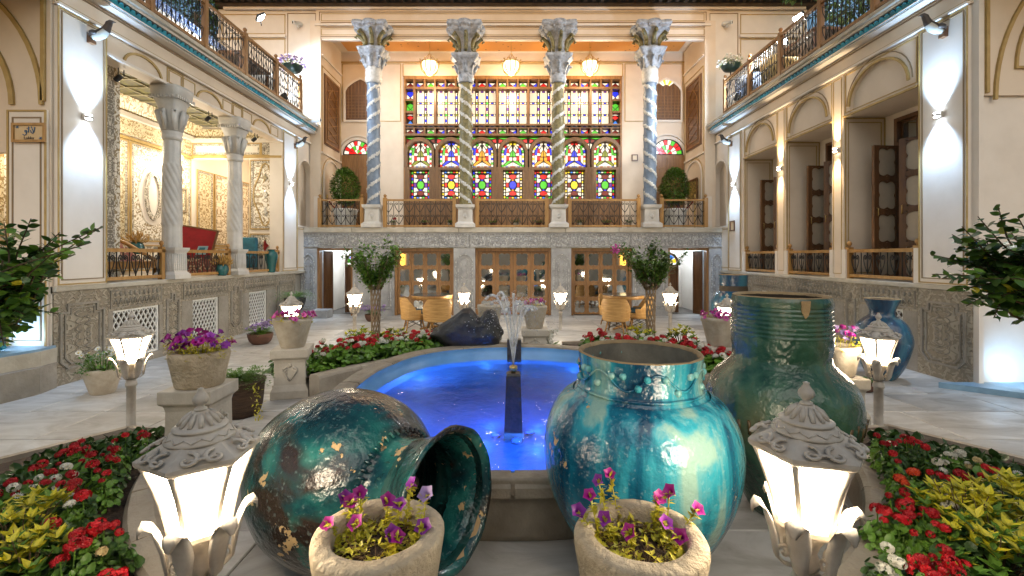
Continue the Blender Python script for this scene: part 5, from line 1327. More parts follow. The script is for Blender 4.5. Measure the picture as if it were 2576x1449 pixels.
# flood lights and balcony things
def flood(loc, aim, e, label, col=(.80, .88, 1.0), s=.16, spot=120):
    o = thing('floodlight', loc, label, 'floodlight'); d = V(aim).normalized(); M_ = d.to_track_quat('-Z', 'Y').to_matrix().to_4x4()
    q = MB(); q.obox(M_, s * 1.5, s, .05); q.build('housing', black_m, o)
    for k in range(3):
        q = MB(); q.obox(M_ @ Matrix.Translation((-.45 * s + .45 * s * k, 0, -.028)), s * .38, s * .8, .006); q.build('led_panel', emit_flood, o)
    q = MB(); q.tube([(0, 0, 0), (0, .02, -.12), (0, .05, -.2)], .012, 6); q.build('arm', black_m, o)
    dl = bpy.data.lights.new('beam', 'SPOT'); dl.energy = e; dl.color = col; dl.spot_size = R(spot); dl.spot_blend = .6; dl.shadow_soft_size = .08
    lo = link('beam', dl, o, d * .06); lo.rotation_mode = 'QUATERNION'; lo.rotation_quaternion = d.to_track_quat('-Z', 'Y')
emit_flood = emit('flood_led', (.85, .92, 1.0), 60)
flood(P(655, 42, 11.4), (.5, .35, -.8), 230, 'bright floodlight above the left balcony near the hall', (.80, .89, 1.0), .2, 140)
flood(P(2012, 45, 10.2), (-.72, -.1, -.65), 800, 'dazzling floodlight above the right balcony railing', (.97, .95, .88), .2, 140)
flood(P(1968, 106, 11.0), (-.6, -.5, -.3), 150, 'small bright spotlight on the right balcony post')
flood(P(618, 175, 9.6), (-.62, -.75, -.05), 120, 'small spotlight on the left balcony post')
flood(P(715, 244, 11.2), (.6, .62, .35), 130, 'floodlight under the left balcony railing aimed at the pillars', (.62, .78, 1.0))
flood(P(1855, 246, 11.2), (-.6, .62, .35), 160, 'floodlight under the right balcony railing aimed at the pillars', (.62, .78, 1.0))

# chandeliers
def make_chandelier():
    t = thing('chandelier', (0, 0, 0), 'x', 'chandelier', 'chandeliers under the hall ceiling')
    q = MB(); q.tube([(0, 0, .34), (0, 0, .82)], .01, 6); q.lathe([(.05, .8), (.06, .82), (.02, .83)], 12); q.build('stem', brass, t)
    q = MB(); q.lathe([(.02, -.24), (.12, -.22), (.21, -.13), (.24, -.02), (.22, .09), (.16, .15), (.1, .17)], 18); q.build('glass_bowl', globe_glass, t)
    for k in range(10):
        a = k * pi / 5; q = MB()
        q.tube([(cos(a) * r, sin(a) * r, z) for r, z in ((.02, -.27), (.14, -.24), (.235, -.14), (.27, -.02), (.27, .08), (.31, .14), (.33, .12))], .016, 5); q.build('arm', brass, t)
    for k in range(5):
        a = k * 2 * pi / 5; q = MB(); q.tube([(cos(a) * r, sin(a) * r, z) for r, z in ((.26, .1), (.16, .2), (.08, .28), (.03, .36))], .008, 5); q.build('chain', brass, t)
    q = MB(); q.lathe([(.26, .075), (.275, .08), (.275, .1), (.26, .105)], 24, cap0=False, cap1=False); q.build('ring', brass, t)
    q = MB(); q.lathe([(.005, -.31), (.02, -.29), (.025, -.26)], 10); q.build('finial', brass, t)
    return t
ch0 = make_chandelier()
for i, (x, lab) in enumerate(((1081, 'glowing glass chandelier left of the second pillar'), (1286, 'glowing glass chandelier between the two middle pillars'), (1484, 'glowing glass chandelier right of the third pillar'))):
    o = ch0 if i == 0 else copy_tree(ch0); p = P(x, 166, 13.75); place(o, p, .2 * i, lab)
    light('chandelier_light', 'POINT', (p.x, p.y, p.z - .42), 45, (1.0, .72, .42), .12)

# lobby lamps
lam_m = lamp_glass
for i, (u, lab) in enumerate(((6.55, 'glowing lobby wall lamp nearest the pilaster'), (8.75, 'glowing lobby wall lamp left of the first column'), (10.78, 'glowing lobby wall lamp near the end wall'))):
    o = thing('wall_lamp', (XB_ + .05, u, 3.95), lab, 'wall light', 'lobby wall lamps')
    q = MB(); q.tube([(0, 0, 0), (.06, 0, -.06), (.12, 0, -.02)], .012, 6); q.build('arm', brass, o)
    q = MB(); q.sphere((.13, 0, .05), .065, 12, 8); q.build('globe', globe_glass, o)
    light('lobby_light', 'POINT', (XB_ + .5, u, 3.75), 42, (1.0, .89, .70), .1)
light('lobby_light', 'POINT', (-7.0, YE + 1.4, 3.9), 30, (1.0, .80, .55), .1)
# clip-on track spots at the lobby head
for i, (u, lab) in enumerate(((6.95, 'black spot lamp on the lobby head nearest the pilaster'), (9.0, 'black spot lamp on the lobby head between the columns'), (10.6, 'black spot lamp on the lobby head past the second column'))):
    o = thing('spot_lamp', FL.p(u, ZO - .02, -.2), lab, 'spotlight', 'spot lamps on the lobby head')
    q = MB(); q.tube([(0, -.05, 0), (0, -.05, -.1)], .008, 5); q.tube([(0, .05, 0), (0, .05, -.1)], .008, 5); q.build('arm', black_m, o)
    q = MB(); q.lathe([(.025, 0), (.04, .02), (.04, .11), (.035, .115)], 10, mat=Matrix.Translation((0, 0, -.1)) @ Euler((0, R(-130), 0)).to_matrix().to_4x4()); q.build('head', black_m, o)

# ground lights
def ground_light(loc, aim, e, col, led, label, spot=100):
    o = thing('ground_light', loc, label, 'floodlight'); d = V(aim).normalized(); M_ = d.to_track_quat('-Z', 'Y').to_matrix().to_4x4(); M_.translation = V((0, 0, .07))
    q = MB(); q.obox(M_, .12, .09, .05); q.build('housing', MATS['turquoise_tile'] if led is cool_led else black_m, o)
    q = MB(); q.obox(M_ @ Matrix.Translation((0, 0, -.028)), .09, .06, .006); q.build('lens', led, o)
    q = MB(); q.tube([(0, 0, 0), (0, 0, .06)], .012, 6); q.build('spike', iron, o)
    dl = bpy.data.lights.new('beam', 'SPOT'); dl.energy = e; dl.color = col; dl.spot_size = R(spot); dl.spot_blend = .7; dl.shadow_soft_size = .05
    lo = link('beam', dl, o, V((0, 0, .07)) + d * .05); lo.rotation_mode = 'QUATERNION'; lo.rotation_quaternion = d.to_track_quat('-Z', 'Y')
ground_light((6.08, 5.3, .07), (.35, .9, .45), 9, (.22, .55, 1.0), cool_led, 'small turquoise ground light washing the right edge wall blue', 120)
ground_light((-6.05, 5.35, .53), (.0, .9, .4), 6, (.25, .58, 1.0), cool_led, 'small ground light washing the wall below the lobby sign', 120)
ground_light((-2.95, 4.72, 0), (.8, .2, .12), 30, (1.0, .78, .35), warm_led, 'warm ground spotlight beside the woven basket', 110)

# ------------------------------------------------------------ glazed jars
def glaze(name, cols, chip=(.52, .36, .17), chips=.67, streak=(3, 3, .55), sc=1.6, pos=(.30, .42, .52, .62), rough=.13, bump=.55, dark=None, chipsc=4.0, speck=.0):
    m = bpy.data.materials.new(name); m.use_nodes = True; N, L, bs = nodes_of(m)
    tc = N.new('ShaderNodeTexCoord'); mp = N.new('ShaderNodeMapping'); mp.inputs['Scale'].default_value = streak; L.new(tc.outputs['Object'], mp.inputs[0])
    n1 = N.new('ShaderNodeTexNoise'); n1.inputs['Scale'].default_value = sc; n1.inputs['Detail'].default_value = 5; n1.inputs['Distortion'].default_value = .5; L.new(mp.outputs[0], n1.inputs['Vector'])
    cr = N.new('ShaderNodeValToRGB'); L.new(n1.outputs['Fac'], cr.inputs[0])
    while len(cr.color_ramp.elements) < len(cols): cr.color_ramp.elements.new(.5)
    for e, c, p in zip(cr.color_ramp.elements, cols, pos): e.color = (*c, 1); e.position = p
    col = cr.outputs[0]
    if dark:
        n3 = N.new('ShaderNodeTexNoise'); n3.inputs['Scale'].default_value = 2.3; n3.inputs['Detail'].default_value = 7; n3.inputs['Distortion'].default_value = .8; L.new(tc.outputs['Object'], n3.inputs['Vector'])
        r3 = N.new('ShaderNodeMapRange'); r3.inputs['From Min'].default_value = .45; r3.inputs['From Max'].default_value = .55; L.new(n3.outputs['Fac'], r3.inputs['Value'])
        x3 = N.new('ShaderNodeMix'); x3.data_type = 'RGBA'; L.new(r3.outputs[0], x3.inputs[0]); L.new(col, x3.inputs[6]); x3.inputs[7].default_value = (*dark, 1); col = x3.outputs[2]
    if speck:
        n4 = N.new('ShaderNodeTexNoise'); n4.inputs['Scale'].default_value = 45; n4.inputs['Detail'].default_value = 3; L.new(tc.outputs['Object'], n4.inputs['Vector'])
        r4 = N.new('ShaderNodeMapRange'); r4.inputs['From Min'].default_value = .60; r4.inputs['From Max'].default_value = .68; r4.inputs['To Max'].default_value = speck; L.new(n4.outputs['Fac'], r4.inputs['Value'])
        x4 = N.new('ShaderNodeMix'); x4.data_type = 'RGBA'; L.new(r4.outputs[0], x4.inputs[0]); L.new(col, x4.inputs[6]); x4.inputs[7].default_value = (.42, .60, .58, 1); col = x4.outputs[2]
    n2 = N.new('ShaderNodeTexNoise'); n2.inputs['Scale'].default_value = chipsc; n2.inputs['Detail'].default_value = 5; n2.inputs['Roughness'].default_value = .65; L.new(tc.outputs['Object'], n2.inputs['Vector'])
    mr = N.new('ShaderNodeMapRange'); mr.inputs['From Min'].default_value = chips; mr.inputs['From Max'].default_value = chips + .012; L.new(n2.outputs['Fac'], mr.inputs['Value'])
    mx = N.new('ShaderNodeMix'); mx.data_type = 'RGBA'; L.new(mr.outputs[0], mx.inputs[0]); L.new(col, mx.inputs[6]); mx.inputs[7].default_value = (*chip, 1); L.new(mx.outputs[2], bs.inputs['Base Color'])
    rr_ = N.new('ShaderNodeMath'); rr_.operation = 'MULTIPLY_ADD'; rr_.inputs[1].default_value = .6; rr_.inputs[2].default_value = rough; L.new(mr.outputs[0], rr_.inputs[0]); L.new(rr_.outputs[0], bs.inputs['Roughness'])
    bs.inputs['Coat Weight'].default_value = .35; bs.inputs['Coat Roughness'].default_value = .06
    nb = N.new('ShaderNodeTexNoise'); nb.inputs['Scale'].default_value = 22; nb.inputs['Detail'].default_value = 6; L.new(tc.outputs['Object'], nb.inputs['Vector'])
    sbt = N.new('ShaderNodeMath'); sbt.operation = 'SUBTRACT'; L.new(nb.outputs['Fac'], sbt.inputs[0]); L.new(mr.outputs[0], sbt.inputs[1])
    bp = N.new('ShaderNodeBump'); bp.inputs['Strength'].default_value = bump; bp.inputs['Distance'].default_value = .02; L.new(sbt.outputs[0], bp.inputs['Height']); L.new(bp.outputs[0], bs.inputs['Normal']); L.new(bp.outputs[0], bs.inputs['Coat Normal'])
    return m
clay = mk('bare_clay', (.42, .29, .14), .8, (.30, .20, .10), 8, 5, bump=.4, bscale=30)
clay_in = mk('jar_interior', (.34, .31, .24), .7, (.18, .165, .13), 4, 6, bump=.3, bscale=14)
g_turq = glaze('turquoise_glaze', [(.003, .045, .10), (.008, .13, .22), (.035, .34, .44), (.28, .46, .40)], chips=.655, pos=(.36, .455, .55, .645), streak=(3.2, 3.2, .42), sc=1.7, speck=.2, rough=.14)
g_green = glaze('green_glaze', [(.008, .035, .025), (.02, .07, .045), (.045, .11, .07), (.10, .12, .07)], chips=.73, pos=(.32, .45, .56, .68), streak=(2.4, 2.4, .8), rough=.2)
g_lying = glaze('dark_teal_glaze', [(.003, .018, .025), (.006, .045, .055), (.015, .12, .11), (.05, .22, .18)], chips=.64, pos=(.30, .42, .54, .66), streak=(2, 2, 2), dark=(.03, .02, .016), chipsc=6.5, rough=.17, speck=.14)
g_blue = glaze('blue_glaze', [(.003, .018, .045), (.005, .035, .085), (.012, .07, .13), (.03, .12, .17)], chips=.75, rough=.15)
g_teal = glaze('teal_glaze', [(.003, .05, .055), (.006, .08, .085), (.012, .11, .11), (.02, .14, .14)], chips=.9, rough=.12)
def smooth_prof(pts, n=5):
    out = []
    for i in range(len(pts) - 1):
        p0, p1, p2, p3 = pts[max(i - 1, 0)], pts[i], pts[i + 1], pts[min(i + 2, len(pts) - 1)]
        for k in range(n):
            t = k / n
            f = lambda a, b, c, d: .5 * ((2 * b) + (-a + c) * t + (2 * a - 5 * b + 4 * c - d) * t * t + (-a + 3 * b - 3 * c + d) * t ** 3)
            out.append((f(p0[0], p1[0], p2[0], p3[0]), f(p0[1], p1[1], p2[1], p3[1])))
    out.append(pts[-1]); return out
def jar(name, loc, label, body, neck, rim_r, mat, inner, seg=56, rot=None, ribs=None, wob=.012, seed=1, ns=5):
    o = thing(name, loc, label, 'jar')
    if rot: o.rotation_euler = rot
    rs_ = random.Random(seed); ph = [rs_.random() * 6 for _ in range(4)]
    rf = lambda r, z, a: r * (1 + wob * sin(2 * a + ph[0] + z * 2) + wob * .6 * sin(5 * a + ph[1] + z * 6) + (ribs(r, z, a) if ribs else 0))
    q = MB(); q.lathe(smooth_prof(body), seg, cap1=False, rf=rf); q.build('body', mat, o)
    q = MB(); q.lathe(smooth_prof(neck, ns), seg, cap0=False, cap1=False, rf=rf); q.build('neck', mat, o)
    r, z = neck[-1]
    q = MB(); q.lathe([(r, z), (r - .003, z + .006), (r - .013, z + .006), (r - .026, z - .012)], seg, cap0=False, cap1=False, rf=lambda r, z, a: rf(r, z, a) + .004 * sin(17 * a) * sin(5 * a)); q.build('rim', clay, o)
    dep = neck[0][1]
    q = MB(); q.lathe(smooth_prof([(r - .024, z - .010), (neck[0][0] - .03, dep), (body[len(body) // 2][0] * .8, body[len(body) // 2][1]), (.05, body[0][1] + .08)], 3), 40, cap0=False, rf=rf); q.build('interior', inner, o)
    return o
# turquoise jar in front
tj = jar('glazed_jar', P(1608, 884, 2.5).xy.to_3d(), 'big upright turquoise jar with pale streaks beside the pool', [(.27, 0), (.30, .05), (.42, .2), (.52, .40), (.55, .58), (.53, .74), (.46, .87), (.38, .925)], [(.375, .92), (.355, .945), (.343, .97), (.338, 1.04), (.345, 1.10), (.347, 1.128)], .345, g_turq, clay_in, ribs=lambda r, z, a: .006 * sin(z * 90) * (.15 if z < .9 else 0))
q = MB(); rs = random.Random(6)
for k in range(30):
    a = k * 2 * pi / 30 + rs.uniform(-.05, .05); z = 1.03 + .03 * (1 if k % 3 else -1) + rs.uniform(-.012, .012); q.sphere((.345 * cos(a), .345 * sin(a), z), .02, 8, 5, 0, (1, 1, 1))
q.build('boss', glaze('pale_turquoise_glaze', [(.03, .30, .38), (.06, .38, .44), (.16, .46, .46), (.3, .5, .44)], chips=.8), tj)
q = MB(); q.tube([(.348 * cos(a * pi / 60), .348 * sin(a * pi / 60), 1.035 + .042 * sin(a * pi / 60 * 7)) for a in range(121)], .006, 5); q.tube([(.358 * cos(a * pi / 30), .358 * sin(a * pi / 30), .948) for a in range(61)], .008, 5); q.build('applied_cord', g_turq, tj)
tj.scale = (.94, .94, 1)
# tall green jar behind it
gj = jar('glazed_jar', (P(1962, 700, 2.98).x, 2.98, 0), 'tall dark green jar with ribbed neck behind the turquoise jar', [(.2, 0), (.24, .06), (.36, .28), (.49, .55), (.515, .70), (.475, .84), (.38, .93), (.345, .96)], [(.345, .955), (.33, .985), (.322, 1.02), (.333, 1.1), (.335, 1.18), (.332, 1.3), (.335, 1.36), (.322, 1.395)], .33, g_green, MATS['room_dark'], ribs=lambda r, z, a: (.014 * sin(z * 230) if 1.15 < z < 1.34 else (.012 * sin(15 * a + 2 * sin(40 * z)) if 1.0 < z < 1.14 else .0)), seed=3, ns=16); gj.scale = (.87, .87, 1)
nb_ = MB().tube([(.503, 0, .58), (.522, 0, .665)], .011, 5).mesh('notch', mk('brown_glaze', (.12, .07, .025), .25, (.05, .04, .02), 9))
for k in range(46): link('notch', nb_, gj, (0, 0, .012 * (k % 3)), (0, 0, k * 2 * pi / 46))
if 0: q.build('notched_band', None, gj)
q = MB(); q.fpoly(Fr((-.02, -.3375, 1.30), (1, 0, 0), Z, (0, -1, 0)), [(-.035, .085), (-.03, .02), (-.005, -.02), (.015, .0), (.025, .03), (.03, .085)], -.004, .004); q.build('rim_chip', clay, gj)
# fallen jar
lj_c = P(905, 1210, 2.28)
lj = jar('glazed_jar', (-.90, 2.50, .44), 'dark teal jar lying on its side with chipped glaze, mouth towards the pool', [(.16, -.62), (.2, -.6), (.34, -.46), (.44, -.22), (.46, .0), (.42, .2), (.33, .34), (.275, .385)], [(.275, .38), (.255, .41), (.25, .46), (.262, .56), (.285, .64), (.325, .70)], .32, g_lying, glaze('dark_inside', [(.003, .01, .01), (.008, .03, .028), (.01, .06, .055), (.03, .08, .07)], chips=.66, chipsc=7, streak=(2, 2, 8)), seed=9)
lj.rotation_euler = Euler((0, R(85), R(-31))); 
q = MB()
for k in range(50):
    a = k * 2 * pi / 50; q.tube([(.285 * cos(a), .285 * sin(a), .365), (.292 * cos(a), .292 * sin(a), .385), (.272 * cos(a), .272 * sin(a), .405)], .0075, 5)
q.build('rope_band', g_lying, lj)
q = MB(); q.lathe([(.325, .70), (.335, .705), (.332, .722), (.31, .715), (.296, .69)], 48, cap0=False, cap1=False, rf=lambda r, z, a: r * (1 + .01 * sin(3 * a) + .008 * sin(11 * a))); q.build('lip', g_lying, lj)
# blue jars along the right wall
p = P(2245, 945, 6.3)
jar('glazed_jar', (4.99, 6.15, 0), 'blue jar with flared neck standing against the right plinth', [(.16, 0), (.2, .04), (.3, .2), (.39, .45), (.40, .58), (.34, .74), (.26, .82), (.2, .86)], [(.2, .855), (.18, .88), (.175, .93), (.2, 1.0), (.235, 1.07), (.25, 1.1)], .25, g_blue, MATS['room_dark'], seed=5).scale = (.82, .82, .98)
jar('glazed_jar', (P(1845, 690, 9.2).x, 9.2, 0), 'dark blue jar on the far right behind the green jar', [(.2, 0), (.24, .05), (.36, .3), (.42, .55), (.42, .72), (.36, .86), (.30, .92)], [(.30, .915), (.265, .96), (.255, 1.0), (.262, 1.12), (.27, 1.22), (.272, 1.28)], .27, g_blue, MATS['room_dark'], seed=6)
jar('glazed_urn', FL.p(10.9, ZS, .0) + V((.0, 0, .0)), 'teal urn standing at the far end of the lobby railing', [(.07, 0), (.085, .02), (.1, .15), (.135, .32), (.14, .4), (.12, .47), (.09, .5)], [(.09, .498), (.075, .51), (.08, .53), (.095, .545)], .09, g_teal, MATS['room_dark'], 28, seed=7)
def wheat(loc, label, s=1.):
    o = thing('wheat_pot', loc, label, 'potted plant'); q = MB(); q.lathe(smooth_prof([(.07 * s, 0), (.1 * s, .05 * s), (.12 * s, .12 * s), (.1 * s, .19 * s), (.09 * s, .2 * s), (.105 * s, .22 * s)]), 24, cap1=False); q.build('pot', g_teal, o)
    rs_ = random.Random(3); q = MB()
    for k in range(70):
        a = rs_.random() * 6.28; sp = rs_.uniform(.02, .22) * s; h = rs_.uniform(.28, .42) * s
        b = V((cos(a) * sp, sin(a) * sp, h - sp * .4)); q.tube([(cos(a) * .03, sin(a) * .03, .18 * s), b * .75 + V((0, 0, .05 * s)), b], .003, 3); d = b.normalized()
        q.tube([b - d * .03, b, b + d * .05], [.003, .012, .002], 4)
    tag(q.build('wheat_ears', mk('dry_wheat', (.55, .33, .09), .7, (.42, .24, .06), 9) if 'dry_wheat' not in MATS else MATS['dry_wheat'], o), kind='stuff')
wheat(FL.p(9.05, ZS, .0), 'teal pot of dried wheat on the plinth ledge before the railing'); wheat(V((-6.9, 8.35, ZS + .42)), 'teal pot of dried wheat inside the lobby by the first column')

# ------------------------------------------------------------ stone pots and pedestals
rough_pot = mk('rough_stone', (.58, .48, .34), .75, (.40, .32, .21), 9, 7, .35, .65, bump=1.0, bscale=34, bdist=.02)
smooth_pot = mk('worn_stone', (.50, .44, .35), .7, (.36, .30, .22), 6, 7, .35, .65, bump=.4, bscale=30)
def stone_pot(loc, label, r, h, mat, taper=.78, group='stone flower pots', seed=1, wall=.05, round_=.0):
    o = thing('stone_pot', loc, label, 'flower pot', group); ph = seed
    rf = lambda rr, z, a: rr * (1 + .012 * sin(3 * a + ph) + .008 * sin(7 * a + 2 * ph + z * 9))
    b = r * taper
    q = MB(); q.lathe(smooth_prof([(b * .9, 0), (b, .02), (b + (r - b) * .5 + round_, h * .5), (r, h - .03), (r - .005, h)], 4) + [(r - .02, h + .006), (r - wall, h + .004), (r - wall - .008, h - .02), (r - wall - .012, h - .09)], 40, rf=rf, cap1=False); q.build('bowl', mat, o)
    q = MB(); rs_ = random.Random(seed); n = 28
    rings = [[((r - wall - .004) * t * cos(2 * pi * j / n), (r - wall - .004) * t * sin(2 * pi * j / n), h - .07 + .03 * (1 - t) + rs_.uniform(-.008, .008)) for j in range(n)] for t in (.05, .3, .55, .8, 1.0)]
    q.loft(rings, True, True, False); q.build('soil', soil, o); return o
def pedestal(loc, label, w, h, mat, rz=0., group='carved stone pedestals'):
    o = thing('pedestal', loc, label, 'pedestal', group, rz); a = w / 2
    rings = [[(s_ * x, s_ * y, z) for x, y in ((-1, -1), (1, -1), (1, 1), (-1, 1))] for z, s_ in ((0, a), (.09, a), (.12, a * .92), (.16, a * .84), (h - .16, a * .82), (h - .12, a * .86), (h - .10, a * .98), (h - .09, a), (h, a), )]
    q = MB(); q.loft(rings, True, True, True, 0, False); q.build('shaft', mat, o, bevel=.008)
    for k in range(4):
        q = MB(); F0 = Fr((0, -a * .83, 0), (1, 0, 0), Z, (0, -1, 0)); zc = h * .5
        for sg in (-1, 1):
            for f_ in range(3): q.tube([F0.p(0, zc - .08, 0), F0.p(sg * (.03 + .02 * f_), zc - .04 + .03 * f_, .01), F0.p(sg * (.05 + .012 * f_), zc + .03 * f_, .006), F0.p(sg * .03, zc + .02 + .03 * f_, .004)], .010, 4)
        q.sphere(F0.p(0, zc + .1, 0), .025, 6, 5, 0, (1, .5, 1.2)); c_ = q.build('carved_flower', mat, o); c_.rotation_euler = (0, 0, k * pi / 2)
    return o
POTS = []
# foreground pair
fgL = P(952, 1335, 1.54); fgR = P(1609, 1340, 1.54)
for (p, lab, lab2, sd) in ((fgL, 'rough stone pot with purple petunias in the left foreground', 'stone pedestal under the left foreground pot', 1), (fgR, 'rough stone pot with purple petunias in the right foreground', 'stone pedestal under the right foreground pot', 4)):
    pedestal((p.x, p.y, 0), lab2, .4, p.z - .34, stone_p); POTS.append((stone_pot((p.x, p.y, p.z - .34), lab, .218, .34, rough_pot, .80, seed=sd, wall=.06), 'fg', .168, .27))
p = P(503, 968, 3.6); zt_ = p.z
pedestal((p.x, p.y, 0), 'carved pedestal under the pot of magenta petunias on the left', .39, zt_, stone_p, .05); POTS.append((stone_pot((p.x, p.y, zt_), 'grainy stone pot full of magenta petunias on the left pedestal', .21, .27, rough_pot, .8, seed=2), 'magenta', .2, .25))
p = P(737, 872, 5.45); zt_ = p.z
pedestal((p.x, p.y, 0), 'pale carved pedestal standing at the end of the far left flower bed', .41, zt_, stone_p, .25); POTS.append((stone_pot((p.x, p.y, zt_), 'tapered stone pot of pink petunias on the pale pedestal', .22, .34, smooth_pot, .62, seed=3), 'pink', .18, .3))
p = P(1232, 860, 7.3)
pedestal((p.x, p.y, 0), 'weathered pedestal behind the black rock', .4, .45, stone_p); POTS.append((stone_pot((p.x, p.y, .45), 'empty looking tapered stone pot behind the black rock', .2, .42, smooth_pot, .66, seed=5), None, .1, .38))
p = P(1345, 860, 7.3)
pedestal((p.x, p.y, 0), 'weathered pedestal right of the fountain jets', .42, .5, stone_p); POTS.append((stone_pot((p.x, p.y, .5), 'tapered stone pot of pink flowers right of the fountain jets', .2, .36, smooth_pot, .66, seed=6), 'pinkside', .14, .32))
p = P(1812, 870, 5.9)
pedestal((p.x, p.y, 0), 'pedestal beside the neck of the green jar', .4, .5, stone_p); POTS.append((stone_pot((p.x, p.y, .5), 'stone pot of pink petunias left of the green jar neck', .235, .36, smooth_pot, .66, seed=7), 'pink', .17, .32))
p = P(2112, 930, 4.6)
pedestal((p.x, p.y, 0), 'pedestal half hidden right of the green jar', .36, .45, stone_p); POTS.append((stone_pot((p.x, p.y, .45), 'stone pot of violet and pink flowers right of the green jar', .18, .3, smooth_pot, .72, seed=8), 'violet', .14, .26))
p = P(262, 975, 5.7)
POTS.append((stone_pot((-4.95, 5.5, 0), 'small stone pot of white daisies by the left plinth', .2, .3, smooth_pot, .62, seed=9), 'daisy', .16, .28))
# clay bowls and basket along the left
def bowl(loc, label, r, h, mat, cat='flower pot'):
    o = thing('plant_bowl', loc, label, cat); q = MB(); q.lathe(smooth_prof([(r * .6, 0), (r * .85, h * .3), (r, h * .8), (r, h)], 4) + [(r - .02, h), (r - .04, h - .05)], 28, cap1=True); q.build('bowl', mat, o); return o
terracotta = mk('dark_terracotta', (.12, .05, .03), .6, (.08, .035, .02), 9)
basket_m = mk('basket_weave', (.10, .055, .03), .8, (.05, .028, .016), 6, 3, stretch=(1, 1, 8), bump=.8, bscale=14)
bw1 = bowl((P(655, 845, 8.6).x, 8.6, 0), 'dark clay bowl of small lilac flowers by the lattice grille', .22, .2, terracotta)
bk = thing('plant_basket', (P(606, 985, 4.75).x, 4.75, 0), 'woven basket with trailing green plant beside the left pedestal', 'plant basket')
q = MB(); q.lathe([(.17, 0), (.2, .1), (.21, .2), (.23, .35), (.24, .36)], 28, cap1=True, rf=lambda r, z, a: r * (1 + .02 * sin(20 * a + z * 60))); q.build('basket', basket_m, bk)
bp_ = bowl((P(742, 770, 11.0).x, 11.0, .0), 'dark hanging bowl with fern by the left side door', .24, .3, black_m)
bp_.location.z = .35
q = MB(); q.lathe([(.12, -.35), (.04, -.3), (.04, 0)], 12); q.build('stand', iron, bp_)
bw2 = bowl((P(938, 795, 11.6).x, 11.6, 0), 'pot of pale lilac flowers behind the left lantern', .2, .18, terracotta)
bw3 = bowl((P(1383, 855, 7.4).x, 7.4, 0), 'small dark pot of white flowers at the right bed corner', .11, .2, black_m)
bw4 = bowl((P(618, 175, 1).x * 0 + 4.3, 5.6, 0), 'low plant tray on the paving by the blue jar', .16, .1, terracotta)
# stepping block by the side door
blk = thing('stone_block', (P(810, 790, 12.3).x, 12.3, 0), 'grey stone block beside the left side door', 'block'); q = MB(); q.box(-.22, .22, -.2, .2, 0, .22); q.build('block', stone_g, blk, bevel=.015)

# black rock
rk = MB(); rs = random.Random(7); seg, rg = 40, 24; rings = []
from mathutils import noise as mn
for i in range(1, rg):
    a = pi * i / rg - pi / 2; ring = []
    for j in range(seg):
        b = 2 * pi * j / seg; d = V((cos(a) * cos(b), cos(a) * sin(b), sin(a)))
        x = d.x * .54; z = d.z * .29 * (1.0 + .35 * exp(-((d.x - .0) / .34) ** 2) + .75 * exp(-((d.x - .68) / .22) ** 2) - .42 * exp(-((d.x - .36) / .11) ** 2)); y_ = d.y * .27
        if d.x < -.2: z *= (1 + (d.x + .2) * .75)
        n_ = 1 + .14 * mn.noise(d * 2.2 + V((3, 1, 7))) + .05 * mn.noise(d * 6)
        ring.append((x * n_, y_ * n_, max(z * n_ + .2, -.0)))
    rings.append(ring)
rk.loft(rings)
rko = thing('black_rock', (P(1172, 870, 6.72).x, 6.72, .30), 'wet black boulder resting on the far pool edge', 'rock')
rk.build('boulder', mk('wet_black_rock', (.012, .012, .013), .45, (.03, .03, .032), 5, 7, .4, .7, bump=.6, bscale=12, bdist=.03), rko)
# wall below the rock
# ------------------------------------------------------------ tables and chairs
def make_table():
    t = thing('round_table', (0, 0, 0), 'x', 'table', 'round tables on the paving')
    q = MB(); q.lathe([(.44, .70), (.46, .705), (.46, .775), (.455, .78)], 36); q.build('apron', wood_l, t)
    q = MB(); q.lathe([(.47, .781), (.475, .787), (.47, .793)], 36); q.build('glass_top', mk('table_glass', (.10, .09, .08), .06, spec=.8), t)
    q = MB(); q.lathe([(.035, .03), (.03, .1), (.03, .7)], 14); q.build('column', wood_l, t)
    for k in range(4):
        a = k * pi / 2 + .4; q = MB(); q.tube([(cos(a) * .03, sin(a) * .03, .06), (cos(a) * .28, sin(a) * .28, .015)], [.028, .02], 6); q.build('foot', wood_l, t)
    return t
def make_chair():
    t = thing('tub_chair', (0, 0, 0), 'x', 'chair', 'woven tub chairs')
    # faces +Y
    q = MB(); n = 22; rings = []
    for i in range(n + 1):
        a = R(-25) - (R(310) - R(180) + R(100)) * i / n
        a = R(20) - R(220) * i / n
        d = V((cos(a), sin(a), 0)); back = max(0, -sin(a)); zt = .46 + .24 * min(1, back * 1.6)
        rings.append([d * .25 + V((0, 0, .26)), d * .27 + V((0, 0, .26)), d * .30 + V((0, 0, zt)), d * .275 + V((0, 0, zt))])
    q.loft(rings, True, True, True, 0, False); q.build('tub_back', wicker, t)
    q = MB(); q.lathe([(.235, .24), (.265, .25), (.27, .33), (.26, .36)], 26); q.build('seat', wicker, t)
    q = MB(); q.lathe(smooth_prof([(.2, .361), (.235, .38), (.235, .42), (.2, .44), (.05, .444)], 3), 24); q.build('cushion', cushion, t)
    for k in range(4):
        a = k * pi / 2 + pi / 4; q = MB(); q.tube([(cos(a) * .2, sin(a) * .2, .25), (cos(a) * .27, sin(a) * .27, 0)], [.018, .013], 7); q.build('leg', wood_l, t)
    for k in range(4):
        a = k * pi / 2 + pi / 4; b = a + pi / 2; q = MB(); q.tube([(cos(a) * .21, sin(a) * .21, .24), (cos(b) * .245, sin(b) * .245, .08)], .006, 5); q.tube([(cos(b) * .21, sin(b) * .21, .24), (cos(a) * .245, sin(a) * .245, .08)], .006, 5); q.build('cross_brace', iron, t)
    return t
tb0 = make_table(); cr0 = make_chair(); first = [True, True]
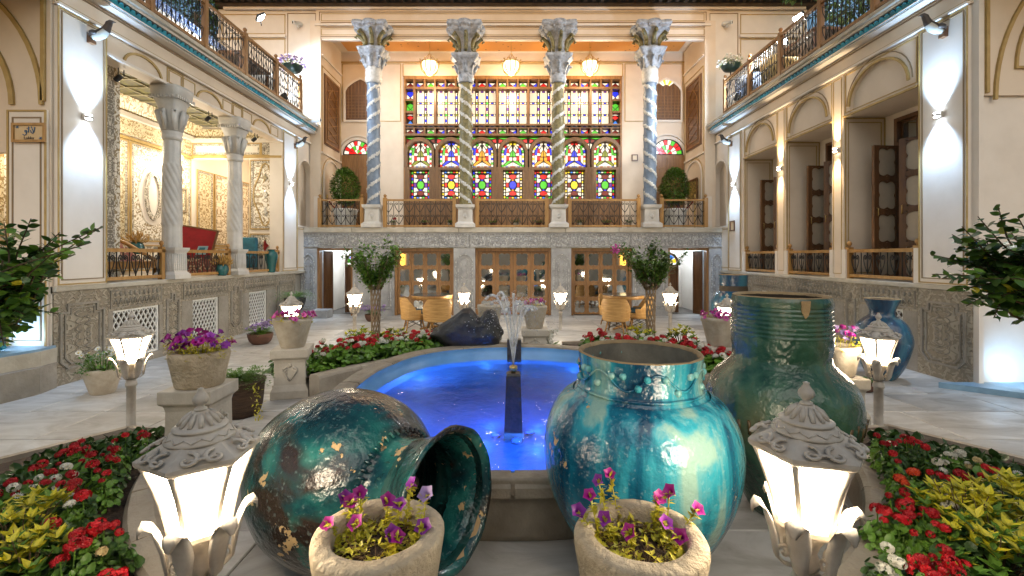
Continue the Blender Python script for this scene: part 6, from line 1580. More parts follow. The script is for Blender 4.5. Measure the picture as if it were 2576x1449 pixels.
def put(o0, i, *a, **k):
    o = o0 if first[i] else copy_tree(o0); first[i] = False; return place(o, *a, **k)
for (x, side, rots) in ((1087, 'left', ((-.36, -.22, -1.2), (.20, -.50, .35), (.08, .52, 3.05))), (1568, 'right', ((-.27, -.46, -.4), (.36, .0, 1.4), (-.15, .5, 3.3)))):
    Yt = 10.35; X0 = P(x, 740, Yt).x
    put(tb0, 0, (X0, Yt, 0), 0, 'round glass topped table before the %s porch doors' % side)
    for (dx, dy, rz), w in zip(rots, ('nearer the left caged tree' if side == 'left' else 'on the fountain side', 'nearer the fountain' if side == 'left' else 'beside the right caged tree', 'behind it by the doors')):
        put(cr0, 1, (X0 + dx, Yt + dy, 0), rz, sc=1.06, label='woven tub chair at the %s table, %s' % (side, w))

# ------------------------------------------------------------ signs
def text_mesh(body, size, parent, loc, rot, mat, name='lettering', ext=.002, font=None, align='CENTER'):
    c = bpy.data.curves.new('text', 'FONT'); c.body = body; c.size = size; c.extrude = ext; c.align_x = align; c.resolution_u = 3
    o = bpy.data.objects.new('tmp', c); COL.objects.link(o); bpy.context.view_layer.update()
    me = bpy.data.meshes.new_from_object(o.evaluated_get(bpy.context.evaluated_depsgraph_get())); bpy.data.objects.remove(o); me.materials.clear(); me.materials.append(mat)
    return link(name, me, parent, loc, rot)
sign_blue = mk('sign_blue', (.05, .13, .25), .6)
p = P(82, 336, 5.7)
sg_ = thing('lobby_sign', (p.x, 5.674, p.z), 'wooden framed lobby sign with Persian script on the left panel', 'sign'); Fz = Fr((0, 0, 0), (1, 0, 0), Z, (0, -1, 0))
q = MB(); q.fbox(Fz, -.205, .205, -.115, .115, 0, .015); q.build('board', mk('sign_tan', (.62, .46, .26), .6, (.54, .38, .2), 5), sg_)
q = MB(); outline(q, Fz, rect(-.195, .195, -.105, .105), .012, .03, .02); q.build('frame', wood_l, sg_)
text_mesh('Lobby', .052, sg_, (0, -.018, -.083), (R(90), 0, 0), black_m)
q = MB()      # Persian word in pen strokes, right to left
q.tube([(.075, -.02, .07), (.068, -.02, .02), (.05, -.02, -.012), (.03, -.02, .0), (.022, -.02, .03)], .005, 5); q.tube([(.03, -.02, .075), (.05, -.02, .03), (.058, -.02, .0)], .005, 5)
q.tube([(.0, -.02, .075), (-.002, -.02, .03), (-.004, -.02, .0)], .005, 5)
q.tube([(-.02, -.02, .02), (-.03, -.02, .0), (-.05, -.02, .01), (-.045, -.02, .03), (-.028, -.02, .03), (-.03, -.02, -.02), (-.055, -.02, -.035), (-.075, -.02, -.02)], .005, 5); q.tube([(-.024, -.02, .048), (-.014, -.02, .058)], .004, 5)
q.build('script', sign_blue, sg_)
for sx, sz in ((-1, 1), (1, -1)):
    q = MB()
    for k in range(6):
        a = k * pi / 3; q.tube([(sx * .145, -.017, sz * .07), (sx * .145 + .022 * cos(a), -.018, sz * .07 + .018 * sin(a))], .004, 4)
    q.build('corner_motif', sign_blue, sg_)
p = P(1851, 568, 11.8)
sg2 = thing('framed_notice', FR.p(11.9, P(1851, 568, 11.85).z, .035), 'small brown framed notice on the far right pilaster', 'sign')
q = MB(); q.box(-.0, .012, -.1, .1, -.11, .11); q.build('paper', MATS['cream_paper'], sg2)
q = MB(); outline(q, Fr((0, 0, 0), (0, 1, 0), Z, (-1, 0, 0)), rect(-.11, .11, -.12, .12), 0, .03, .02); q.build('frame', wood_d, sg2)

# ------------------------------------------------------------ lobby furniture
tk = thing('lounge_bed', (-6.75, 7.35, ZS), 'wooden lounge bed with woven rug behind the first lobby railing', 'lounge')
q = MB(); q.box(-.55, .55, -.75, .75, .18, .3); q.build('platform', wood_l, tk)
kil = ornament('kilim', (.45, .36, .24), (.20, .06, .05), 9, .5, .12, .9, .3, False)
q = MB(); q.fpoly(Fr((0, -.6, 0), (1, 0, 0), Z, (0, 1, 0)), [(-.5, .3), (.3, .3), (-.1, .62), (-.5, .72)], 0, 1.2); q.build('rug', kil, tk)
for s_ in (-1, 1):
    q = MB(); q.tube([(.45, s_ * .7, .3), (-.1, s_ * .7, .62), (-.5, s_ * .7, .75)], .035, 6); q.build('arm_rail', wood_l, tk)
for a in (-1, 1):
    for b in (-1, 1): q = MB(); q.box(a * .48 - .04, a * .48 + .04, b * .68 - .04, b * .68 + .04, 0, .18); q.build('leg', wood_l, tk)
p = P(490, 585, 9.6)
bt = thing('red_booth', (p.x, 9.75, ZS), 'red cloth booth panel with blue diamond between the lobby columns', 'booth')
Fb = Fr((0, 0, 0), V((1, .1, 0)).normalized(), Z, V((.1, -1, 0)).normalized())
q = MB(); q.fpoly(Fb, [(-.45, .05), (.16, .05), (.38, .92), (-.45, 1.06)], 0, .04); q.build('cloth_panel', red_cloth, bt)
q = MB(); q.fpoly(Fb, [(-.06, .42), (.14, .42), (.2, .6), (.0, .6)], .04, .048); q.build('diamond_patch', mk('pale_blue', (.25, .42, .5), .7), bt)
q = MB(); q.fpoly(Fb, [(-.02, .455), (.1, .455), (.145, .57), (.03, .57)], .048, .053); q.build('diamond_centre', blue_cloth, bt)
q = MB(); outline(q, Fb, [(.16, .05), (.38, .92), (-.45, 1.06)], .0, .03, .05, False); q.build('trim', wood_d, bt)
q = MB(); q.tube([Fb.p(-.3, .55, .1), Fb.p(-.02, .0, .3)], .02, 5); q.build('strut', wood_l, bt)
q = MB(); q.box(-.6, .6, -.5, -.1, .0, .35); q.build('bench', kil, bt)
bs_ = thing('blue_armchair', (P(607, 590, 11.0).x, 11.05, ZS), 'blue armchair in the lobby doorway', 'armchair')
q = MB(); q.box(-.22, .22, -.3, .3, .1, .42); q.build('seat', blue_cloth, bs_, bevel=.03); q = MB(); q.box(-.22, .22, .18, .3, .42, .85); q.build('backrest', blue_cloth, bs_, bevel=.03)
# ------------------------------------------------------------ terrace furniture
def terrace_chair(loc, rz, label, mat):
    o = thing('terrace_chair', loc, label, 'chair', 'balcony seats', rz); q = MB(); rings = []
    for i in range(17):
        a = R(10) - R(200) * i / 16; d = V((cos(a), sin(a), 0)); rings.append([d * .33 + V((0, 0, .3)), d * .37 + V((0, 0, .3)), d * .4 + V((0, 0, .78)), d * .35 + V((0, 0, .8))])
    q.loft(rings); q.build('shell', mat, o); q = MB(); q.lathe([(.3, .3), (.34, .34), (.33, .42), (.05, .45)], 24); q.build('seat', mat, o)
    for k in range(4): a = k * pi / 2 + .8; q = MB(); q.tube([(cos(a) * .22, sin(a) * .22, .3), (cos(a) * .3, sin(a) * .3, 0)], .016, 5); q.build('leg', wood_d, o)
white_fab = mk('white_fabric', (.62, .62, .60), .8); blue_fab = mk('slate_fabric', (.10, .13, .20), .8); yel_fab = mk('straw_fabric', (.5, .42, .22), .8)
terrace_chair((P(690, 240, 11.3).x - .35, 11.4, ZB), 1.4, 'white round backed chair behind the left balcony railing', white_fab)
terrace_chair((6.05, 11.5, ZB), -1.4, 'slate blue chair behind the end of the right balcony railing', blue_fab)
terrace_chair((6.1, 10.4, ZB), -1.2, 'straw coloured chair behind the right balcony railing', yel_fab)
def terrace_table(loc, label):
    o = thing('terrace_table', loc, label, 'table'); q = MB(); q.box(-.45, .45, -.6, .6, .62, .68); q.build('top', wood_d, o, bevel=.01)
    for a in (-1, 1):
        for b in (-1, 1): q = MB(); q.box(a * .4 - .03, a * .4 + .03, b * .54 - .03, b * .54 + .03, 0, .62); q.build('leg', wood_d, o)
terrace_table((6.2, 9.3, ZB), 'dark table behind the middle of the right balcony railing'); terrace_table((-6.25, 10.3, ZB), 'dark counter table behind the left balcony railing')
# rope barrier posts in the hall
for (x, lab, dx) in ((823, 'brass rope post at the left end of the hall balcony', 1), (1748, 'brass rope post at the right end of the hall balcony', -1)):
    o = thing('rope_post', (P(x, 500, 13.3).x, 13.3, ZF), lab, 'rope post'); q = MB(); q.lathe([(.13, 0), (.13, .02), (.02, .04), (.018, .9), (.035, .93), (.02, .95), (.03, .985), (.005, 1.02)], 14); q.build('post', brass, o)
    q = MB(); q.tube([(dx * (.02 + .6 * t), .1 * t, .88 - .5 * (1 - (2 * t - 1) ** 2) * .6) for t in [i / 10 for i in range(11)]], .018, 6); q.build('rope', red_cloth, o)

# ------------------------------------------------------------ planting
leaf_g = mk('leaf_green', (.125, .245, .028), .42, (.075, .165, .02), 3, 3, rnd=.25, spec=.4)
leaf_d = mk('leaf_dark', (.05, .115, .018), .45, (.03, .07, .012), 3, 3, rnd=.2)
leaf_y = mk('leaf_yellow', (.62, .52, .02), .42, (.40, .40, .02), 4, 3, rnd=.2)
leaf_l = mk('leaf_lime', (.42, .40, .025), .45, (.62, .52, .03), 4, 3)
bark = mk('bark', (.30, .22, .14), .8, (.18, .125, .075), 9, 5, stretch=(6, 6, 1), bump=.6, bscale=8)
twig = mk('twig', (.09, .06, .03), .8)
pet_r = mk('petal_red', (.55, .006, .012), .5, (.36, .003, .008), 5, rnd=.25)
pet_w = mk('petal_white', (.72, .70, .62), .5, (.58, .56, .46), 6, rnd=.1)
pet_m = mk('petal_magenta', (.42, .008, .24), .5, (.28, .004, .20), 6, rnd=.2)
pet_p = mk('petal_purple', (.30, .03, .36), .5, (.20, .02, .28), 6, rnd=.2)
pet_l = mk('petal_lilac', (.36, .26, .48), .5, (.25, .17, .38), 6, rnd=.2)
pet_k = mk('petal_pink', (.62, .12, .34), .5, (.5, .06, .3), 6, rnd=.2)
pet_o = mk('petal_orange', (.62, .06, .008), .5, (.5, .03, .008), 5)
pet_y = mk('flower_eye', (.6, .42, .03), .6)

def leaf(mb, p, d, up, L, w, m=0, curl=.2):
    d = d.normalized(); s = d.cross(up)
    if s.length < 1e-4: s = d.cross(V((1, 0, 0)))
    s.normalize(); n = s.cross(d).normalized()
    a = p; b = p + d * L * .45; c = p + d * L - n * L * curl
    mb.add([a, b + s * w + n * w * .35 - n * L * curl * .3, c, b - s * w + n * w * .35 - n * L * curl * .3, b - n * L * curl * .3], [(0, 1, 4), (1, 2, 4), (2, 3, 4), (3, 0, 4)], m)
def rdir(r, zmin=-1.):
    while True:
        v = V((r.uniform(-1, 1), r.uniform(-1, 1), r.uniform(-1, 1)))
        if .05 < v.length < 1 and v.z / v.length >= zmin: return v.normalized()
def disc_leaf(mb, p, n, r, m=0, k=7):
    n = n.normalized(); a = n.cross(V((0, 0, 1)));
    if a.length < 1e-3: a = V((1, 0, 0))
    a.normalize(); b = n.cross(a)
    mb.add([p - n * r * .25] + [p + a * cos(2 * pi * i / k) * r * (1 + .12 * (i % 2)) + b * sin(2 * pi * i / k) * r * (1 + .12 * (i % 2)) for i in range(k)], [(0, 1 + i, 1 + (i + 1) % k) for i in range(k)], m)
# geranium building blocks (shared meshes)
def geranium_foliage(seed, n=72, r=.12, h=.2):
    q = MB(); rr = random.Random(seed)
    for k in range(n):
        a = rr.random() * 6.28; t = sqrt(rr.random()); p = V((cos(a) * r * t, sin(a) * r * t, h * (1 - .55 * t * t) * rr.uniform(.35, 1.0)))
        disc_leaf(q, p, V((cos(a) * t * .8, sin(a) * t * .8, 1)) + rdir(rr) * .45, rr.uniform(.016, .03))
    return q
def head_mesh(seed, r, mat, n=30, pr=.0125, name='flower_head'):
    q = MB(); rr = random.Random(seed)
    for k in range(n):
        d = rdir(rr, -.35); p = V((d.x * r, d.y * r, d.z * r * .68)); k_ = 5
        a = d.cross(V((0, 0, 1)));
        if a.length < 1e-3: a = V((1, 0, 0))
        a.normalize(); b = d.cross(a); ph = rr.random() * 6
        for j in range(k_):
            t = ph + 2 * pi * j / k_; e = a * cos(t) + b * sin(t); f = a * -sin(t) + b * cos(t)
            q.add([p, p + e * pr * .8 + f * pr * .55 + d * .003, p + e * pr * 1.5 + d * rr.uniform(-.003, .004), p + e * pr * .8 - f * pr * .55 + d * .003], [(0, 1, 2, 3)])
    return q.mesh(name, mat, False)
FOL = [geranium_foliage(s).mesh('foliage', [leaf_g, leaf_d, leaf_g][s % 3], False) for s in range(5)]
HR = [head_mesh(s, rr_, pet_r) for s, rr_ in ((1, .036), (2, .044), (3, .03))]; HW = [head_mesh(s, rr_, pet_w, 20) for s, rr_ in ((4, .034), (5, .03))]; HO = [head_mesh(6, .036, pet_o)]; HC = [head_mesh(8, .026, mk('petal_cream', (.55, .42, .2), .6), 16)]
STALK = MB().tube([(0, 0, 0), (.004, .003, .5), (0, 0, 1)], [.004, .0035, .003], 5).mesh('stalk', leaf_g)
def daisy_mesh(mat, r=.03):
    q = MB()
    for k in range(14):
        a = 2 * pi * k / 14; e = V((cos(a), sin(a), .15)); f = V((-sin(a), cos(a), 0)); q.add([e * r * .2, e * r * .7 + f * r * .13, e * r, e * r * .7 - f * r * .13], [(0, 1, 2, 3)])
    q.sphere((0, 0, .003), r * .24, 8, 5, 1, (1, 1, .6)); return q.mesh('flower_head', [mat, pet_y], False)
HD = [daisy_mesh(pet_w)]
rp = random.Random(21)
def plant(name, loc, heads, label, cat, group, fol=None, sc=1., rz=None, bare=False):
    o = thing(name, loc, label, cat, group, rp.random() * 6.28 if rz is None else rz)
    link('foliage', fol or rp.choice(FOL), o, (0, 0, 0), (0, 0, rp.random() * 6.28), sc)
    for (dx, dy, z, me, s) in heads:
        link('stalk', STALK, o, (dx * .4, dy * .4, 0), (atan2(-dy * .6, z), atan2(dx * .6, z), 0), (1, 1, z))
        link('flower_head', me, o, (dx, dy, z), (rp.uniform(-.4, .4), rp.uniform(-.4, .4), rp.random() * 6.28), s)
    return o
def bedz(k, x, y):
    d = sqrt((x - RC.x) ** 2 + (y - RC.y) ** 2) - RK - .16
    return max(.05, .25 - .13 * d)
def head_to_ground(x, y, hz):       # picture column/row of a flower head that stands hz above the paving -> ground point
    Y = FPX * (EYE - hz) / (y - HY); return V(((x - CX) * Y / FPX, Y))
def gl(z): return (z[0] * .2966, 1019.3 + z[1] * .2966)
def gr_(z): return (2170 + z[0] * .2965, 1019 + z[1] * .2965)
NLr = [(70, 645), (120, 625), (250, 640), (310, 520), (360, 480), (490, 405), (540, 395), (640, 330), (610, 350), (700, 290), (670, 360), (410, 560), (450, 545), (740, 410), (790, 400), (970, 290), (980, 360), (940, 350), (1070, 240), (1195, 225), (1250, 240), (940, 430), (600, 570), (640, 640), (580, 690), (700, 750), (770, 490), (830, 540), (900, 560), (700, 1040), (660, 1075), (800, 1010), (880, 1010), (970, 1000), (1010, 1060), (690, 1130), (740, 1140), (630, 1160), (435, 985), (900, 1430), (1040, 1400), (980, 1440), (380, 640), (510, 650)]
NLw = [(560, 510), (490, 600), (330, 600), (120, 680), (600, 810), (570, 830)]
NLd = [(270, 685), (490, 715), (600, 740), (320, 795), (150, 755), (30, 865), (470, 690), (190, 880)]
NRr = [(125, 245), (180, 310), (240, 320), (300, 290), (360, 270), (420, 275), (470, 300), (530, 340), (260, 400), (300, 465), (590, 560), (650, 580), (740, 605), (820, 560), (880, 600), (340, 720), (340, 830), (400, 800), (170, 875), (130, 865), (310, 950), (360, 960), (410, 910), (520, 870), (580, 890), (620, 990), (690, 1020), (1065, 520), (1120, 545), (730, 1210), (680, 1200), (500, 1290), (430, 1295), (540, 1370), (760, 1310), (860, 1330), (620, 1430), (800, 1400), (700, 1390)]
NRo = [(430, 555), (400, 550), (320, 610), (360, 640)]
NRw = [(640, 465), (700, 470), (720, 400), (780, 410), (840, 395), (660, 710), (740, 760), (760, 840), (710, 845), (190, 1180), (250, 1290), (150, 1340), (200, 1380), (300, 1320)]
NRd = [(940, 680), (1110, 640), (1170, 600), (1070, 690), (940, 610), (1300, 560), (1185, 730), (1310, 600)]
LAND = {gl: [((70, 640), 'at the left picture edge'), ((450, 430), 'at the back edge by the paving'), ((700, 330), 'on the highest clump by the paving'), ((1000, 300), 'before the lantern post'), ((1220, 230), 'right of the lantern post'), ((430, 600), 'in the middle of the back clump'), ((650, 640), 'in the thick middle clump'), ((850, 530), 'between the clump and the kerb'), ((700, 1080), 'left of the near kerb'), ((960, 1010), 'hanging over the near kerb'), ((980, 1420), 'at the bottom picture edge'), ((430, 985), 'alone among dark leaves'), ((300, 700), 'above the yellow shrub')],
        gr_: [((125, 245), 'at the lantern post foot'), ((220, 310), 'at the near side of the long back clump'), ((450, 290), 'in the long back clump by the paving'), ((290, 430), 'below the long back clump'), ((640, 570), 'left of the central red heads'), ((850, 580), 'in the central row'), ((370, 730), 'in the small clump by the kerb bend'), ((150, 870), 'touching the kerb'), ((360, 930), 'beside the kerb'), ((580, 900), 'left of the yellow shrub'), ((1090, 530), 'dark at the paving edge'), ((740, 1220), 'below the yellow shrub'), ((470, 1300), 'near the bottom by the kerb'), ((740, 1380), 'at the bottom picture edge'), ((700, 430), 'at the back by the paving'), ((700, 780), 'before the yellow shrub'), ((220, 1280), 'by the near end of the kerb'), ((1100, 650), 'right of the central row')]}
def bed_plants(lst, conv, meshes, label0, group, hh, name='geranium', side=''):
    for z in lst:
        label = label0 + (' ' + min(LAND[conv], key=lambda t: (t[0][0] - z[0]) ** 2 + (t[0][1] - z[1]) ** 2)[1] if group else '')
        x, y = conv(z)
        g_ = head_to_ground(x, y, .20 + hh)
        zb = bedz('', g_.x, g_.y); h = hh + .20 - zb
        h = max(.12, h)
        s = rp.uniform(.45, .8)
        plant(name, (g_.x, g_.y, zb - .01), [(rp.uniform(-.01, .01), 0, h, rp.choice(meshes), s)] + ([(rp.uniform(-.06, .06), rp.uniform(-.05, .05), h * .85, rp.choice(meshes), s * .8)] if rp.random() < .35 else []), label, 'flower', group, sc=(.62, .62, h / .22) if (g_ - RC).length < RK + .38 else (.95, .95, h / .22))
bed_plants(NLr, gl, HR, 'red geranium in the left foreground bed', 'red geraniums in the left foreground bed', .26)
bed_plants(NLw, gl, HW, 'white geranium in the left foreground bed', 'white geraniums in the left foreground bed', .25)
bed_plants(NLd, gl, HD, 'white daisy in the left foreground bed', 'white daisies in the left foreground bed', .24, 'daisy_plant')
bed_plants([(850, 1225)], gl, HC, 'faded cream geranium alone beside the left kerb', None, .2)
bed_plants(NRr, gr_, HR, 'red geranium in the right foreground bed', 'red geraniums in the right foreground bed', .26)
bed_plants(NRo, gr_, HO, 'orange geranium in the right foreground bed', 'orange geraniums in the right foreground bed', .25)
bed_plants(NRw, gr_, HW, 'white geranium in the right foreground bed', 'white geraniums in the right foreground bed', .25)
bed_plants(NRd, gr_, HD, 'white daisy in the right foreground bed', 'white daisies in the right foreground bed', .25, 'daisy_plant')
bed_plants([(960, 450)], gr_, HC, 'faded cream geranium at the outer edge of the right bed', None, .24)
# dark ground cover filling the near beds
def cover(name, pts, n, label, mat, seed, hmax=.14, lsz=(.02, .036)):
    q = MB(); rr = random.Random(seed)
    for (cx, cy, rad, h) in pts:
        for k in range(n):
            a = rr.random() * 6.28; t = sqrt(rr.random()); x, y_ = cx + cos(a) * rad * t, cy + sin(a) * rad * t
            if (V((x, y_)) - RC).length < RK + .30: continue
            z = bedz('', x, y_) + h * rr.random() * (1 - .5 * t * t)
            if rr.random() < .5: disc_leaf(q, V((x, y_, z)), rdir(rr, .1), rr.uniform(*lsz))
            else: leaf(q, V((x, y_, z)), rdir(rr, 0.), V((0, 0, 1)), rr.uniform(.04, .07), rr.uniform(.008, .014))
    return tag(q.build(name, mat, None, fix=False), label, cat=None, kind='stuff')
gp = lambda conv, pts, h: [(*head_to_ground(*conv(p), h), r, hh) for (p, r, hh) in pts]
cover('ground_cover', gp(gl, [((120, 760), .3, .2), ((420, 760), .3, .18), ((750, 850), .25, .14), ((500, 1000), .3, .16), ((750, 1250), .28, .16), ((900, 1120), .22, .14), ((400, 1250), .3, .16), ((1000, 1300), .18, .12), ((600, 1440), .25, .16), ((560, 460), .3, .16), ((850, 420), .25, .14), ((1100, 330), .2, .12), ((880, 1430), .2, .1)], .25), 420, 'dark green leaves covering the left foreground bed', leaf_d, 1)
cover('ground_cover', gp(gr_, [((400, 400), .25, .16), ((650, 620), .25, .18), ((500, 760), .22, .14), ((900, 760), .3, .2), ((1200, 720), .35, .22), ((400, 1080), .25, .14), ((620, 1150), .25, .16), ((900, 480), .25, .16), ((300, 1250), .2, .12), ((700, 1400), .3, .2), ((1250, 600), .3, .2), ((250, 650), .15, .08), ((450, 1400), .2, .14)], .25), 420, 'dark green leaves covering the right foreground bed', leaf_d, 2)
# euonymus shrubs, yellow on top and green beneath
def euonymus(name, c, rad, h, n, label, seed, yfrac=.45, nbig=150, L=(.05, .075)):
    o = thing(name, c, label, 'shrub', 'golden shrubs in the beds'); rr = random.Random(seed)
    q = MB()
    for k in range(14):
        a = rr.random() * 6.28; e = V((cos(a) * rad * rr.uniform(.2, .8), sin(a) * rad * rr.uniform(.2, .8), h * rr.uniform(.7, 1.0))); q.tube([(0, 0, 0), e * .5 + V((0, 0, .03)), e], [.006, .004, .002], 4)
    q.build('stem', twig, o)
    LM = {}
    for nm, mt in (('y', leaf_y), ('g', leaf_g), ('l', leaf_l)):
        b = MB(); leaf(b, V((0, 0, 0)), V((0, 0, 1)), V((0, 1, 0)), 1.0, .22, 0, .12); LM[nm] = b.mesh('leaf', mt, False)
    rest = MB(); cnt = 0; tips = []
    for k in range(n):
        a = rr.random() * 6.28; t = sqrt(rr.random()); zt = h * (1 - .6 * t * t); tips.append(V((cos(a) * rad * t, sin(a) * rad * t, zt * rr.uniform(.45, 1.0))))
    for tp in tips:
        top = tp.z / h
        for j in range(6):
            a = j * 2 * pi / 6 + rr.random(); d = V((cos(a), sin(a), rr.uniform(.5, 1.5))); yl = rr.random() < yfrac * (1.6 if top > .6 else .45); L_ = rr.uniform(*L)
            if cnt < nbig and top > .5 and j < 4:
                lf = link('leaf', LM['y' if yl else ('l' if rr.random() < .4 else 'g')], o, tp, (0, 0, 0), L_); lf.rotation_mode = 'QUATERNION'; lf.rotation_quaternion = d.to_track_quat('Z', 'Y'); cnt += 1
            else: leaf(rest, tp, d, V((0, 0, 1)), L_, L_ * .24, 0 if yl else 1, .18)
    tag(rest.build('inner_leaves', [leaf_y, leaf_g], o, fix=False), kind='stuff'); return o
def near_pt(conv, z, hz): g_ = head_to_ground(*conv(z), hz); return (g_.x, g_.y, bedz('', g_.x, g_.y))
euonymus('golden_shrub', near_pt(gl, (150, 1150), .32), .22, .34, 90, 'yellow leaved shrub at the left picture edge', 1)
euonymus('golden_shrub', near_pt(gl, (230, 1440), .30), .16, .28, 60, 'small yellow leaved shrub in the left bottom corner', 2)
euonymus('golden_shrub', near_pt(gr_, (880, 1050), .32), .22, .34, 110, 'bright yellow leaved shrub in the right foreground bed', 3, .7)
euonymus('golden_shrub', near_pt(gr_, (1250, 1050), .34), .26, .38, 120, 'yellow green shrub at the right picture edge', 4, .55)
euonymus('golden_shrub', near_pt(gr_, (1150, 1400), .30), .28, .32, 130, 'mostly green shrub in the right bottom corner', 5, .18)
# far beds
rp2 = random.Random(5)
def in_bed(k, x, y_):
    d = sqrt((x - RC.x) ** 2 + (y_ - RC.y) ** 2); return d > RK + .26
for k, sgn, lr in (('fl', -1, 'left'), ('fr', 1, 'right')):
    cnt = 0; tries = 0
    while cnt < 78 and tries < 4000:
        tries += 1
        a = rp2.uniform(*(beds[k])); d = RK + .26 + 1.45 * rp2.random() ** 1.3; x, y_ = RC.x + d * cos(a), RC.y + d * sin(a)
        if abs(x) > 2.95 or y_ > 8.4: continue
        z = bedz('', x, y_); r_ = rp2.random(); h = rp2.uniform(.2, .32)
        fr_ = (a - beds[k][0]) / (beds[k][1] - beds[k][0]); fr_ = 1 - fr_ if k == 'fr' else fr_
        wh = ('along the kerb' if d < RK + .55 else ('in the middle row' if d < RK + 1.05 else 'in the back row')) + ' of the far %s bed, ' % lr + ('pool end' if fr_ < .3 else ('halfway along' if fr_ < .65 else 'pedestal end'))
        if r_ < .66: nm, me, lab = 'geranium', HR, 'red geranium ' + wh
        else: nm, me, lab = 'geranium', HW, 'white geranium ' + wh
        plant(nm, (x, y_, z), [(0, 0, h, rp2.choice(me), 1.05), (.07, .03, h * .85, rp2.choice(me), .8)], lab, 'flower', ('red' if r_ < .66 else 'white') + ' geraniums in the far %s bed' % lr, sc=(1.4, 1.4, h / .22)); cnt += 1
    q = MB(); rr = random.Random(k)
    for _ in range(2600):
        a = rr.uniform(*beds[k]); d = RK + .22 + 1.6 * rr.random(); x, y_ = RC.x + d * cos(a), RC.y + d * sin(a)
        if abs(x) > 3.0 or y_ > 8.5: continue
        disc_leaf(q, V((x, y_, bedz('', x, y_) + rr.uniform(0, .2))), rdir(rr, .1), rr.uniform(.025, .045))
    tag(q.build('ground_cover', leaf_g, None, fix=False), 'green leaves covering the far %s bed' % lr, kind='stuff')
euonymus('golden_shrub', (-2.55, 7.55, .12), .3, .36, 60, 'yellow green shrub left of the left caged tree trunk', 11, .5, 0, (.06, .09)); euonymus('golden_shrub', (-1.95, 7.5, .12), .32, .36, 60, 'yellow green shrub right of the left caged tree trunk', 12, .5, 0, (.06, .09))
euonymus('golden_shrub', (2.15, 7.7, .12), .32, .36, 60, 'yellow green shrub left of the right caged tree trunk', 13, .5, 0, (.06, .09)); euonymus('golden_shrub', (2.8, 7.6, .12), .3, .36, 60, 'yellow green shrub right of the right caged tree trunk', 14, .5, 0, (.06, .09))

# small trees with braided stems
def braided_tree(loc, label, seed, cw, ztop, pink=False):
    o = thing('crape_myrtle', loc, label, 'tree', 'small trees with braided stems'); rr = random.Random(seed); zt = 1.02
    tr = MB()
    for k in range(9):
        for s_ in (1, -1):
            ph = k * 2 * pi / 9; tr.tube([(.07 * (1 + .25 * (t / 12) ** 2) * cos(ph + s_ * t * .32), .07 * (1 + .25 * (t / 12) ** 2) * sin(ph + s_ * t * .32), zt * t / 12) for t in range(13)], .0095, 5)
    tr.build('trunk', bark, o)
    tips = []
    bq = MB()
    for k in range(34):
        a = rr.random() * 6.28; u_ = rr.random() ** .7; r_ = cw * (.2 + .8 * u_) * rr.uniform(.4, 1.05); z = zt + .06 + (ztop - zt) * u_ * (1.12 - .35 * rr.random()); e = V((cos(a) * r_, sin(a) * r_ * .9, z)); st = V((.1 * cos(a), .1 * sin(a), zt - .05))
        m_ = st.lerp(e, .5) + V((0, 0, .06)); bq.tube([st, m_, e], [.009, .006, .002], 4); tips += [st.lerp(m_, .6), m_, m_.lerp(e, .35), m_.lerp(e, .7), e]
    bq.build('branch', bark, o)
    b = MB(); leaf(b, V((0, 0, 0)), V((0, 0, 1)), V((0, 1, 0)), 1.0, .27, 0, .15); LM = b.mesh('leaf', leaf_g, False); rest = MB(); c = 0
    for tp in tips:
        for j in range(15):
            p_ = tp + V((rr.gauss(0, .04), rr.gauss(0, .04), rr.gauss(0, .045))); d = rdir(rr, -.4); L_ = rr.uniform(.06, .1)
            if c < 0: pass
            leaf(rest, p_, d, V((0, 0, 1)), L_, L_ * .27, 0 if rr.random() < .8 else 1, .15)
    cr = rest.build('crown', [leaf_g, leaf_d], o, fix=False)
    if pink:
        q = MB(); 
        for k in range(40): disc_leaf(q, V((-cw * .95 + rr.gauss(0, .035), -.1 + rr.gauss(0, .03), ztop - .03 + rr.gauss(0, .04))), rdir(rr), .02)
        q.build('blossom', pet_k, o, fix=False)
braided_tree((P(945, 800, 8.0).x, 8.0, .1), 'small tree with braided stem in the far left bed', 3, .66, 1.70); braided_tree((P(1637, 800, 8.0).x, 8.0, .1), 'small tree with braided stem in the far right bed, one pink blossom', 8, .68, 1.70, True)

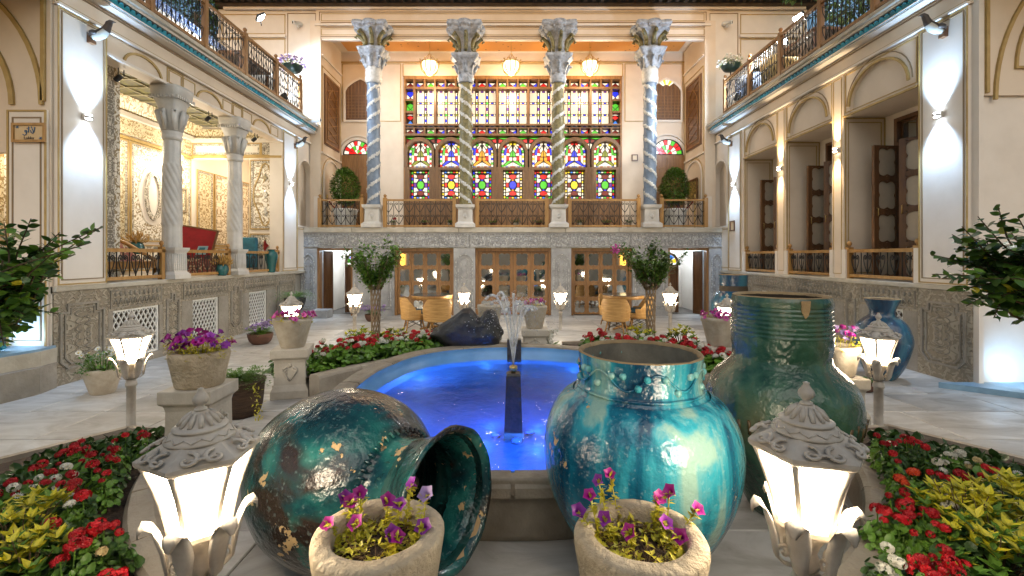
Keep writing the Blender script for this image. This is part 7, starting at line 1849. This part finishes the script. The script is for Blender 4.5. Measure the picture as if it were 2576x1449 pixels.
# foreground shrubs entering from both picture edges
def edge_shrub(base, label, seed, shoots):
    o = thing('myrtle_shrub', base, label, 'shrub'); rr = random.Random(seed); B = V(base)
    b = MB(); q_ = V((0, 0, 0))
    # broad oval leaf with folded midrib
    n = 7; ring = []
    for i in range(n + 1):
        t = i / n; w = .36 * sin(pi * t ** .85) ; ring.append((w, t))
    vs = []; fs = []
    for w, t in ring: vs += [(-w, .12 * w - .1 * t * t, t), (0, -.1 * t * t, t), (w, .12 * w - .1 * t * t, t)]
    for i in range(n): fs += [(3 * i, 3 * i + 1, 3 * i + 4, 3 * i + 3), (3 * i + 1, 3 * i + 2, 3 * i + 5, 3 * i + 4)]
    LMg = MB().add(vs, fs, 0, True).mesh('leaf', leaf_g, False); LMd = MB().add(vs, fs, 0, True).mesh('leaf', leaf_d, False); LMl = MB().add(vs, fs, 0, True).mesh('leaf', leaf_l, False)
    tq = MB(); tq.tube([(0, 0, 0), (.02, .01, .5), (.0, .0, 1.0), (0, 0, 1.35)], [.035, .03, .026, .02], 8); tq.build('trunk', bark, o)
    leaves = []
    for (path, nl) in shoots:
        pts = [V((0, 0, 1.2))] + [p - B for p in path]; bq = MB()
        sp = []
        for i in range(len(pts) - 1):
            for k in range(6): sp.append(pts[i].lerp(pts[i + 1], k / 6))
        sp.append(pts[-1]); sp = [sp[0]] + [(sp[i - 1] + sp[i] * 2 + sp[i + 1]) / 4 for i in range(1, len(sp) - 1)] + [sp[-1]]
        bq.tube(sp, [.008 - .0062 * i / len(sp) for i in range(len(sp))], 5); bq.build('branch', twig, o)
        L0 = len(sp)
        for k in range(nl):
            s_ = .12 + .88 * k / nl; i = min(int(s_ * (L0 - 1)), L0 - 2); f = s_ * (L0 - 1) - i; p_ = sp[i].lerp(sp[i + 1], f); t = (sp[i + 1] - sp[i]).normalized()
            side = t.cross(V((0, 0, 1)));
            if side.length < .1: side = V((1, 0, 0))
            side.normalize(); ang = (k % 2) * pi + rr.gauss(0, .6); out = (side * cos(ang) + side.cross(t) * sin(ang)).normalized(); d = (t * rr.uniform(.3, .8) + out + V((0, 0, rr.uniform(-.25, .2)))).normalized()
            leaves.append((p_, d, rr.uniform(.048, .075) * (1 - .45 * max(0, s_ - .7) / .3)))
    rr.shuffle(leaves); rest = MB()
    for i, (p_, d, L_) in enumerate(leaves):
        qt = d.to_track_quat('Z', 'Y') @ Euler((0, 0, rr.uniform(-.9, .9))).to_quaternion()
        if i < 290:
            lf = link('leaf', LMl if rr.random() < .04 else (LMg if rr.random() < .6 else LMd), o, p_, (0, 0, 0), L_); lf.rotation_mode = 'QUATERNION'; lf.rotation_quaternion = qt
        else:
            M_ = Matrix.Translation(p_) @ qt.to_matrix().to_4x4() @ Matrix.Scale(L_, 4); rest.add([M_ @ V(v) for v in vs], fs, 1 if rr.random() < .6 else 0, True)
    tag(rest.build('inner_leaves', [leaf_g, leaf_d], o, fix=False), kind='stuff')
def shoots_from(targets, Y0, root, rr, extra):
    out = []
    for (x, y_) in targets:
        Y = Y0 + rr.uniform(-.18, .25); e = P(x, y_, Y); r0 = P(*root, Y0); m_ = r0.lerp(e, .5) + V((rr.gauss(0, .03), rr.gauss(0, .05), .04)); out.append(([r0 + V((rr.gauss(0, .05), rr.gauss(0, .08), rr.gauss(0, .05))), m_, e], extra))
    return out
rr = random.Random(2)
tl = [(255, 570), (245, 575), (78, 550), (150, 585), (155, 590), (230, 610), (190, 640), (150, 690), (148, 790), (110, 730), (40, 590), (100, 620), (60, 660), (120, 660), (20, 620), (80, 720), (60, 790), (20, 750), (40, 820), (10, 870), (0, 800), (-40, 600), (-60, 700), (30, 680), (90, 680), (130, 640), (10, 560), (70, 830), (5, 700), (50, 750)]
edge_shrub((-2.62, 2.15, .1), 'leafy green shrub reaching in from the left picture edge', 4, shoots_from(tl, 2.15, (-20, 790), rr, 38))
tr_ = [(2510, 518), (2340, 640), (2395, 590), (2400, 625), (2345, 690), (2370, 700), (2420, 570), (2390, 660), (2460, 545), (2560, 545), (2440, 600), (2480, 600), (2430, 650), (2450, 700), (2400, 730), (2470, 760), (2430, 770), (2500, 800), (2560, 815), (2540, 760), (2500, 720), (2520, 660), (2560, 620), (2580, 700), (2540, 580), (2600, 600), (2620, 740), (2480, 660), (2500, 640), (2550, 690), (2520, 780), (2460, 640)]
edge_shrub((2.72, 2.2, .1), 'leafy green shrub reaching in from the right picture edge', 5, shoots_from(tr_, 2.2, (2600, 740), rr, 40))

# pot plants
def petunia_mesh(mat, r=.026):
    q = MB(); n = 10; q.lathe([(.003, -.03), (.006, -.012), (r * .55, .0), (r, .006)], n, cap0=False, cap1=False, rf=lambda rr_, z, a: rr_ * (1 + (.14 * cos(5 * a) if z > 0 else 0))); return q.mesh('flower_head', mat)
PM = {k: petunia_mesh(m) for k, m in (('m', pet_m), ('p', pet_p), ('k', pet_k), ('l', pet_l), ('w', pet_w))}
def petunias(pot, label, r, z, cols, n, sc, lf, seed, spread=1.0, hh=.12, lmat=leaf_l):
    """a plant growing in a pot: its own thing, rooted at the pot's soil"""
    rr = random.Random(seed); o = thing('petunia_plant', (pot.location.x, pot.location.y, pot.location.z + z), label, 'flower')
    q = MB(); st = MB()
    for k in range(lf):
        a = rr.random() * 6.28; t = sqrt(rr.random()); h = hh * rr.random() * (1.1 - .4 * t); p_ = V((cos(a) * r * t * spread, sin(a) * r * t * spread, h))
        for j in range(3): leaf(q, p_, rdir(rr, -.2), V((0, 0, 1)), rr.uniform(.02, .036) * sc, .007 * sc, 0, .2)
        if k % 3 == 0: st.tube([(p_.x * .6, p_.y * .6, -.02), p_ * .9, p_], .002 * sc, 3)
    q.build('foliage', lmat, o, fix=False); st.build('stem', lmat, o)
    for k in range(n):
        a = rr.random() * 6.28; t = sqrt(rr.uniform(.1, 1.1)); d = V((cos(a) * t, sin(a) * t, rr.uniform(.4, 1.0))); p_ = V((cos(a) * r * t * spread, sin(a) * r * t * spread, hh * rr.uniform(.55, 1.15)))
        f = link('flower_head', PM[rr.choice(cols)], o, p_, (0, 0, 0), sc * rr.uniform(.85, 1.2)); f.rotation_mode = 'QUATERNION'; f.rotation_quaternion = d.to_track_quat('Z', 'Y')
    return o
i_fg = 0
for (pot, kind, r, z) in POTS:
    nm = pot['label']
    if kind == 'magenta': petunias(pot, 'magenta petunias filling the grainy stone pot', .21, z - .02, 'mmmpp', 60, 1.05, 220, 1, 1.12, .16)
    elif kind == 'pink': petunias(pot, 'pink petunias in the ' + ('pot on the pale pedestal' if pot.location.x < 0 else 'pot left of the green jar'), r, z - .02, 'mkkk', 34, 1.1, 90, 2 + int(r * 100), 1.35, .12)
    elif kind == 'pinkside': petunias(pot, 'pink petunias in the pot right of the fountain jets', r, z - .02, 'mk', 20, 1.1, 60, 5, 1.3, .14)
    elif kind == 'violet': petunias(pot, 'violet and pink flowers in the pot right of the green jar', r, z - .02, 'mklll', 30, 1.1, 70, 6, 1.35, .22)
    elif kind == 'daisy':
        o = petunias(pot, 'white daisies in the small pot by the left plinth', r, z - .02, 'w', 0, 1.6, 190, 7, 1.6, .24, leaf_g); rr = random.Random(4)
        for k in range(26):
            a = rr.random() * 6.28; t = sqrt(rr.random()); link('flower_head', HD[0], o, (cos(a) * r * t * 1.6, sin(a) * r * t * 1.6, .24 * rr.uniform(.6, 1.15)), (rr.uniform(-.3, .9), rr.uniform(-.5, .5), 0), 1.15)
    elif kind == 'fg':
        i_fg += 1; side = 'left' if i_fg == 1 else 'right'
        petunias(pot, 'straggly purple petunias in the %s foreground pot' % side, r, z, 'mpp', 0, 1.1, 120, 10 + i_fg, .95, .05)
        rr = random.Random(30 + i_fg); o = thing('dry_stems', (pot.location.x, pot.location.y, pot.location.z + z), 'tangle of dry stems in the %s foreground pot' % side, 'dry stems')
        q = MB()
        for k in range(150):
            a = rr.random() * 6.28; t = sqrt(rr.random()) * r * .92; p_ = V((cos(a) * t, sin(a) * t, .015)); d = rdir(rr, -.05); d.z *= .35
            q.tube([p_, p_ + d * .03 + V((0, 0, .015)), p_ + d * .07 + V((0, 0, rr.uniform(-.005, .02)))], .0013, 3)
        tag(q.build('stems', mk('dry_stem', (.28, .17, .06), .8, (.14, .08, .03), 9) if 'dry_stem' not in MATS else MATS['dry_stem'], o), kind='stuff')
        spots = ([(1035, 1215, 'p'), (1072, 1243, 'l'), (905, 1240, 'm'), (1005, 1268, 'p'), (975, 1258, 'm'), (868, 1252, 'p'), (895, 1315, 'm'), (825, 1318, 'm'), (1065, 1325, 'p'), (985, 1342, 'p'), (1000, 1350, 'm'), (882, 1262, 'm')] if i_fg == 1 else
                 [(1533, 1192, 'm'), (1505, 1208, 'p'), (1483, 1245, 'm'), (1455, 1285, 'p'), (1655, 1255, 'm'), (1685, 1235, 'm'), (1755, 1280, 'm'), (1520, 1305, 'p'), (1583, 1338, 'm'), (1675, 1315, 'p'), (1712, 1350, 'm'), (1660, 1250, 'm')])
        for j, (x, y_, c) in enumerate(spots):
            # ray to the pot's height band, flower sits over the rim or centre
            best = None
            ztgt = pot.location.z + z + (.17 if y_ < 1250 else (.12 if y_ < 1300 else .085)); Y = FPX * (EYE - ztgt) / (y_ - HY); Y = min(max(Y, 1.54 - .2), 1.54 + .2); e = P(x, y_, Y)
            o2 = thing('petunia', (pot.location.x, pot.location.y, pot.location.z + z), '%s petunia %s %s of the %s foreground pot' % ({'m': 'magenta', 'p': 'purple', 'l': 'lilac'}[c], 'standing tall at the' if y_ < 1260 else ('low at the' if y_ > 1312 else 'half way up at the'), 'left edge' if x < (870 if i_fg == 1 else 1525) else ('right edge' if x > (1020 if i_fg == 1 else 1700) else 'middle'), side), 'flower', 'petunia stems in the foreground pots')
            b = V((o2.location.x, o2.location.y, o2.location.z)); e2 = e - b; st = V((e2.x * .75, e2.y * .75, -.01)); 
            if st.xy.length > r * .8: st.xy = st.xy.normalized() * r * .8
            q = MB(); q.tube([st, st.lerp(e2, .5) + V((rr.gauss(0, .006), 0, .012)), e2], [.0028, .0024, .0018], 5); q.build('stem', leaf_l, o2)
            q = MB()
            for k in range(34 if y_ < 1260 else 44):
                t = rr.uniform(.15, .92); leaf(q, st.lerp(e2, t) + V((0, 0, .008)), rdir(rr, -.1), V((0, 0, 1)), rr.uniform(.02, .034), .0065, 0, .2)
            q.build('foliage', leaf_l, o2, fix=False)
            f = link('flower_head', PM[c], o2, e2, (0, 0, 0), rr.uniform(.85, 1.1)); f.rotation_mode = 'QUATERNION'; f.rotation_quaternion = V((rr.gauss(0, .5), -.5, .7)).to_track_quat('Z', 'Y')
def fern(o, z, rad, n, L, mat, seed, droop=.6, name='fronds', fl=None, nf=0):
    rr = random.Random(seed); q = MB()
    for k in range(n):
        a = rr.random() * 6.28; d = V((cos(a), sin(a), rr.uniform(.3, 1.3))).normalized(); l_ = L * rr.uniform(.6, 1.1); p0 = V((rr.gauss(0, .03), rr.gauss(0, .03), z)); prev = p0
        for s_ in range(7):
            t = s_ / 6; p_ = p0 + d * l_ * t - V((0, 0, droop * l_ * t * t))
            for j in (-1, 1): leaf(q, p_, (d + V((-sin(a), cos(a), 0)) * j * 1.0).normalized(), V((0, 0, 1)), .035, .006, 0, .2)
            leaf(q, p_, d + rdir(rr) * .5, V((0, 0, 1)), .03, .006)
    tag(q.build(name, mat, o, fix=False), kind='stuff')
    for k in range(nf):
        a = rr.random() * 6.28; t = sqrt(rr.random()); link('flower_head', fl, o, (cos(a) * rad * t, sin(a) * rad * t, z + .1 + rr.uniform(0, .16)), (rr.uniform(-.5, .5), rr.uniform(-.5, .5), 0), 1.3)
fern(bk, .36, .2, 130, .34, leaf_g, 1, .5); fern(bp_, .28, .3, 120, .6, leaf_g, 2, .55); fern(bw1, .18, .24, 90, .28, leaf_g, 3, .3, 'foliage', PM['l'], 40); fern(bw2, .16, .3, 60, .3, leaf_g, 4, .3, 'foliage', PM['l'], 80)
fern(bw3, .18, .1, 40, .15, leaf_g, 5, .2, 'foliage', HW[1], 9); fern(bw4, .08, .15, 40, .16, leaf_g, 6, .3)
tq = MB(); rr = random.Random(9)
for k in range(70):
    t = rr.random(); leaf(tq, V((.24 + .05 * t + rr.gauss(0, .02), -.16 + rr.gauss(0, .03), .36 - .42 * t)), rdir(rr), V((0, 0, 1)), .04, .008)
tag(tq.build('trailing_stem', leaf_l, bk, fix=False), kind='stuff')
# clipped box in white tubs on the hall balcony
for (x, lab, seed) in ((869, 'clipped box bush in white tub at the left end of the hall balcony', 1), (1697, 'clipped box bush in white tub at the right end of the hall balcony', 2)):
    Y = 13.15; o = thing('box_bush', (P(x, 500, Y).x, Y, ZF), lab, 'bush', 'clipped box bushes in white tubs'); q = MB(); q.lathe([(.26, 0), (.27, .02), (.33, .5), (.36, .52), (.36, .56), (.31, .56)], 28); q.build('tub', white_m, o)
    rr = random.Random(seed); q = MB(); q.tube([(0, 0, .5), (0, 0, 1.0)], .03, 6); q.build('trunk', bark, o); q = MB()
    for k in range(3600):
        d = rdir(rr); rad = .40 * (1 + .10 * mn.noise(d * 3 + V((seed * 5, 0, 0)))) * rr.uniform(.72, 1.02); p_ = V((d.x * rad, d.y * rad, 1.22 + d.z * rad * 1.32)); p_.x *= 1 - .25 * max(0, d.z); leaf(q, p_, d + rdir(rr) * .8, V((0, 0, 1)), rr.uniform(.055, .085), .02, 0 if rr.random() < .75 else 1)
    q.build('crown', [leaf_g, leaf_d], o, fix=False)
# pots along the hall balustrade
for i, (x, lab) in enumerate(((990, 'small potted plant with a red bloom inside the second balustrade bay'), (1068, 'small potted plant mid way along the second balustrade bay'), (1133, 'small potted plant at the right end of the second balustrade bay'), (1240, 'small potted plant at the left of the middle balustrade bay'), (1298, 'small potted plant at the centre of the middle balustrade bay'), (1355, 'small potted plant at the right of the middle balustrade bay'), (1458, 'small potted plant at the left of the fourth balustrade bay'), (1527, 'small potted plant mid way along the fourth balustrade bay'), (1582, 'small potted plant at the right of the fourth balustrade bay'))):
    o = thing('potted_plant', (P(x, 560, 13.05).x, 13.05, ZF), lab, 'potted plant', 'small pots along the hall balustrade'); q = MB(); q.lathe([(.05, 0), (.08, .15), (.085, .16), (.07, .16)], 14); q.build('pot', terracotta if i % 2 else smooth_pot, o)
    fern(o, .16, .1, 26, .18, leaf_g, 40 + i, .3, 'foliage', HR[0], 1 if i == 0 else 0)
# hanging flower bowls on the balcony posts
for (x, y_, Y, fl, lab) in ((737, 158, 11.7, 'l', 'hanging bowl of violet flowers at the end of the left balcony'), (1838, 155, 11.9, 'w', 'hanging bowl of pale flowers at the end of the right balcony')):
    p = P(x, y_ + 12, Y); o = thing('flower_bowl', p, lab, 'flower pot'); q = MB(); q.lathe(smooth_prof([(.06, -.14), (.17, -.1), (.23, 0), (.24, .04)], 4), 22); q.build('bowl', mk('dark_green_plastic', (.01, .03, .025), .4) if 'dark_green_plastic' not in MATS else MATS['dark_green_plastic'], o)
    q = MB(); q.tube([(0, 0, -.14), (0, 0, -.5)], .015, 6); q.build('bracket', iron, o); rr = random.Random(x); q = MB()
    for k in range(260):
        a = rr.random() * 6.28; t = sqrt(rr.random()); leaf(q, V((cos(a) * .28 * t, sin(a) * .28 * t, .05 + .14 * rr.random() - .12 * max(0, t - .6))), rdir(rr), V((0, 0, 1)), .05, .008)
    q.build('foliage', leaf_g, o, fix=False)
    for k in range(75):
        a = rr.random() * 6.28; t = sqrt(rr.random()) * 1.15; link('flower_head', PM[fl], o, (cos(a) * .3 * t, sin(a) * .3 * t, .08 + .2 * rr.random() - .3 * max(0, t - .75)), (rr.uniform(-.9, .9), rr.uniform(-.9, .9), 0), 1.3)
# dark trees behind the balconies
for (x, Y, h, rad, lab, sd) in ((-9.4, 13.5, 8.9, 1.5, 'dark tree crown in the night behind the left balcony', 1), (8.7, 9.8, 8.4, 1.3, 'dark tree crown in the night behind the right balcony', 2)):
    o = thing('background_tree', (x, Y, 0), lab, 'tree'); q = MB(); q.tube([(0, 0, 0), (.1, 0, h * .5), (0, 0, h)], [.2, .14, .05], 8); q.build('trunk', bark, o); rr = random.Random(sd); q = MB(); cl = [V((rr.gauss(0, rad * .5), rr.gauss(0, rad * .5), h + rr.gauss(0, rad * .5))) for _ in range(16)]
    for k in range(4200): c = rr.choice(cl); d = rdir(rr); leaf(q, c + d * rad * .42 * rr.uniform(.5, 1), d + rdir(rr), V((0, 0, 1)), .13, .035)
    q.build('crown', leaf_d, o, fix=False)
